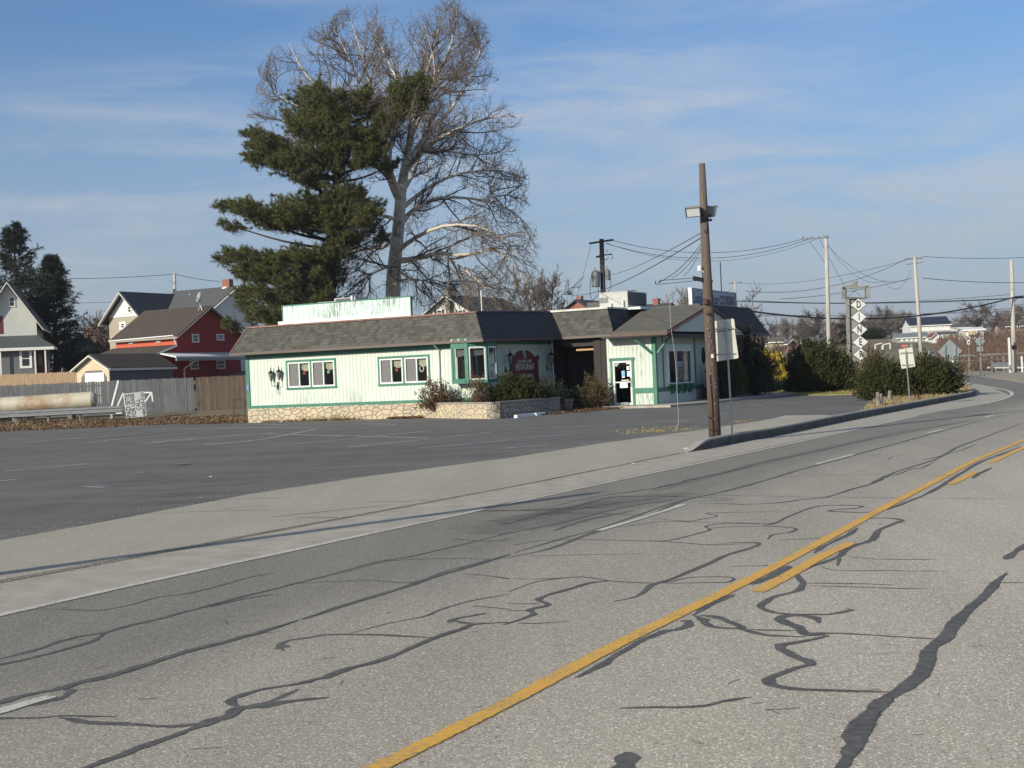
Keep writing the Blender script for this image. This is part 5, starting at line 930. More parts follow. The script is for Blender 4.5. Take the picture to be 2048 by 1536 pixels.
def gbody(par, u0, u1, v0, v1, zb, ze, zr, ridge, wm, rm, ov=.35, rake=.22, gm=None, roofn='roof', walln='wall'):
    q = MB(); um, vm = (u0 + u1) / 2, (v0 + v1) / 2
    if ridge == 'v':
        q.slab([(u0, v0, zb), (u1, v0, zb), (u1, v0, ze), (um, v0, zr), (u0, v0, ze)], (0, v1 - v0, 0))
    else:
        q.slab([(u0, v0, zb), (u0, v1, zb), (u0, v1, ze), (u0, vm, zr), (u0, v0, ze)], (u1 - u0, 0, 0))
    wl_ = q.build(walln, wm, par); q = MB(); tr = MB()
    if ridge == 'v':
        s = (zr - ze) / (um - u0); 
        for sg, ue in ((-1, u0), (1, u1)):
            a = ue + sg * ov; za = ze - s * ov
            q.slab([(a, v0 - ov, za + .03), (um, v0 - ov, zr + .03), (um, v1 + ov, zr + .03), (a, v1 + ov, za + .03)], (0, 0, .10))
            tr.bar((a, v0 - ov - .03, za), (um, v0 - ov - .03, zr), .06, rake, up=(0, 1, 0))
            tr.box((a - .04, v0 - ov, za - .07), (a + .04, v1 + ov, za + .08))
    else:
        s = (zr - ze) / (vm - v0)
        for sg, ve in ((-1, v0), (1, v1)):
            a = ve + sg * ov; za = ze - s * ov
            q.slab([(u0 - ov, a, za + .03), (u1 + ov, a, za + .03), (u1 + ov, vm, zr + .03), (u0 - ov, vm, zr + .03)], (0, 0, .10))
            tr.bar((u1 + ov + .03, a, za), (u1 + ov + .03, vm, zr), .06, rake, up=(1, 0, 0))
            tr.box((u0 - ov, a - .04, za - .07), (u1 + ov, a + .04, za + .08))
    q.build(roofn, rm, par); tr.build('rake_trim', gm or M['trimw'], par); return wl_
def hwin(par, ax, pl, a0, a1, z0, z1, fm=None, pane=None, out=-1, shut=None, t=.09, nm='window'):
    q = MB(); o = out
    def B(q, x0, x1, y0, y1, d0, d1):
        if ax == 0: q.box((x0, pl + o * d0, y0), (x1, pl + o * d1, y1))
        else: q.box((pl + o * d0, x0, y0), (pl + o * d1, x1, y1))
    B(q, a0, a1, z1 - t, z1, .0, .06); B(q, a0, a1, z0, z0 + t, .0, .08); B(q, a0, a0 + t, z0 + t, z1 - t, 0, .06); B(q, a1 - t, a1, z0 + t, z1 - t, 0, .06); B(q, a0 + t, a1 - t, (z0 + z1) / 2 - .03, (z0 + z1) / 2 + .03, .0, .045)
    w_ = q.build(nm, fm or M['trimw'], par); q = MB(); B(q, a0 + t, a1 - t, z0 + t, z1 - t, .0, .02); q.build('pane', pane or M['glassdark'], w_)
    if shut:
        q = MB(); ww = (a1 - a0) * .42; B(q, a0 - ww, a0 - .02, z0, z1, 0, .04); q.build('shutter', shut, w_); q = MB(); B(q, a1 + .02, a1 + ww, z0, z1, 0, .04); q.build('shutter', shut, w_)
    return w_
def frame_at(px, Y, phi): p = D(px, 760, Y); return Fr((p.x, p.y, 0), phi)

# white sided house, far left
FA = frame_at(78, 118, -14); A_ = house('white_house', 'white clapboard house with steep gable and grey lower porch at the left edge', FA)
ze = FA.v(78, 640, 0)[1]; up_, zp = FA.v(15, 566, 0); W_ = -2 * up_
gbody(A_, -W_, 0, 0, 11, 2.0, ze, zp, 'v', M['clap_white'], M['rf_tan'], .55, .30)
u0, zz0 = FA.v(18, 614, 0); u1, zz1 = FA.v(30, 593, 0); hwin(A_, 0, 0, u0, u1, zz0, zz1)
q = MB(); a = FA.v(-4, 668, 0); b = FA.v(5, 632, 0); q.box((a[0], -.04, a[1]), (b[0], 0, b[1])); q.build('shutter', M['maroon_p'], A_)
zl = FA.v(60, 695, -2.2)[1]; zt = FA.v(50, 670, 0)[1]; ur = FA.v(108, 695, -2.2)[0]; uk = FA.v(52, 671, 0)[0]
q = MB(); q.slab([(-W_, -2.2, zl), (ur, -2.2, zl), (ur, .8, zl + .02), (uk + .6, .3, zt), (-W_, .3, zt)], (0, 0, .1)); q.build('porch_roof', M['rf_green'], A_)
q = MB(); q.box((-W_, -2.25, zl - .22), (ur, -2.15, zl + .02)); q.box((ur - .05, -2.15, zl - .2), (ur + .05, .8, zl)); q.build('fascia', M['trimw'], A_)
ug1 = FA.v(70, 720, -1.6)[0]; ug2 = FA.v(98, 720, -1.0)[0]
q = MB(); q.box((-W_, -1.6, 2.0), (ug1, 0.0, zl - .02)); q.build('porch_wall', M['clap_grey'], A_); q = MB(); q.box((ug1, -1.0, 2), (ug2, -.02, zl - .05)); q.build('entry_wall', M['clap_dark'], A_)
u0, zz0 = FA.v(40, 737, -1.6); u1, zz1 = FA.v(63, 697, -1.6); hwin(A_, 0, -1.6, u0, u1, zz0, zz1, t=.2)
u0, zz0 = FA.v(72, 748, -1.0); u1, zz1 = FA.v(89, 700, -1.0); q = MB(); q.box((u0, -1.05, zz0), (u1, -1.0, zz1)); dd = q.build('door', M['maroon_p'], A_)
q = MB(); cu_, cz_ = (u0 + u1) / 2, (zz0 + zz1) / 2 + .2; q.slab([(cu_ + .18 * math.cos(t), -1.06, cz_ + .5 * math.sin(t)) for t in [k * math.pi / 6 for k in range(12)]], (0, -.02, 0)); q.build('glass', M['screen'], dd)
q = MB()
for px in (1, 70.5, 91): u_ = FA.v(px, 720, -2.1)[0]; q.box((u_ - .06, -2.15, 2.3), (u_ + .06, -2.03, zl - .1))
q.build('porch_post', M['trimw'], A_)
# brown roofed bungalow
FB = frame_at(163, 140, -50); B2 = house('bungalow', 'brown roofed bungalow with blue grey gable and brick porch', FB)
e1 = FB.v(110, 699, 0); e2 = FB.v(206, 695, 0); pk = FB.v(163, 672, 0)
gbody(B2, e1[0] + .3, e2[0] - .3, 0, 9, 5.0, e1[1] + .15, pk[1], 'v', M['bluegrey'], M['rf_tan'], .3, .18, M['bluegrey'])
q = MB(); q.box((e1[0] + .6, 1.5, 2.5), (e2[0] - .3, 3, 5.1)); q.build('porch_wall', M['brk'], B2)
u0 = FB.v(124, 710, 1.5)[0]; hwin(B2, 0, 1.5, u0, FB.v(132, 710, 1.5)[0], 3.9, 5.0); hwin(B2, 0, 1.5, FB.v(150, 710, 1.5)[0], FB.v(180, 710, 1.5)[0], 4.0, 5.1)
q = MB(); u_ = FB.v(124, 720, .3)[0]; q.box((u_ - .08, .2, 2.4), (u_ + .08, .36, 5.1)); q.build('porch_post', M['trimw'], B2)
a = D(72, 666, 148); b = D(166, 668, 146); c = D(150, 700, 141); d = D(60, 700, 143); q = MB(); q.slab([d, c, b, a], (0, .05, .1)); q.build('side_roof', M['rf_tan'], B2, world=True); q = MB(); q.slab([D(72, 699, 144), D(120, 699, 143), D(120, 745, 143), D(72, 745, 144)], (0, .2, 0)); q.build('side_wall', M['clap_dark'], B2, world=True)
q = MB(); c1, c2 = D(169, 680, 150), D(176, 655, 150); q.box((c1.x, 150, c1.z - 2), (c2.x, 150.6, c2.z)); q.build('chimney', M['brk'], B2, world=True)
# farmhouse
FH = frame_at(223, 122, 27); H_ = house('farmhouse', 'white and tan farmhouse with two grey roofs meeting behind the red barn', FH)
pk = FH.v(249, 586, 0); zeL = FH.v(223, 636, 0)[1]; Wg = 2 * pk[0]
vr = FH.u(353, 586, pk[0])[0]
gbody(H_, 0, Wg, 0, vr + 3, 2, zeL, pk[1], 'v', M['clap_tan'], M['rf_dark'], .6, .26)
q = MB(); q.slab([(0.05, -.03, zeL), (Wg - .05, -.03, zeL), (pk[0], -.03, pk[1] - .15)], (0, -.02, 0)); q.build('gable_panel', M['clap_bright'], H_)
u0, z_0 = FH.v(256, 626, -.06); u1, z_1 = FH.v(263, 611, -.06); hwin(H_, 0, -.05, u0, u1, z_0, z_1)
u0, z_0 = FH.v(240, 660, 0); u1, z_1 = FH.v(252, 643, 0); hwin(H_, 0, 0, u0, u1, z_0, z_1, t=.2)
# right wing: ridge along u, gable facing right
uR = None
pr = FH.u(466, 575, 12.0); 
for uu in np.arange(4, 30, .25):
    v_, z_ = FH.u(466, 575, uu)
    if v_ <= vr + .5: uR = uu; pr = (v_, z_); break
uR = uR or 14.0
el = FH.u(423, 620, uR); hw_ = pr[0] - el[0]
gbody(H_, Wg * .5, uR, pr[0] - hw_, pr[0] + hw_, 2, el[1] + .3, pr[1], 'u', M['clap_bright'], M['rf_grey'], .5, .24)
v0_, z_0 = FH.u(467, 613, uR); v1_, z_1 = FH.u(473, 600, uR); hwin(H_, 1, uR, v0_, v1_ + .4, z_0, z_1, out=1)
cu = FH.v(449, 578, pr[0])[0]; cz0 = FH.v(449, 579, pr[0])[1]; cu2 = FH.v(462, 558, pr[0]); 
q = MB(); q.box((cu, pr[0] - .3, cz0 + .1), (cu2[0], pr[0] + .3, cu2[1])); ch = q.build('chimney', M['brk'], H_); q = MB(); q.box((cu - .02, pr[0] - .34, cz0 - .3), (cu2[0] - .3, pr[0] + .32, cz0 + .22)); q.build('flashing', M['trimw'], H_)
# red barn
FBn = frame_at(357, 104, 27); Bn = house('red_barn', 'red barn with brown roof, lit orange front strip and shaded dark red gable side', FBn, cat='barn')
ul = FBn.v(232, 690, 0)[0]; ze = FBn.v(300, 674, 0)[1]; pk = FBn.u(415, 615, 0); 
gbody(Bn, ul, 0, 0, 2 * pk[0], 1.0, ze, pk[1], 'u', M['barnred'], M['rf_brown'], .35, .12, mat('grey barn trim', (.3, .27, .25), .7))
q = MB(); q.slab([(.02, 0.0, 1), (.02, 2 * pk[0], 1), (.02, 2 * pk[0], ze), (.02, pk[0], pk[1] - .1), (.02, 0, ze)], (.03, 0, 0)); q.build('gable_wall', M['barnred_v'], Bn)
for (x0, x1, y0, y1) in ((258, 267, 681, 688), (313, 322, 679, 685)):
    u0, z_0 = FBn.v(x0, y1, 0); u1, z_1 = FBn.v(x1, y0, 0); hwin(Bn, 0, 0, u0, u1, z_0, z_1, t=.1)
for (x0, x1, y0, y1) in ((384, 397, 668, 685), (433, 447, 668, 681), (380, 396, 721, 739), (433, 449, 720, 738)):
    v0_, z_0 = FBn.u(x0, y1, .05); v1_, z_1 = FBn.u(x1, y0, .05); hwin(Bn, 1, .05, v0_, v1_, z_0, z_1, out=1, t=.1, pane=M['screen'])
zt = FBn.v(300, 695, 0)[1]; b0 = FBn.v(205, 713, -2.6); b1 = FBn.v(293, 712, -2.6)
q = MB(); q.slab([(ul - .3, -2.6, b1[1]), (0, -2.6, b1[1]), (0, -.02, zt), (ul - .3, -.02, zt)], (0, 0, .1)); q.build('lean_to_roof', M['rf_brown'], Bn); q = MB(); q.bar((.05, -2.65, b1[1]), (.05, -.05, zt), .06, .12); q.bar((ul - .35, -.4, ze - .12), (.05, -.4, ze - .02), .08, .07); q.bar((.0, -.38, ze - .1), (.0, -.05, zt + .1), .08, .08); q.build('gutter', M['trimw'], Bn)
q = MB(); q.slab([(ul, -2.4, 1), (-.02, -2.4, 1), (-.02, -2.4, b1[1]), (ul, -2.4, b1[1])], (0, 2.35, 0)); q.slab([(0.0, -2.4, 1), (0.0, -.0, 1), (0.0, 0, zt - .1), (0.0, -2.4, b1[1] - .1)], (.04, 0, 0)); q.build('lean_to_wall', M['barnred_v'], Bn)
p0 = FBn.u(352, 712, 1.6); p1 = FBn.u(487, 708, 1.6); q = MB(); q.slab([(0.06, p0[0], p0[1] + .2), (1.6, p0[0], p0[1] - .12), (1.6, p1[0], p0[1] - .12), (0.06, p1[0], p0[1] + .2)], (0, 0, .1)); q.build('side_porch_roof', M['trimw'], Bn); q = MB(); q.box((1.55, p0[0], p0[1] - .36), (1.65, p1[0], p0[1] - .12)); q.build('side_fascia', mat('grey fascia', (.25, .27, .28), .6), Bn)
q = MB(); v_ = FBn.u(366, 720, .3)[0]; q.tube([(1.5, v_ + .2, p0[1] - .3), (.4, v_, p0[1] - .9), (.3, v_, 1.5)], .06, 6); q.build('downspout', M['trimw'], Bn)
q = MB(); q.box((-1.0, 2 * pk[0] + .05, 1), (-.2, 2 * pk[0] + 3.2, 4.4)); q.build('white_annex', M['clap_bright'], Bn)
dp = FBn.v(401, 624, pk[0] - .6); DS = thing('satellite_dish', 'grey satellite dish on a tripod standing on the red barn ridge', 'satellite dish', FBn.w(dp[0], pk[0] - .6, dp[1])); q = MB()
for dx, dy in ((-.3, 0), (.3, -.1), (.1, .4)): q.bar((dx, dy, -.3), (0, 0, .55), .05)
q.tube([(0, 0, .5), (0, 0, .95)], .04, 6); q.bar((-.1, 0, .95), (-.75, -.3, 1.3), .05); q.bar((-.75, -.3, 1.3), (-.7, -.3, 1.45), .08); q.build('mount', M['galv'], DS)
q = MB(); c = Vector((.0, -.05, 1.15)); ax_ = Vector((-.8, -.5, .35)).normalized(); x_ = ax_.cross(Vector((0, 0, 1))).normalized(); y_ = ax_.cross(x_); rings = []
for r_, dd_ in ((.0, 0), (.25, .04), (.42, .12)): rings += [c + ax_ * dd_ + (x_ * math.cos(t) + y_ * math.sin(t)) * max(r_, .01) for t in [k * math.pi / 7 for k in range(14)]]
q.add(rings, [(i * 14 + k, i * 14 + (k + 1) % 14, (i + 1) * 14 + (k + 1) % 14, (i + 1) * 14 + k) for i in range(2) for k in range(14)]); q.build('dish', M['greyback'], DS)
# garage
FGa = frame_at(219, 93, 27); Ga = house('garage', 'small cream sided garage with white rake boards and dark shaded side wall behind the fence', FGa, cat='garage')
ul = FGa.v(153, 740, 0)[0]; ze = FGa.v(219, 735, 0)[1]; pkz = FGa.v(180, 712, 0)[1]; vl = FGa.u(344, 735, 0)[0]
gbody(Ga, ul, 0, 0, vl, .6, ze, pkz, 'v', M['clap_cream'], M['rf_brown'], .25, .22)
q = MB(); q.box((.0, .02, .6), (.03, vl, ze - .08)); q.build('side_wall', M['clap_dark'], Ga)  # dark slab over the cream side, shade put into the cladding colour
a0, a1 = FGa.v(163, 745, 0)[0], FGa.v(213, 745, 0)[0]; dz = FGa.v(190, 741, 0)[1]; q = MB(); q.slab([(a0, -.04, .6), (a1, -.04, .6), (a1, -.04, dz - .45), (a1 - .45, -.04, dz), (a0 + .45, -.04, dz), (a0, -.04, dz - .45)], (0, .03, 0)); gd = q.build('door_surround', M['clap_grey'], Ga)
q = MB(); q.box((a0 + .35, -.06, .6), (a1 - .2, -.042, dz - .16)); q.build('door', M['trimw'], Ga)
# white house behind the restaurant
FC = frame_at(858, 135, 27); C1 = house('white_house', 'white gabled house with maroon shutters and stone chimney behind the restaurant roof', FC)
pk = FC.v(895, 592, 0); ze = FC.v(858, 628, 0)[1]; vl = FC.u(1000, 592, pk[0])[0]
gbody(C1, 0, 2 * pk[0], 0, min(vl, 16), 1.5, ze, pk[1], 'v', M['clap_bright'], M['rf_green'], .5, .22)
for x0, x1 in ((874, 884), (916, 926)): u0, z_0 = FC.v(x0, 633, 0); u1, z_1 = FC.v(x1, 619, 0); hwin(C1, 0, 0, u0, u1, z_0, z_1, shut=M['maroon_p'])
q = MB(); c0 = FC.v(892, 592, -.4); c1 = FC.v(899, 574, -.4); q.box((c0[0], -.6, 1.5), (c1[0], 0, c1[1])); q.build('chimney', M['stone_v'], C1)
# brick house with chimney
FD = frame_at(1132, 145, 27); C2 = house('brick_house', 'small red brick gable with dark roof left of the rooftop air conditioner', FD)
pk = FD.v(1153, 601, 0); ze = FD.v(1134, 622, 0)[1]; gbody(C2, 0, 2 * pk[0], 0, 9, .5, ze, pk[1], 'v', M['brk'], M['rf_dark'], .3, .14, M['rf_dark'])
q = MB(); c0 = FD.v(1153, 605, 1.5); c1 = FD.v(1162, 592, 1.5); q.box((c0[0], 1.5, ze), (c1[0], 2.1, c1[1])); q.build('chimney', M['brk'], C2)
FE = frame_at(1290, 150, 27); C3 = house('dark_roof_house', 'dark roofed house with single red chimney showing over the gable roof', FE)
z_ = FE.v(1312, 611, 3)[1]; q = MB(); gbody(C3, -3, FE.v(1318, 615, 0)[0], 0, 7, .5, z_ - 1.6, z_ + .1, 'u', M['brk'], M['rf_dark'], .3, .14, M['rf_dark'])
q = MB(); c0 = FE.v(1307, 605, 3.4); c1 = FE.v(1317, 597, 3.4); q.box((c0[0], 3.2, z_ - 1), (c1[0], 3.8, c1[1])); q.box((c0[0] - .06, 3.14, c1[1] - .15), (c1[0] + .06, 3.86, c1[1])); q.build('chimney', M['brk'], C3)

# ================================================================== VEGETATION
def unit(a): return a / np.maximum(np.linalg.norm(a, axis=-1, keepdims=True), 1e-9)
def rdir(n): return unit(RG.normal(size=(n, 3)))
def tubesnp(P, Rr, sides=3):
    n, k, _ = P.shape; T = unit(P[:, -1] - P[:, 0]); ref = np.where(np.abs(T[:, 2:3]) < .9, np.array([[0, 0, 1.]]), np.array([[1., 0, 0]])); X = unit(np.cross(T, ref)); Y = np.cross(T, X)
    a = np.arange(sides) * 2 * np.pi / sides; ring = X[:, None, None, :] * np.cos(a)[None, None, :, None] + Y[:, None, None, :] * np.sin(a)[None, None, :, None]
    V = (P[:, :, None, :] + ring * Rr[:, :, None, None]).reshape(-1, 3)
    b = (np.arange(n) * k * sides)[:, None, None]; i = (np.arange(k - 1) * sides)[None, :, None]; j = np.arange(sides)[None, None, :]; j2 = (np.arange(sides) + 1) % sides
    F_ = np.stack([b + i + j, b + i + j2[None, None, :], b + i + sides + j2[None, None, :], b + i + sides + j], -1).reshape(-1, 4); return V, F_
def grow(S, Dr, Ln, k=5, wig=.25, trop=(0, 0, 0)):
    n = len(S); P = np.zeros((n, k, 3)); P[:, 0] = S; d = unit(Dr); st = (Ln / (k - 1))[:, None]; trop = np.asarray(trop)
    for i in range(1, k): d = unit(d + RG.normal(size=(n, 3)) * wig + trop); P[:, i] = P[:, i - 1] + d * st
    return P
def kids(P, per, t0, t1, ang, jit=.3):
    n, k, _ = P.shape; idx = np.repeat(np.arange(n), per); t = RG.uniform(t0, t1, len(idx)) * (k - 1); i = np.minimum(t.astype(int), k - 2); f = (t - i)[:, None]
    S = P[idx, i] * (1 - f) + P[idx, i + 1] * f; T = unit(P[idx, i + 1] - P[idx, i]); A = unit(np.cross(T, rdir(len(idx)))); a = ang + RG.normal(size=len(idx)) * jit
    return S, unit(T * np.cos(a)[:, None] + A * np.sin(a)[:, None]), idx, t / (k - 1)
def sprays(B_, Dr, Ln, nl, ll, lw, spread):
    n = len(B_); t = RG.uniform(.1, 1, (n, nl, 1)); base = B_[:, None] + Dr[:, None] * Ln[:, None, None] * t; d = unit(Dr[:, None] * 1.0 + RG.normal(size=(n, nl, 3)) * spread)
    sd = unit(np.cross(d, RG.normal(size=(n, nl, 3)))) * (lw / 2) * RG.uniform(.6, 1.3, (n, nl, 1)); L_ = ll * RG.uniform(.6, 1.3, (n, nl, 1)); tip = base + d * L_
    V = np.stack([base - sd, base + sd, tip], 2).reshape(-1, 3); return V, np.arange(len(V)).reshape(-1, 3)
def leafmat(name, c1, c2, c3=None, rough=.7, sc_=1.2):
    b = NB(name, rough); ge = b.n('NewGeometry'); r_ = ge.outputs['Random Per Island']; c = b.mix(r_, c1, c2); f = b.noise(sc_, 3)
    if c3: c = b.mix(b.mr(f, .45, .65), c, c3)
    b.P.inputs['Specular IOR Level'].default_value = .2; return b.col(c)
M['needle'] = leafmat('pine needles', (.060, .075, .022), (.150, .150, .045), (.095, .11, .038)); M['spruce'] = leafmat('spruce needles', (.018, .028, .018), (.040, .052, .028))
M['yew'] = leafmat('yew foliage', (.022, .030, .009), (.060, .066, .018), (.045, .046, .013)); M['gold'] = leafmat('golden cypress', (.42, .30, .03), (.62, .46, .05), (.20, .19, .04)); M['arbor'] = leafmat('arborvitae', (.05, .055, .014), (.13, .12, .03))
M['rusty'] = leafmat('brown dead leaves', (.11, .055, .03), (.20, .12, .07), (.05, .06, .02)); M['greenbrown'] = leafmat('olive brown leaves', (.07, .06, .025), (.15, .10, .05), (.12, .10, .06))
M['bark'] = mat('dark bark', (.075, .055, .042), .9, noise=((.04, .03, .024), 4, .4, .7), bump=.6, bscale=10); M['twig'] = mat('grey brown twigs', (.13, .10, .085), .9); M['twig2'] = mat('sycamore twigs', (.21, .17, .135), .9, noise=((.12, .09, .07), .25, .4, .6))
sm = NB('mottled pale bark', .85); f1 = sm.noise(1.5, 4, .6, (1, 1, .6)); f2 = sm.noise(5, 5, .6); spz = sm.n('SeparateXYZ'); sm.lk(sm.tc.outputs['Object'], spz.inputs[0])
hgt = sm.mr(spz.outputs[2], 2.5, 8); cc = sm.mix(sm.mr(sm.math('ADD', f1, sm.math('MULTIPLY', hgt, .16)), .52, .60), (.20, .13, .085), (.56, .52, .43)); sm.bump(f2, .4); M['sycbark'] = sm.col(sm.mix(sm.mr(f2, .5, .7, 0, .6), cc, (.22, .18, .13)))

# big bare sycamore behind the restaurant ------------------------------
YS = 96.0; sc0 = D(790, 700, YS)
SY = thing('sycamore_tree', 'huge bare sycamore with pale mottled trunk and fine twigs behind the restaurant', 'tree', (sc0.x, YS, 1.0))
def spt(x, y, dy=0): v = D(x, y, YS); return np.array([v.x, YS + dy, v.z]) + np.array([v.x, 0, v.z - CZ]) * (dy / YS)
def curve(pts, n=9):
    c = catmull([Vector(spt(*p)) for p in pts], 4); out = []
    for i in range(n): t = i / (n - 1) * (len(c) - 1); k = min(int(t), len(c) - 2); out.append(c[k].lerp(c[k + 1], t - k))
    return np.array([tuple(p) for p in out])
LIMB = [([(786,640,0),(786,560,0),(792,500,0),(798,440,0),(802,380,0)], .58, .38), ([(802,382,0),(812,320,.5),(826,250,1),(846,170,1),(870,90,.5),(884,20,0)], .40, .07), ([(800,400,0),(780,360,-.5),(768,300,-1),(752,220,-1.5),(730,130,-1),(702,40,-1)], .34, .06),
 ([(812,330,.5),(850,275,2),(905,215,4),(948,140,5),(965,80,6)], .24, .05), ([(806,350,0),(845,300,-2),(900,265,-4),(980,235,-5),(1055,232,-6)], .24, .04), ([(797,455,0),(835,412,2),(890,395,3),(960,400,4),(1030,425,5),(1075,480,6)], .22, .04),
 ([(794,522,0),(830,518,-2),(880,506,-3),(935,512,-4),(985,497,-4),(1030,530,-5),(1062,590,-5)], .24, .04), ([(770,300,-1),(715,245,-2),(650,195,-3),(600,130,-3),(578,85,-3)], .19, .04), ([(700,240,-2),(640,225,-1),(570,200,0),(520,150,0)], .12, .03), ([(776,350,0),(710,300,3),(630,265,4),(560,240,5),(500,235,5)], .18, .03),
 ([(828,240,1),(800,170,3),(770,110,4),(745,45,4)], .18, .04), ([(840,190,1),(880,140,-1),(905,80,-2),(915,15,-2)], .16, .04), ([(820,280,1),(850,210,-3),(870,140,-4),(850,50,-5)], .17, .04), ([(790,480,0),(750,500,2),(700,490,3),(650,510,4)], .14, .03), ([(795,440,0),(760,430,-3),(700,420,-4),(640,400,-5)], .16, .03),
 ([(800,420,0),(850,380,5),(910,350,7),(990,340,8),(1060,360,8)], .2, .03), ([(796,500,0),(840,470,-4),(900,450,-6),(980,460,-7),(1050,520,-7)], .2, .03), ([(793,530,0),(760,540,-4),(730,560,-5),(700,600,-5)], .12, .03), ([(794,540,0),(830,560,3),(870,560,5),(930,580,6)], .13, .03), ([(815,310,1),(880,300,4),(950,310,6),(1040,300,6)], .17, .03), ([(826,250,1),(880,180,5),(935,130,7),(960,60,7)], .16, .03), ([(760,260,-1),(725,190,-4),(700,120,-5),(668,60,-5)], .15, .03),
 ([(801,390,0),(830,340,6),(850,270,9),(860,190,10)], .2, .03), ([(801,395,0),(780,330,-6),(790,250,-9),(800,170,-9)], .2, .03), ([(880,505,-3),(930,540,-5),(970,575,-6),(1000,620,-6)], .1, .03), ([(960,400,4),(1020,390,5),(1062,410,5)], .09, .03)]
q = MB(); mainP = []; 
for pts, ra, rb in LIMB:
    c = curve(pts, 10); rb = rb if ra > .5 else .018; rr = [ra + (rb - ra) * (i / 9) ** .75 for i in range(10)]; mainP.append((c, rr))
    if ra > .6: rr[0] *= 1.25
    q.tube([tuple(p) for p in c], rr, 9 if ra > .15 else 6, cap=False)
q.build('trunk', M['sycbark'], SY, world=True, smooth=True)
tb = np.array([[y, l, r] for y, l, r in [(-30, 760, 900), (10, 690, 940), (60, 600, 985), (90, 545, 1000), (130, 515, 995), (200, 498, 1020), (240, 485, 1068), (300, 480, 1035), (350, 480, 1062), (420, 520, 1060), (450, 560, 1072), (520, 620, 1092), (590, 650, 1068), (640, 660, 1040)]], float)
def inside(P):   # silhouette test in the tree's own vertical plane
    s = FPX / P[:, 1]; 
    A = np.array([[CR.x, CR.y, CR.z], [_f.x, _f.y, _f.z], [CU.x, CU.y, CU.z]]); q_ = (P - np.array([0, 0, CZ])) @ A.T; px = 1024 + FPX * q_[:, 0] / q_[:, 1]; py = 768 - FPX * q_[:, 2] / q_[:, 1]
    return (px > np.interp(py, tb[:, 0], tb[:, 1])) & (px < np.interp(py, tb[:, 0], tb[:, 2])) & (py > -18) & (py < 640)
VV = []; FF = []; off = 0
def addt(P, R_, s=3):
    global off
    V, F__ = tubesnp(P, R_, s); VV.append(V); FF.append(F__ + off); off += len(V)
mp_ = np.array([c for c, r in mainP[1:]]); mr_ = np.array([r for c, r in mainP[1:]])
S, d, idx, t = kids(mp_, 13, .10, 1, .80, .22); zf = (S[:, 2] - 5) / 18; tr_ = np.stack([np.sign(S[:, 0] - sc0.x) * .05, np.zeros(len(S)), np.where(zf > .4, .13, -.05)], -1)
Ln = RG.uniform(2.0, 4.6, len(S)) * (1.1 - .45 * t); P1_ = grow(S, d, Ln, 7, .19, tr_ * .5); ok = inside(P1_[:, -1]); P1_ = P1_[ok]; r0 = np.interp(t[ok], [0, 1], [.075, .04]); addt(P1_, r0[:, None] * np.linspace(1, .35, 7)[None], 4)
_a = kids(P1_, 7, .12, 1, .85, .25); _b = kids(mp_, 13, .5, 1, .75, .25); S, d = np.concatenate([_a[0], _b[0]]), np.concatenate([_a[1], _b[1]]); zf = (S[:, 2] - 5) / 18; tr_ = np.stack([np.zeros(len(S)), np.zeros(len(S)), np.where(zf > .42, .18, np.where(zf < .25, -.26, -.08))], -1)
P2_ = grow(S, d, RG.uniform(.9, 2.3, len(S)), 6, .23, tr_ * .5); ok = inside(P2_[:, -1]); P2_ = P2_[ok]; addt(P2_, np.full((len(P2_), 1), .024) * np.linspace(1, .5, 6)[None])
S, d, idx, t = kids(P2_, 8, .15, 1, .9, .3); zf = (S[:, 2] - 5) / 18; tr_ = np.stack([np.zeros(len(S)), np.zeros(len(S)), np.where(zf > .42, .2, np.where(zf < .25, -.28, -.08))], -1)
P3_ = grow(S, d, RG.uniform(.35, 1.0, len(S)), 5, .26, tr_ * .5); ok = inside(P3_[:, -1]); P3_ = P3_[ok]; addt(P3_, np.full((len(P3_), 1), .0115) * np.linspace(1, .6, 5)[None])
_v = np.concatenate(VV) - np.array(SY.location); npmesh('crown', _v, np.concatenate(FF), M['twig2'], SY)
# a few rusty hanging leaf tufts
# white pine ------------------------------------------------------------
YP = 90.0; pc = D(664, 700, YP); PN = thing('pine_tree', 'tall dark green white pine with layered plumes in front of the bare sycamore', 'tree', (pc.x, YP, 1.0))
def ppt(x, y, dy=0): v = D(x, y, YP); return np.array([v.x, YP, v.z]) + np.array([v.x, YP, v.z - CZ]) * (dy / YP)
BL = [(650,205,70,34),(615,250,62,40),(668,258,55,45),(722,200,36,24),(735,232,30,22),(838,168,24,20),(822,185,38,30),(806,205,42,30),(788,228,40,26),(766,252,34,22),(800,182,36,26),(826,205,26,22),(748,275,32,18),(540,285,50,22),(505,268,22,14),(590,320,66,34),(655,320,62,38),(520,315,40,20),(735,318,48,20),(705,285,50,26),(620,362,46,14),(770,330,25,14),
 (690,398,62,24),(640,412,60,22),(590,420,60,24),(500,420,50,20),(452,410,26,13),(535,440,60,18),(470,448,30,14),(600,450,55,22),(660,440,62,28),(728,430,46,28),(748,472,26,16),(700,480,40,16),
 (480,512,38,15),(456,520,18,10),(540,525,56,22),(600,520,56,26),(660,510,50,24),(500,550,48,18),(560,560,62,24),(620,565,58,26),(675,560,24,32),(520,590,52,20),(580,605,62,26),(640,600,46,26),(490,612,26,14),(530,635,52,20),(590,645,60,20),(475,650,24,10),(650,640,30,20)]
q = MB(); q.tube([tuple(ppt(*p)) for p in ((660,660),(661,560),(662,470),(668,390),(680,320),(690,270),(700,235))], [.40, .36, .32, .27, .2, .14, .08], 9, cap=False)
trk = lambda y: np.interp(y, [235, 270, 320, 390, 470, 560, 660], [700, 690, 680, 668, 662, 661, 660])
SB = []; SD = []
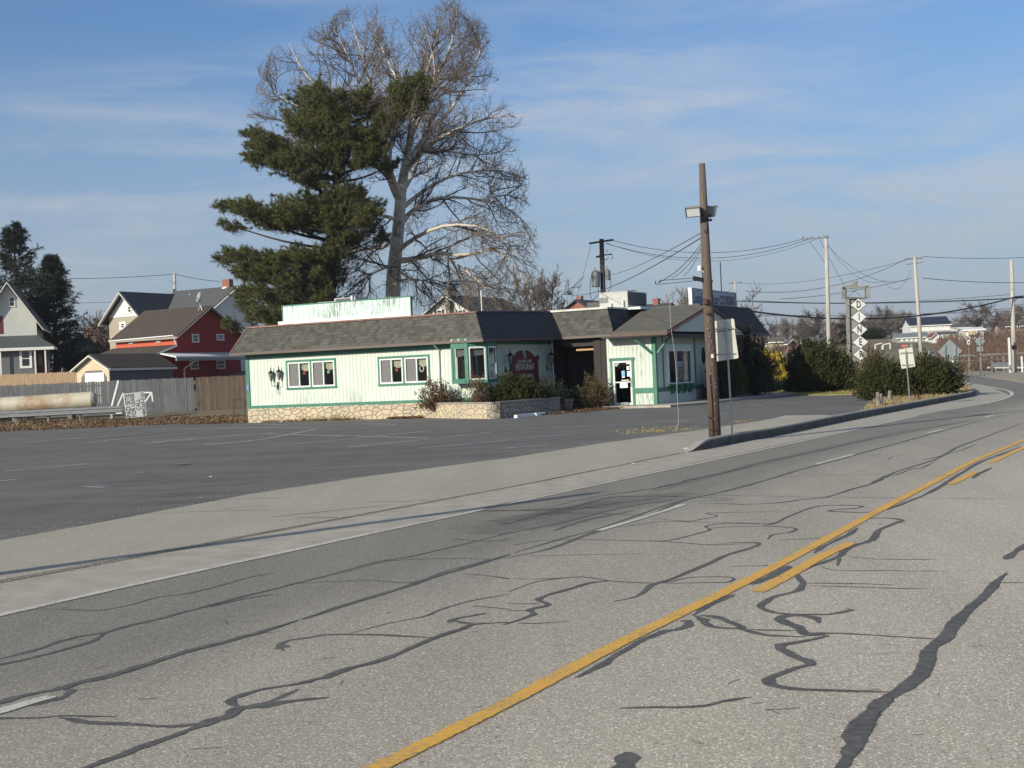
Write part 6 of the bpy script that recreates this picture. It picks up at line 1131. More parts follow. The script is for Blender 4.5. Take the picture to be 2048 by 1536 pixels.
BL = [(a, b, c * .95, d * .90) for a, b, c, d in BL]
for (cx, cy, rx, ry) in BL:
    for dy_ in ((-3.4, -2.6) if (cx > 745 and cy < 260) else (0,) if rx < 30 else (RG.uniform(-1.0, 1.0), RG.uniform(-3.2, -1.8), RG.uniform(1.8, 3.2))):
        sc2 = 1 if abs(dy_) < 1.2 else .8; c = ppt(cx + RG.normal() * 4, cy + RG.normal() * 3, dy_); m = YP / FPX; ty = min(cy + 22 + abs(cx - trk(cy)) * .15, 655); a = ppt(trk(ty), ty, 0)
        e = c + (c - a) * .25; mid = (a + c) / 2 + np.array([0, 0, -.25]); q.tube(catmull([Vector(a), Vector(mid), Vector(c - np.array([0, 0, ry * m * .3]))], 3), [.10, .09, .08, .07, .06, .045, .03], 5, cap=False)
        n = int(22 + rx * ry * .085 * sc2); nc = max(4, n // 7); gc = rdir(nc) * (RG.uniform(0, 1, (nc, 1)) ** .4); g = gc[RG.integers(0, nc, n)] + RG.normal(size=(n, 3)) * np.array([.13, .13, .16]); out = unit((c - a) * np.array([1, 1, .3]))
        off_ = g * np.array([rx * m * sc2, rx * m * .75, ry * m]); b = c + off_; b[:, 2] += (off_ @ out) * .22
        SB.append(b); SD.append(unit(out[None] * .8 + rdir(n) * .7 + np.array([0, 0, .45])))
q.build('trunk', M['bark'], PN, world=True)
SB = np.concatenate(SB); SD = np.concatenate(SD); br = grow(SB - SD * .5, SD, np.full(len(SB), .9), 3, .12); 
k3, d3, _, _ = kids(br, 4, .35, 1.0, .55, .3); V, F__ = sprays(k3, d3, np.full(len(k3), .10), 15, .23, .026, 1.0); b0 = np.array(PN.location)
npmesh('foliage', V - b0, F__, M['needle'], PN); V, F__ = tubesnp(br, np.full((len(br), 3), .014)); npmesh('branches', V - b0, F__, M['bark'], PN)

# two spruces at left -----------------------------------------------------
def spruce(label, px, top, base_y, halfw, Y, seed):
    b = D(px, base_y, Y); tp = D(px, top, Y); t = thing('spruce_tree', label, 'tree', (b.x, Y, H(b.x, Y)), 0, 'spruces behind the white house'); hgt = tp.z - t.location.z; q = MB(); q.tube([(0, 0, 0), (0, 0, hgt)], [.3, .03], 7); q.build('trunk', M['bark'], t)
    n = 330; zf = np.round(RG.uniform(.02, 1, n) * 17) / 17 + RG.normal(size=n) * .006; zf = np.clip(zf, .02, .995); az = RG.uniform(0, 2 * np.pi, n); Lw = halfw * (1 - zf) ** .85 * RG.uniform(.45, 1.25, n) + .2; S = np.stack([np.zeros(n), np.zeros(n), zf * hgt], -1); d = np.stack([np.cos(az), np.sin(az), np.full(n, .05) + zf * .55], -1)
    P = grow(S, d, Lw, 6, .07, (0, 0, .03)); V, F_ = tubesnp(P, np.full((n, 1), .03) * np.linspace(1, .4, 6)[None]); npmesh('branches', V, F_, M['bark'], t)
    S, d, idx, tt = kids(P, 17, .2, 1, .6, .25); d = unit(d + np.array([0, 0, -.3])); V, F_ = sprays(S, d, np.full(len(S), .55), 10, .28, .06, .5); npmesh('foliage', V, F_, M['spruce'], t); return t
spruce('taller dark spruce rising behind the white clapboard house', 38, 454, 700, 6.6, 132, 1); spruce('dark spruce right of the taller one, beside the bungalow', 112, 520, 705, 4.3, 128, 2)

# shrubs ------------------------------------------------------------------
def shrub(name, label, base, rx, ry, hz, n, m, m2=None, cat='shrub', group=None, up=.5, ln=.5, ll=.13, lw=.05, top=1.0, nl=12, flat=1.0, shell=.4, spiky=0.0, lean=0.0, vase=0.0, z=0.0, squ=.55):
    t = thing(name, label, cat, (base[0], base[1], z), 0, group)
    g = rdir(n); g[:, 2] = np.abs(g[:, 2]); rr = RG.uniform(shell, 1, (n, 1)); lump = 1 + .17 * np.sin(g[:, :1] * 9 + base[0]) * np.cos(g[:, 1:2] * 8 + 2 * base[0]) + .12 * np.sin(g[:, 2:3] * 11 + g[:, :1] * 5) + RG.normal(size=(n, 1)) * .05
    pos = g * rr * lump; low = pos[:, 2:3]; pos = pos * np.array([rx, ry, hz * (.86)]) ; pos[:, 2] += hz * .08
    if vase: pos[:, :2] *= (1 - vase) + vase * np.clip(pos[:, 2:3] / hz, 0, 1)
    pos[:, 0] += lean * pos[:, 2]
    d = unit(g * (1 - up * .5) + np.array([lean, 0, up]) + RG.normal(size=(n, 3)) * .25); L_ = np.full(n, ln) * RG.uniform(.5, 1.2 + spiky, n)
    V, F_ = sprays(pos - d * L_[:, None] * .6, d, L_, nl, ll, lw, squ); npmesh('foliage', V, F_, m, t)
    k = max(8, n // 40); S = np.zeros((k, 3)) + RG.normal(size=(k, 3)) * np.array([rx * .15, ry * .15, 0]); e = pos[RG.integers(0, n, k)]; P = np.stack([S, S * .6 + e * .4 + np.array([0, 0, .05]), e], 1); P[:, 0, 2] = -.05
    V, F_ = tubesnp(P, np.full((k, 3), .018) * np.array([1.3, 1, .5])); npmesh('stems', V, F_, m2 or M['twig'], t); return t
def S_at(px, py, Y=None, z=0): p = G(px, py, z); return (p.x, p.y)
# behind/along the restaurant planter
pw = lambda u, v: tuple(F.w(u, v, 0).xy)
shrub('azalea_bush', 'brown leafed bush in the planter right of the second window', pw(10.9, -.95), 1.0, .55, 1.45, 900, M['rusty'], M['twig'], ln=.4, ll=.075, lw=.05, nl=7, shell=.1, z=.35, up=.5)
shrub('azalea_bush', 'thin reddish bare bush right below the corner bay window', pw(13.2, -1.6), .55, .5, 1.7, 330, M['rusty'], M['twig'], ln=.45, ll=.07, lw=.045, nl=6, shell=.1, z=.45, up=.8)
shrub('yew_bush', 'big dark yew mound in the planter below the maroon sign', pw(14.2, .2), 1.4, 1.3, 1.38, 2600, M['yew'], M['bark'], ln=.35, ll=.10, lw=.045, nl=11, z=.4, up=.6)
shrub('yew_bush', 'low dark spreading shrub between the planter yew and the entrance', pw(14.1, 3.0), 1.2, 1.2, 1.15, 700, M['spruce'], M['twig'], ln=.6, ll=.12, lw=.04, nl=8, z=.4, spiky=.6)
shrub('entrance_bush', 'round brown and green bush left of the white entrance door', pw(15.5, 5.6), .85, .8, 1.75, 1000, M['greenbrown'], M['twig'], ln=.35, ll=.08, lw=.055, nl=8, shell=.15, up=.5)
shrub('arborvitae', 'slim conical arborvitae against the right end of the gable wall', pw(18.9, 15.0), .55, .55, 3.9, 1100, M['arbor'], M['bark'], ln=.35, ll=.12, lw=.06, nl=9, up=1.2, vase=-.9)
shrub('arborvitae', 'larger dark arborvitae at the far right corner of the restaurant', pw(19.3, 18.2), .95, 1.0, 3.7, 1700, M['spruce'], M['bark'], ln=.4, ll=.12, lw=.06, nl=9, up=1.0, vase=-.5); shrub('arborvitae', 'dark evergreen column directly behind the road sign pair', pw(19.0, 12.9), .5, .6, 2.6, 700, M['spruce'], M['bark'], ln=.35, ll=.12, lw=.06, nl=9, up=1.0, vase=-.5)
sA = (D(1543, 780, 90).x, 90.0); shrub('golden_cypress', 'lower golden shrub sloping down toward the dark yews', (D(1583, 780, 88).x, 88), 1.1, 1.1, 1.9, 1300, M['gold'], M['bark'], ln=.4, ll=.13, lw=.07, nl=10, up=.7, shell=.75)
shrub('golden_cypress', 'tall golden yellow topped shrub beside the dark rear corner of the restaurant', (sA[0], sA[1] + .6), 1.5, 1.5, 2.75, 2300, M['gold'], M['bark'], ln=.4, ll=.13, lw=.07, nl=10, up=.7, shell=.75, lean=.0)
shrub('shaded_foliage', 'dark foliage mass added as the shaded lower part of the golden shrub', (D(1548, 780, 86).x, 86), 1.4, 1.0, .75, 1200, M['spruce'], M['bark'], ln=.4, ll=.12, lw=.06, nl=10, up=.6)  # added dark mass, the golden shrub's own shade put into foliage colour
sB = D(1655, 780, 76); shrub('yew_hedge', 'large dark spreading yew left of the diner pylon', (D(1643, 780, 77.5).x, 77.5), 2.1, 1.8, 3.0, 4200, M['yew'], M['bark'], ln=.6, ll=.17, lw=.075, nl=11, up=.75, spiky=.8, lean=0); sB2 = D(1605, 780, 78); shrub('yew_hedge', 'pointed dark yew between the golden shrub and the large yew', (D(1622, 780, 80).x, 80), 1.0, 1.2, 2.45, 1700, M['yew'], M['bark'], ln=.8, ll=.17, lw=.07, nl=11, up=.9, spiky=1.0, lean=-.2)
sC = G(1765, 803); Yc = sC.y + 2.4; c1 = D(1768, 780, Yc); shrub('yew_hedge', 'wide olive yew on the island behind the pale sign backs', (D(1772, 780, Yc).x, Yc), 1.15, 1.2, 1.7, 3000, M['yew'], M['bark'], ln=.55, ll=.13, lw=.06, nl=11, up=.75, spiky=.7)
c2 = D(1857, 780, Yc + .5); shrub('yew_hedge', 'dark yew with feathery pointed sprays at the right tip of the island', (D(1846, 780, Yc + .5).x, Yc + .5), 1.25, 1.3, 1.55, 3000, M['yew'], M['bark'], ln=.85, ll=.13, lw=.06, nl=13, up=.55, spiky=1.1, lean=.35); c3 = D(1745, 760, Yc + 4); shrub('yew_hedge', 'taller brownish yew behind the letter plates of the pylon', (D(1750, 760, Yc + 5).x, Yc + 5), .75, .9, 2.35, 1100, leafmat('brown yew', (.05, .045, .02), (.13, .095, .05)), M['bark'], ln=.6, ll=.13, lw=.05, nl=10, up=.9, spiky=.8)
p_ = G(1838, 806); shrub('bare_bush', 'small bare twiggy bush at the foot of the pale sign post', (p_.x, p_.y), .5, .4, .85, 120, M['rusty'], M['twig'], ln=.3, ll=.04, lw=.02, nl=3, shell=.1)

# generic bare trees (two crowns, copied) ---------------------------------
def baretree(name, label, loc, hgt, rad, m, n1=26, n2=10, n3=8, tw=.03, cat='tree', group=None, trunk=.2, up=.12):
    t = thing(name, label, cat, loc, 0, group); q = MB(); q.tube([(0, 0, -.3), (.1, 0, hgt * .35), (0, .1, hgt * .75)], [trunk, trunk * .75, trunk * .3], 7, cap=False); q.build('trunk', M['bark'], t)
    z = RG.uniform(.18, .8, n1); az = RG.uniform(0, 2 * np.pi, n1); S = np.stack([np.zeros(n1), np.zeros(n1), z * hgt], -1); d = np.stack([np.cos(az), np.sin(az), .55 + z * .9], -1); P1 = grow(S, d, rad * (1.25 - .45 * z) * RG.uniform(.75, 1.1, n1), 7, .16, (0, 0, up * .6))
    a1 = tubesnp(P1, np.full((n1, 1), trunk * .28) * np.linspace(1, .3, 7)[None], 4); S, d, _, _ = kids(P1, n2, .15, 1, .7, .2); P2 = grow(S, d, RG.uniform(.2, .5, len(S)) * rad, 5, .2, (0, 0, up)); a2 = tubesnp(P2, np.full((len(P2), 1), tw * 1.4) * np.linspace(1, .5, 5)[None])
    S, d, _, _ = kids(P2, n3, .1, 1, .6, .3); P3 = grow(S, d, RG.uniform(.10, .24, len(S)) * rad, 4, .25, (0, 0, up)); a3 = tubesnp(P3, np.full((len(P3), 1), tw) * np.linspace(1, .6, 4)[None])
    V = np.concatenate([a1[0], a2[0], a3[0]]); F_ = np.concatenate([a1[1], a2[1] + len(a1[0]), a3[1] + len(a1[0]) + len(a2[0])]); npmesh('crown', V, F_, m, t); return t
def put(px, Y, zoff=0): p = D(px, 700, Y); return (p.x, Y, H(p.x, Y) + zoff)
T1 = baretree('bare_tree', 'rounded bare tree left of the transformer pole, behind the restaurant roof', put(1102, 175), 10.5, 4.2, M['twig'], tw=.03)
T2 = baretree('bare_tree', 'pale dense bare crown behind the roof lettering sign', put(1368, 170), 10.0, 3.6, mat('pale twigs', (.22, .19, .16), .9), tw=.032, n1=30, n2=11, n3=9, up=.2)
T3 = baretree('bare_tree', 'spindly bare tree with broken branches right of the roof lettering sign', put(1500, 105), 6.5, 3.0, M['twig'], n1=16, n2=6, n3=3, tw=.02, trunk=.14)
copy_thing(T1, 'second bare tree overlapping the rounded one, nearer the brick house', put(1065, 165), 1.2, .85, 'bare trees behind the restaurant'); T1['group'] = 'bare trees behind the restaurant'
HG = 'bare trees along the far hillside'; lab = 'grey brown bare tree in the hillside tree line'
far = [(1535, 230, 1.0), (1575, 260, 1.05), (1600, 240, .8), (1555, 200, .75), (1630, 250, 1.2), (1665, 230, 1.0), (1590, 180, .7), (1690, 260, 1.1), (1770, 330, 1.5), (1798, 350, 1.5), (1820, 360, 1.35), (1752, 320, 1.3), (1785, 400, 1.7), (1845, 420, 1.4), (1870, 430, 1.4), (1925, 330, 1.0), (1990, 300, 1.0), (2035, 310, 1.3), (2070, 300, 1.3), (2010, 330, 1.2), (1900, 440, 1.3), (1520, 300, 1.0), (1500, 260, .9), (1610, 320, 1.2), (1640, 340, 1.3), (1710, 330, 1.2), (1735, 300, 1.0)]
for i, (px, Y, s) in enumerate(far):
    src = (T1, T2)[i % 2]; c = copy_thing(src, lab, put(px, Y, -.9), rnd.uniform(0, 6), (s * .72, s * .72, s * .50), HG)
big = copy_thing(T1, 'broad spreading bare tree on the hill right of the white barn', put(1957, 250, -.3), 2.2, (.95, .95, .56), HG)
for i, (px, Y, s, lb) in enumerate(((215, 150, .9, 'brown bare tree in the thicket between the spruce and the farmhouse'), (185, 165, .95, 'brown bare tree with pointed top beside the spruce'), (240, 170, .8, 'low bare tree directly left of the farmhouse gable'), (205, 185, 1.0, 'rear bare tree of the brown thicket left of the farmhouse'))):
    copy_thing((T1, T2)[i % 2], lb, put(px, Y, -1.0), i * 1.3, (s, s, s * .72), 'bare trees left of the farmhouse')
for (px, Y, s, lb) in ((735, 120, .7, 'bare undergrowth tree between the pine and the sycamore trunk'), (700, 125, .6, 'bare undergrowth tree right behind the pine trunk')):
    copy_thing(T1, lb, put(px, Y, -1.0), px * .1, (s, s, s * .72), 'undergrowth trees behind the restaurant')
ev = spruce('dark round evergreen on the hillside right of the diner pylon', 1748, 664, 708, 3.4, 260, 3); ev['group'] = 'hillside evergreens'; ev2 = spruce('small dark evergreen left behind the diner pylon', 1680, 655, 705, 2.6, 240, 4); ev2['group'] = 'hillside evergreens'

# ================================================================== FAR RIGHT: HILL FARM, SIGNS, GUARDRAIL, BRUSH
def hillhouse(name, label, px0, px1, pyb, pyt, pyr, Y, wm, rm, ridge='u', dep=8, phi=8, cat='barn', trim=None, ov=.3):
    p = D(px0, pyb, Y); Fh = Fr((p.x, Y, 0), phi); t = house(name, label, Fh, cat=cat); u1 = Fh.v(px1, pyb, 0)[0]; zb = H(p.x, Y) - .5; ze = Fh.v((px0 + px1) / 2, pyt, 0)[1]; zr = Fh.v((px0 + px1) / 2, pyr, dep / 2)[1]
    gbody(t, 0, u1, 0, dep, min(zb, Fh.v(px0, pyb, 0)[1] - 1), ze, zr, ridge, wm, rm, ov, .2, trim or M['trimw']); return t, Fh, u1
b_, Fq, u1 = hillhouse('white_barn', 'long two storey white barn with navy blue roof on the hill', 1822, 1901, 671, 650, 635, 260, M['clap_bright'], mat('navy metal roof', (.02, .028, .05), .7), dep=11)
for x0, x1, y in ((1831, 1834, 655), (1855, 1858, 653.5), (1867, 1870, 653), (1881, 1886, 652), (1891, 1897, 651.5)): u0, z0_ = Fq.v(x0, y + 2.5, 0); u2, z1_ = Fq.v(x1, y - 2, 0); hwin(b_, 0, 0, u0, u2, z0_, z1_, t=.12)
for x0, x1, y in ((1831, 1834, 663), (1855, 1858, 662), (1894, 1897, 660)): u0, z0_ = Fq.v(x0, y + 1.5, -.06); u2, z1_ = Fq.v(x1, y - 1.5, -.06); hwin(b_, 0, -.05, u0, u2, z0_, z1_, t=.12)
q = MB(); z_a = Fq.v(1860, 661.5, 0)[1]; q.box((0.02, -.04, z_a - 4), (u1 - .02, -.005, z_a)); q.build('lower_wall', mat('grey block wall', (.33, .33, .31), .9), b_)
s1, Fs, us = hillhouse('poultry_shed', 'long low grey roofed shed with white doors below the white barn', 1795, 1858, 684, 675, 667, 235, mat('shed wall', (.30, .31, .30), .9), mat('pale metal roof', (.20, .23, .22), .6), dep=8, cat='shed')
for x in (1801, 1811, 1820, 1829, 1840, 1851): u0, z0_ = Fs.v(x, 683, 0); u2, z1_ = Fs.v(x + 5.5, 677, 0); q = MB(); q.box((u0, -.08, z0_), (u2, -.01, z1_)); q.build('door', M['trimw'], s1)
s2, Fs, us = hillhouse('red_roof_shed', 'tiny shed with red roof between the low sheds', 1866, 1878, 677, 672, 667, 228, M['clap_bright'], mat('red roof', (.20, .05, .05), .7), ridge='v', dep=5, cat='shed')
s3, Fs, us = hillhouse('open_stall_shed', 'long dark roofed shed with row of white columns', 1884, 1926, 675, 669, 664, 232, M['hvacdark'], mat('slate shed roof', (.07, .085, .11), .7), dep=6, cat='shed')
for k in range(9): u0 = us * (k + .5) / 9; z0_ = Fs.v(1900, 676, 0)[1]; q = MB(); q.box((u0 - .25, -.2, z0_), (u0 + .25, -.05, Fs.v(1900, 669.5, 0)[1])); q.build('column', M['trimw'], s3)
s4, Fs, us = hillhouse('white_trailer', 'small bright white trailer shed on the brush covered slope', 1929, 1967, 671, 660, 656, 215, M['clap_bright'], M['trimw'], dep=5, cat='shed'); u0, z0_ = Fs.v(1937, 670, -.1); u2, z1_ = Fs.v(1953, 661, -.1); q = MB(); q.slab([(u0, -1.2, z0_), (u2, -1.2, z0_), (u2, -1.2, z1_ - .4), (u2, -.05, z1_ + .3), (u0, -.05, z1_ + .3), (u0, -1.2, z1_ - .4)][:4] , (0, .05, 0)) if False else q.box((u0, -.8, z0_), (u2, -.02, z1_)); q.build('lean_to', M['clap_cream'], s4)
s5, Fs, us = hillhouse('hill_house', 'pale house among bare trees at the right edge of the hill', 2006, 2075, 672, 660, 648, 240, M['clap_white'], M['rf_brown'], dep=9, cat='house')
for k in range(5): u0 = us * (k + .4) / 5; z0_ = Fs.v(2030, 668, 0)[1]; hwin(s5, 0, 0, u0, u0 + .9, z0_, z0_ + 1.4, t=.12)
s6, Fs, us = hillhouse('white_house', 'white farm buildings glimpsed right behind the navy roofed barn', 1903, 1938, 660, 655, 649, 300, M['clap_bright'], M['rf_grey'], dep=7, cat='house')
s7, Fs, us = hillhouse('small_house', 'little brick and white house far beyond the golden shrub', 1576, 1592, 692, 686, 680, 220, M['brk'], M['rf_grey'], ridge='v', dep=7, cat='house', phi=-20); s8, Fs, us = hillhouse('small_house', 'bright white little house in the distant trees left of the pale pole', 1590, 1602, 682, 677, 673, 250, M['clap_bright'], M['rf_grey'], dep=6, cat='house')
s9, Fs, us = hillhouse('small_house', 'low tan roofed house peeking over the pointed yew', 1540, 1566, 690, 684, 678, 200, M['clap_tan'], M['rf_tan'], dep=6, cat='house')
for k, (px, lb) in enumerate(((1764, 'left white hoop gate frame on the hillside field'), (1780, 'right white hoop gate frame on the hillside field'))):
    p = D(px, 690, 215); t = thing('goal_frame', lb, 'frame', (p.x, 215, p.z - 1), 0, 'white frames on the hillside'); q = MB(); q.bar((0, 0, -1), (0, 0, 1.3), .15); q.bar((0, 0, 1.3), (-1.1, 0, 1.1), .15); q.bar((-1.1, 0, 1.1), (-1.1, 0, .3), .15); q.build('tubes', M['trimw'], t)
# sign backs at the junction
def dsign(name, label, px, py, hw, Y, legs, base_py, m=None, extra=None, cat='road sign', group=None):
    c = D(px, py, Y); zb = .0; t = thing(name, label, cat, (c.x, Y, 0), 0, group); s_ = hw * Y / FPX
    q = MB(); q.slab([c + Vector((-s_, 0, 0)), c + Vector((0, 0, -s_)), c + Vector((s_, 0, 0)), c + Vector((0, 0, s_))], (0, .03, 0)); q.build('plate', m or M['greyback'], t, world=True)
    for lx in legs: q = MB(); q.bar(D(lx, py - hw * .55, Y - .05), D(lx + .8, base_py, Y - .05), .09 if len(legs) > 1 else .06); q.build('post', M['galv'], t, world=True)
    if extra:
        x0, y0, x1, y1 = extra; q = MB(); a = D(x0, y1, Y); b = D(x1, y0, Y); q.box((a.x, Y, a.z), (b.x, Y + .03, b.z)); q.build('plate', M['greyback'], t, world=True)
    return t
dsign('diamond_sign', 'large grey back of a diamond sign on two posts behind the yew tip', 1900, 703, 24.5, 108, (1890, 1911), 765); dsign('diamond_sign', 'smaller grey diamond sign back with square plate on one thin post', 1960, 683, 10.5, 112, (1960.5,), 747, extra=(1954, 693, 1966, 703))
def psign(name, label, x0, y0, x1, y1, Y, base, m, cat='road sign'):
    a = D(x0, y1, Y); b = D(x1, y0, Y); t = thing(name, label, cat, ((a.x + b.x) / 2, Y, 0)); q = MB(); q.box((a.x, Y, a.z), (b.x, Y + .04, b.z)); p = q.build('plate', m, t, world=True); q = MB(); q.bar(D((x0 + x1) / 2, y0, Y + .06), D((x0 + x1) / 2 + 1, base, Y + .06), .06); q.build('post', M['galv'], t, world=True); return t, a, b
t_, a, b = psign('speed_sign', 'small white road sign with dark figure on the brush slope', 1934.5, 680, 1939.5, 689, 125, 722, M['trimw']); q = MB(); q.box((a.x + .06, 124.98, a.z + .1), (b.x - .06, 124.995, b.z - .15)); q.build('figure', M['black'], t_, world=True)
t_, a, b = psign('red_sign', 'small red sign with pale lettering above the pale sign backs', 1804, 689, 1815, 695, 120, 760, mat('red sign', (.55, .12, .10), .6)); x = text('lettering', 'WRONG WAY', .10, M['paper'], t_, (0, 0, 0), (math.pi / 2, 0, 0), .9); x.location = Vector(((a.x + b.x) / 2 - t_.location.x, -.02, (a.z + b.z) / 2))
psign('small_sign', 'narrow grey sign right of the little red sign', 1820, 687.5, 1824.5, 695, 120, 760, M['greyback']); psign('small_sign', 'grey rectangular sign back between the yew sprays', 1851, 701, 1869, 715, 100, 765, M['greyback'])
for px, y0, y1, lb, w_ in ((2021, 675, 748, 'tall thin white post left of the right edge pole', .16), (2045, 712, 748, 'short white post at the far right edge', .12)):
    p = D(px, y1, 116); t = thing('marker_post', lb, 'post', (p.x, 116, 0), 0, 'white marker posts'); q = MB(); q.box((-w_ / 2, 0, -.1), (w_ / 2, .1, D(px, y0, 116).z)); q.build('post', M['trimw'], t)
p = G(1908, 788, .1); t = thing('white_pipe', 'white pipe standing at the right tip of the island in the yew', 'pipe', (p.x, p.y, .1)); Y = p.y; q = MB(); q.tube([D(1908, 789, Y), D(1907, 745, Y)], .05, 8); q.tube([D(1907, 745, Y), D(1906.5, 721, Y)], .075, 8); q.build('pipe', M['trimw'], t, world=True)
# guardrails beyond the far road
Yg = 128.0
def far_rail(label, x0, y0, x1, y1, Y, hh=.32, posts=5, m=None, name='guardrail', group='guardrails beyond the far road'):
    a = D(x0, y0, Y); b = D(x1, y1, Y); t = thing(name, label, 'guardrail', (a.x, Y, 0), 0, group); q = MB(); q.slab([a, b, b + Vector((0, 0, hh)), a + Vector((0, 0, hh))], (0, .05, 0)); q.slab([a + Vector((0, -.05, hh * .62)), b + Vector((0, -.05, hh * .62)), b + Vector((0, -.05, hh * .85)), a + Vector((0, -.05, hh * .85))], (0, .05, 0)); q.build('beam', m or M['galv'], t, world=True)
    for k in range(posts): c = a.lerp(b, (k + .3) / posts); q = MB(); q.box((c.x - .07, c.y + .06, -.2), (c.x + .07, c.y + .2, c.z + hh)); q.build('post', M['wood_grey'], t, world=True)
far_rail('steel guardrail at the right edge beyond the far road', 1984, 732, 2110, 730, Yg, .32); far_rail('low white kerb rail in front of the steel guardrail', 1975, 736.5, 2110, 736.5, 124, .12, 3, M['trimw'])
a = D(1915, 712, 134); b = D(2110, 703, 134); t = thing('rail_fence', 'grey post and rail fence with mesh in front of the brush slope', 'fence', (a.x, 134, 0)); q = MB(); q.bar(a, b, .2); q.bar(a - Vector((0, 0, .5)), b - Vector((0, 0, .5)), .05); q.build('rail', M['wood_grey'], t, world=True)
for k in range(9): c = a.lerp(b, k / 8.5); q = MB(); q.box((c.x - .1, c.y, -.2), (c.x + .1, c.y + .1, c.z)); q.build('post', M['wood_grey'], t, world=True)
# ground cover --------------------------------------------------------------
def stuff_np(name, V, F_, m, label): o = npmesh(name, V, F_, m); o['kind'] = 'stuff'; o['label'] = label; return o
def blades(pts, h, w_, m, name, label, spread=.5, nl=4):
    n = len(pts); d = unit(np.stack([RG.normal(size=n) * spread, RG.normal(size=n) * spread, np.ones(n)], -1)); V, F_ = sprays(pts, d, np.full(n, .02), nl, h, w_, spread); return stuff_np(name, V, F_, m, label)
def inpoly(P, poly):
    x, y = P[:, 0], P[:, 1]; r = np.zeros(len(P), bool); n = len(poly)
    for i in range(n):
        a, b = poly[i], poly[(i + 1) % n]; c = ((a[1] > y) != (b[1] > y)) & (x < (b[0] - a[0]) * (y - a[1]) / (b[1] - a[1] + 1e-12) + a[0]); r ^= c
    return r
def scatter(poly, n):
    P = np.array([(p.x, p.y) for p in poly]); lo, hi = P.min(0), P.max(0); Q = RG.uniform(lo, hi, (n, 2)); return Q[inpoly(Q, P)]
M['straw'] = leafmat('dry grass', (.42, .31, .15), (.26, .21, .09), (.34, .26, .13)); M['straw2'] = leafmat('pale weeds', (.34, .25, .15), (.22, .16, .10)); M['dleaf'] = leafmat('fallen leaves', (.17, .095, .05), (.28, .17, .09), (.11, .07, .045)); M['brushm'] = leafmat('reddish brush', (.16, .095, .07), (.25, .16, .12), (.12, .09, .06))
Q = scatter(isl, 26000); blades(np.c_[Q, np.full(len(Q), .10)], .13, .018, M['straw'], 'dry_grass', 'dry straw coloured grass on the island')
Q = scatter(lw_, 20000); blades(np.c_[Q, np.full(len(Q), .03)], .09, .02, leafmat('lawn blades', (.20, .19, .05), (.40, .31, .12), (.15, .17, .05)), 'grass', 'yellow green winter grass strip')
bank = [LE0 + Vector((-40, 0, 0)) + en * .2, LE0 + en * .1, LE1 + en * .1, LE1 + en * 6 + Vector((1, 0, 0)), LE0 + en * 9, LE0 + Vector((-40, 0, 0)) + en * 9]
Q = scatter(bank, 16000); Z = np.array([H(x, y) - .05 for x, y in Q]); blades(np.c_[Q, Z], .14, .03, M['straw2'], 'weeds', 'dead weeds on the bank below the fence', .9)
Q = scatter(bank, 3200); cl = RG.uniform(0, 1, len(Q)); Z = np.array([H(x, y) - .05 for x, y in Q]); k = np.sin(Q[:, 0] * 1.3) + np.sin(Q[:, 0] * .47 + 1) > .55; k &= RG.uniform(size=len(Q)) < .35; blades(np.c_[Q, Z][k], .5, .03, M['straw2'], 'weeds', 'taller dead weed stalks along the guardrail', .55, 6)
def leaves(Q, z, s, name, label):
    n = len(Q); c = np.c_[Q, z]; a = RG.uniform(0, 6.28, n); tx = np.stack([np.cos(a), np.sin(a), RG.normal(size=n) * .4], -1) * s; ty = np.stack([-np.sin(a), np.cos(a), RG.normal(size=n) * .4], -1) * s * .7
    V = np.stack([c - tx, c - ty, c + tx, c + ty], 1).reshape(-1, 3); V[:, 2] = np.maximum(V[:, 2], .008); return stuff_np(name, V, np.arange(len(V)).reshape(-1, 4), M['dleaf'], label)
def lpoly(*uv): return [F.w(u, v) for u, v in uv]
Q = scatter(bank, 30000); Z = np.array([H(x, y) for x, y in Q]) + RG.uniform(0, .06, len(Q)); leaves(Q, Z, .06, 'leaf_litter', 'brown fallen leaves over the bank')
Q = np.concatenate([scatter(lpoly((1.0, -.55), (6.5, -.45), (6.5, -.08), (1.0, -.08)), 2600), scatter(lpoly((8, -.6), (9.9, -.9), (9.9, -.08), (8, -.08)), 1500), scatter(lpoly((-4, -.5), (0, -.6), (0, 3), (-4, 3)), 2200), scatter(lpoly((15.9, -2), (16.8, 1), (17.3, 5.2), (14.2, 7), (13.5, 4.6), (16.1, 3)), 6500)])
leaves(Q, RG.uniform(.005, .16, len(Q)) ** 1.3, .055, 'leaf_litter', 'orange brown leaves against the restaurant wall and entrance bed')
Q = scatter(lpoly((3, -.35), (6, -.3), (6, -.08), (3, -.08)), 500); blades(np.c_[Q, np.zeros(len(Q))], .3, .025, M['straw'], 'dry_grass', 'straw tufts at the foot of the stone base', .8)
cr = [G(x, y) for x, y in ((1240, 870), (1370, 862), (1400, 852), (1290, 855), (1220, 862))]; Q = np.concatenate([scatter(cr, 260), scatter([G(x, y) for x, y in ((1290, 866), (1330, 864), (1330, 861), (1290, 862))], 150), scatter([G(x, y) for x, y in ((1460, 848), (1520, 842), (1520, 838), (1460, 843))], 150)])
blades(np.c_[Q, np.zeros(len(Q))], .05, .02, M['straw'], 'dry_grass', 'sparse straw growing in the lot cracks', 1.2)
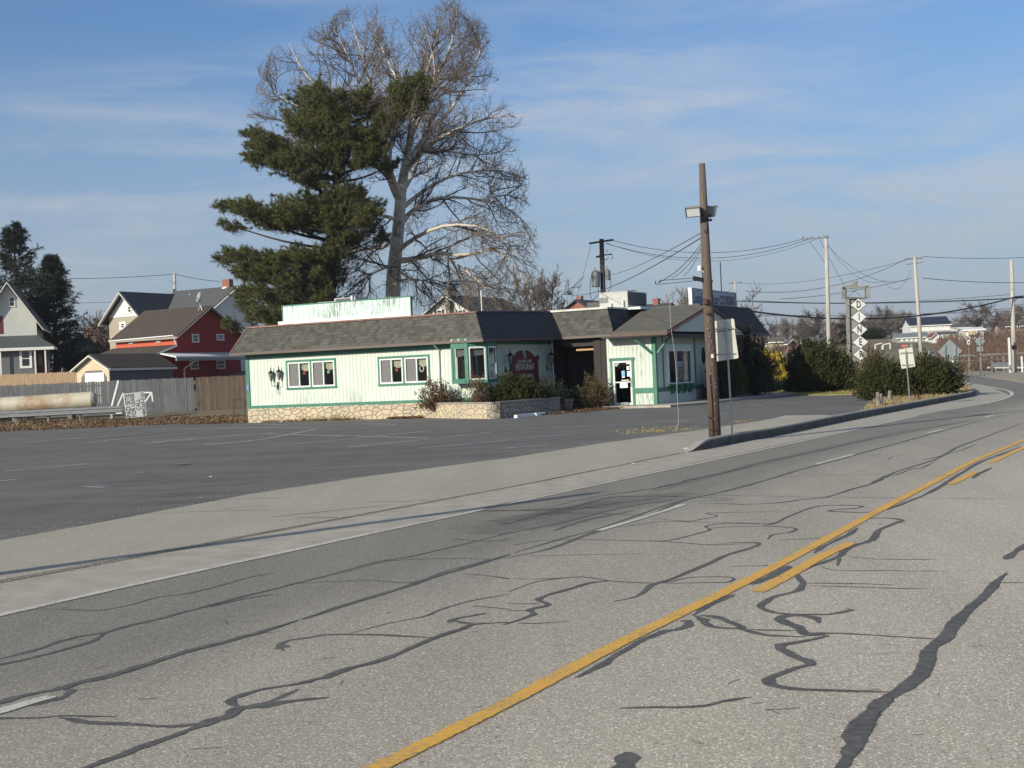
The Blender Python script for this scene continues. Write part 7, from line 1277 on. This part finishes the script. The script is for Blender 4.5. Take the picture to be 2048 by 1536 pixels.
# brush slope right
n = 26000; xs = RG.uniform(26, 95, n); ys = RG.uniform(137, 235, n); ok = (np.sin(xs * .35 + ys * .12) + np.sin(xs * .13 - ys * .21) + RG.normal(size=n) * .5) > -.7; ang_ = xs / ys; ok &= (ang_ > .31) ; xs, ys = xs[ok], ys[ok]; zz = np.array([H(x, y) for x, y in zip(xs, ys)]); hs = RG.uniform(.8, 2.6, len(xs)) * np.clip((ang_[ok] - .29) * 30, .3, 1.1)
P = grow(np.stack([xs, ys, zz - .1], -1), np.stack([RG.normal(size=len(xs)) * .3, RG.normal(size=len(xs)) * .3, np.ones(len(xs))], -1), hs, 4, .22); V, F_ = tubesnp(P, np.full((len(xs), 4), .028)); stuff_np('brush', V, F_, M['brushm'], 'reddish brown leafless brush covering the slope')
n = 9000; xs = RG.uniform(-45, -25, n); ys = RG.uniform(140, 175, n); zz = np.array([H(x, y) for x, y in zip(xs, ys)]); P = grow(np.stack([xs, ys, zz], -1), np.stack([RG.normal(size=n) * .35, RG.normal(size=n) * .3, np.ones(n)], -1), RG.uniform(1.5, 5, n), 4, .22); V, F_ = tubesnp(P, np.full((n, 4), .03)); stuff_np('brush', V, F_, M['brushm'], 'brown thicket left of the farmhouse')
# loose grit along the seams of the paving
M['grit'] = leafmat('loose grit', (.42, .38, .30), (.20, .185, .155), (.30, .27, .21))
def seam(line, n, wd, off=0.0):
    L_ = P2(line); out = []
    for _ in range(n):
        i = rnd.randrange(len(L_) - 1); p = L_[i].lerp(L_[i + 1], rnd.random()); d = (L_[i + 1] - L_[i]).normalized(); x = Vector((-d.y, d.x, 0)); p = p + x * (rnd.gauss(0, wd) + off); out.append((p.x, p.y))
    return np.array(out)
Q = np.concatenate([seam(lotb[1:8], 3000, .45), seam(gutl[:7], 1800, .16), seam([(1250, 868), (1420, 858), (1560, 838)], 1200, .35), seam(lot_back[1:], 2500, .3)])
n = len(Q); c = np.c_[Q, np.full(n, .012)]; a = RG.uniform(0, 6.28, n); s_ = RG.uniform(.003, .010, (n, 1)); tx = np.stack([np.cos(a), np.sin(a), np.zeros(n)], -1) * s_; ty = np.stack([-np.sin(a), np.cos(a), np.zeros(n)], -1) * s_ * .8
V = np.stack([c - tx, c - ty, c + tx, c + ty, c + np.array([0, 0, .008])], 1).reshape(-1, 3); b_ = (np.arange(n) * 5)[:, None]; F_ = np.concatenate([b_ + np.array([[0, 1, 4]]), b_ + np.array([[1, 2, 4]]), b_ + np.array([[2, 3, 4]]), b_ + np.array([[3, 0, 4]])]); stuff_np('grit', V, F_, M['grit'], 'loose grit along the paving seams')
# lot debris
for (px, py, lb, s) in ((290, 946, 'small white paper scrap on the dark lot', .12), (365, 930, 'torn flattened white paper on the lot', .3), (418, 956, 'tiny white scrap on the lot', .1), (1266, 930, 'white litter by the gutter line', .05), (1376, 899, 'white flattened litter at the kerb end', .15)):
    p = G(px, py); t = thing('litter', lb, 'litter', (p.x, p.y, .012)); q = MB(); a = rnd.uniform(0, 3); pts = [(s * math.cos(a + k) * rnd.uniform(.5, 1), s * .6 * math.sin(a + k) * rnd.uniform(.5, 1), rnd.uniform(0, .03)) for k in (0, 1.2, 2.5, 3.7, 5)]; q.poly(pts); q.build('paper', M['paper'], t)

# ================================================================== HAZE
hm_ = bpy.data.materials.new('thin winter haze'); hm_.use_nodes = True; ht = hm_.node_tree; ht.nodes.clear(); ho = ht.nodes.new('ShaderNodeOutputMaterial'); hv = ht.nodes.new('ShaderNodeVolumePrincipled'); hv.inputs['Color'].default_value = (.80, .86, .95, 1); hv.inputs['Density'].default_value = .0002; hv.inputs['Anisotropy'].default_value = .2
ht.links.new(hv.outputs[0], ho.inputs['Volume']); q = MB(); q.box((-950, -80, -1.2), (1450, 3050, 60)); o = q.build('haze', hm_); o['kind'] = 'stuff'; o['label'] = 'pale winter haze over the far hillside'
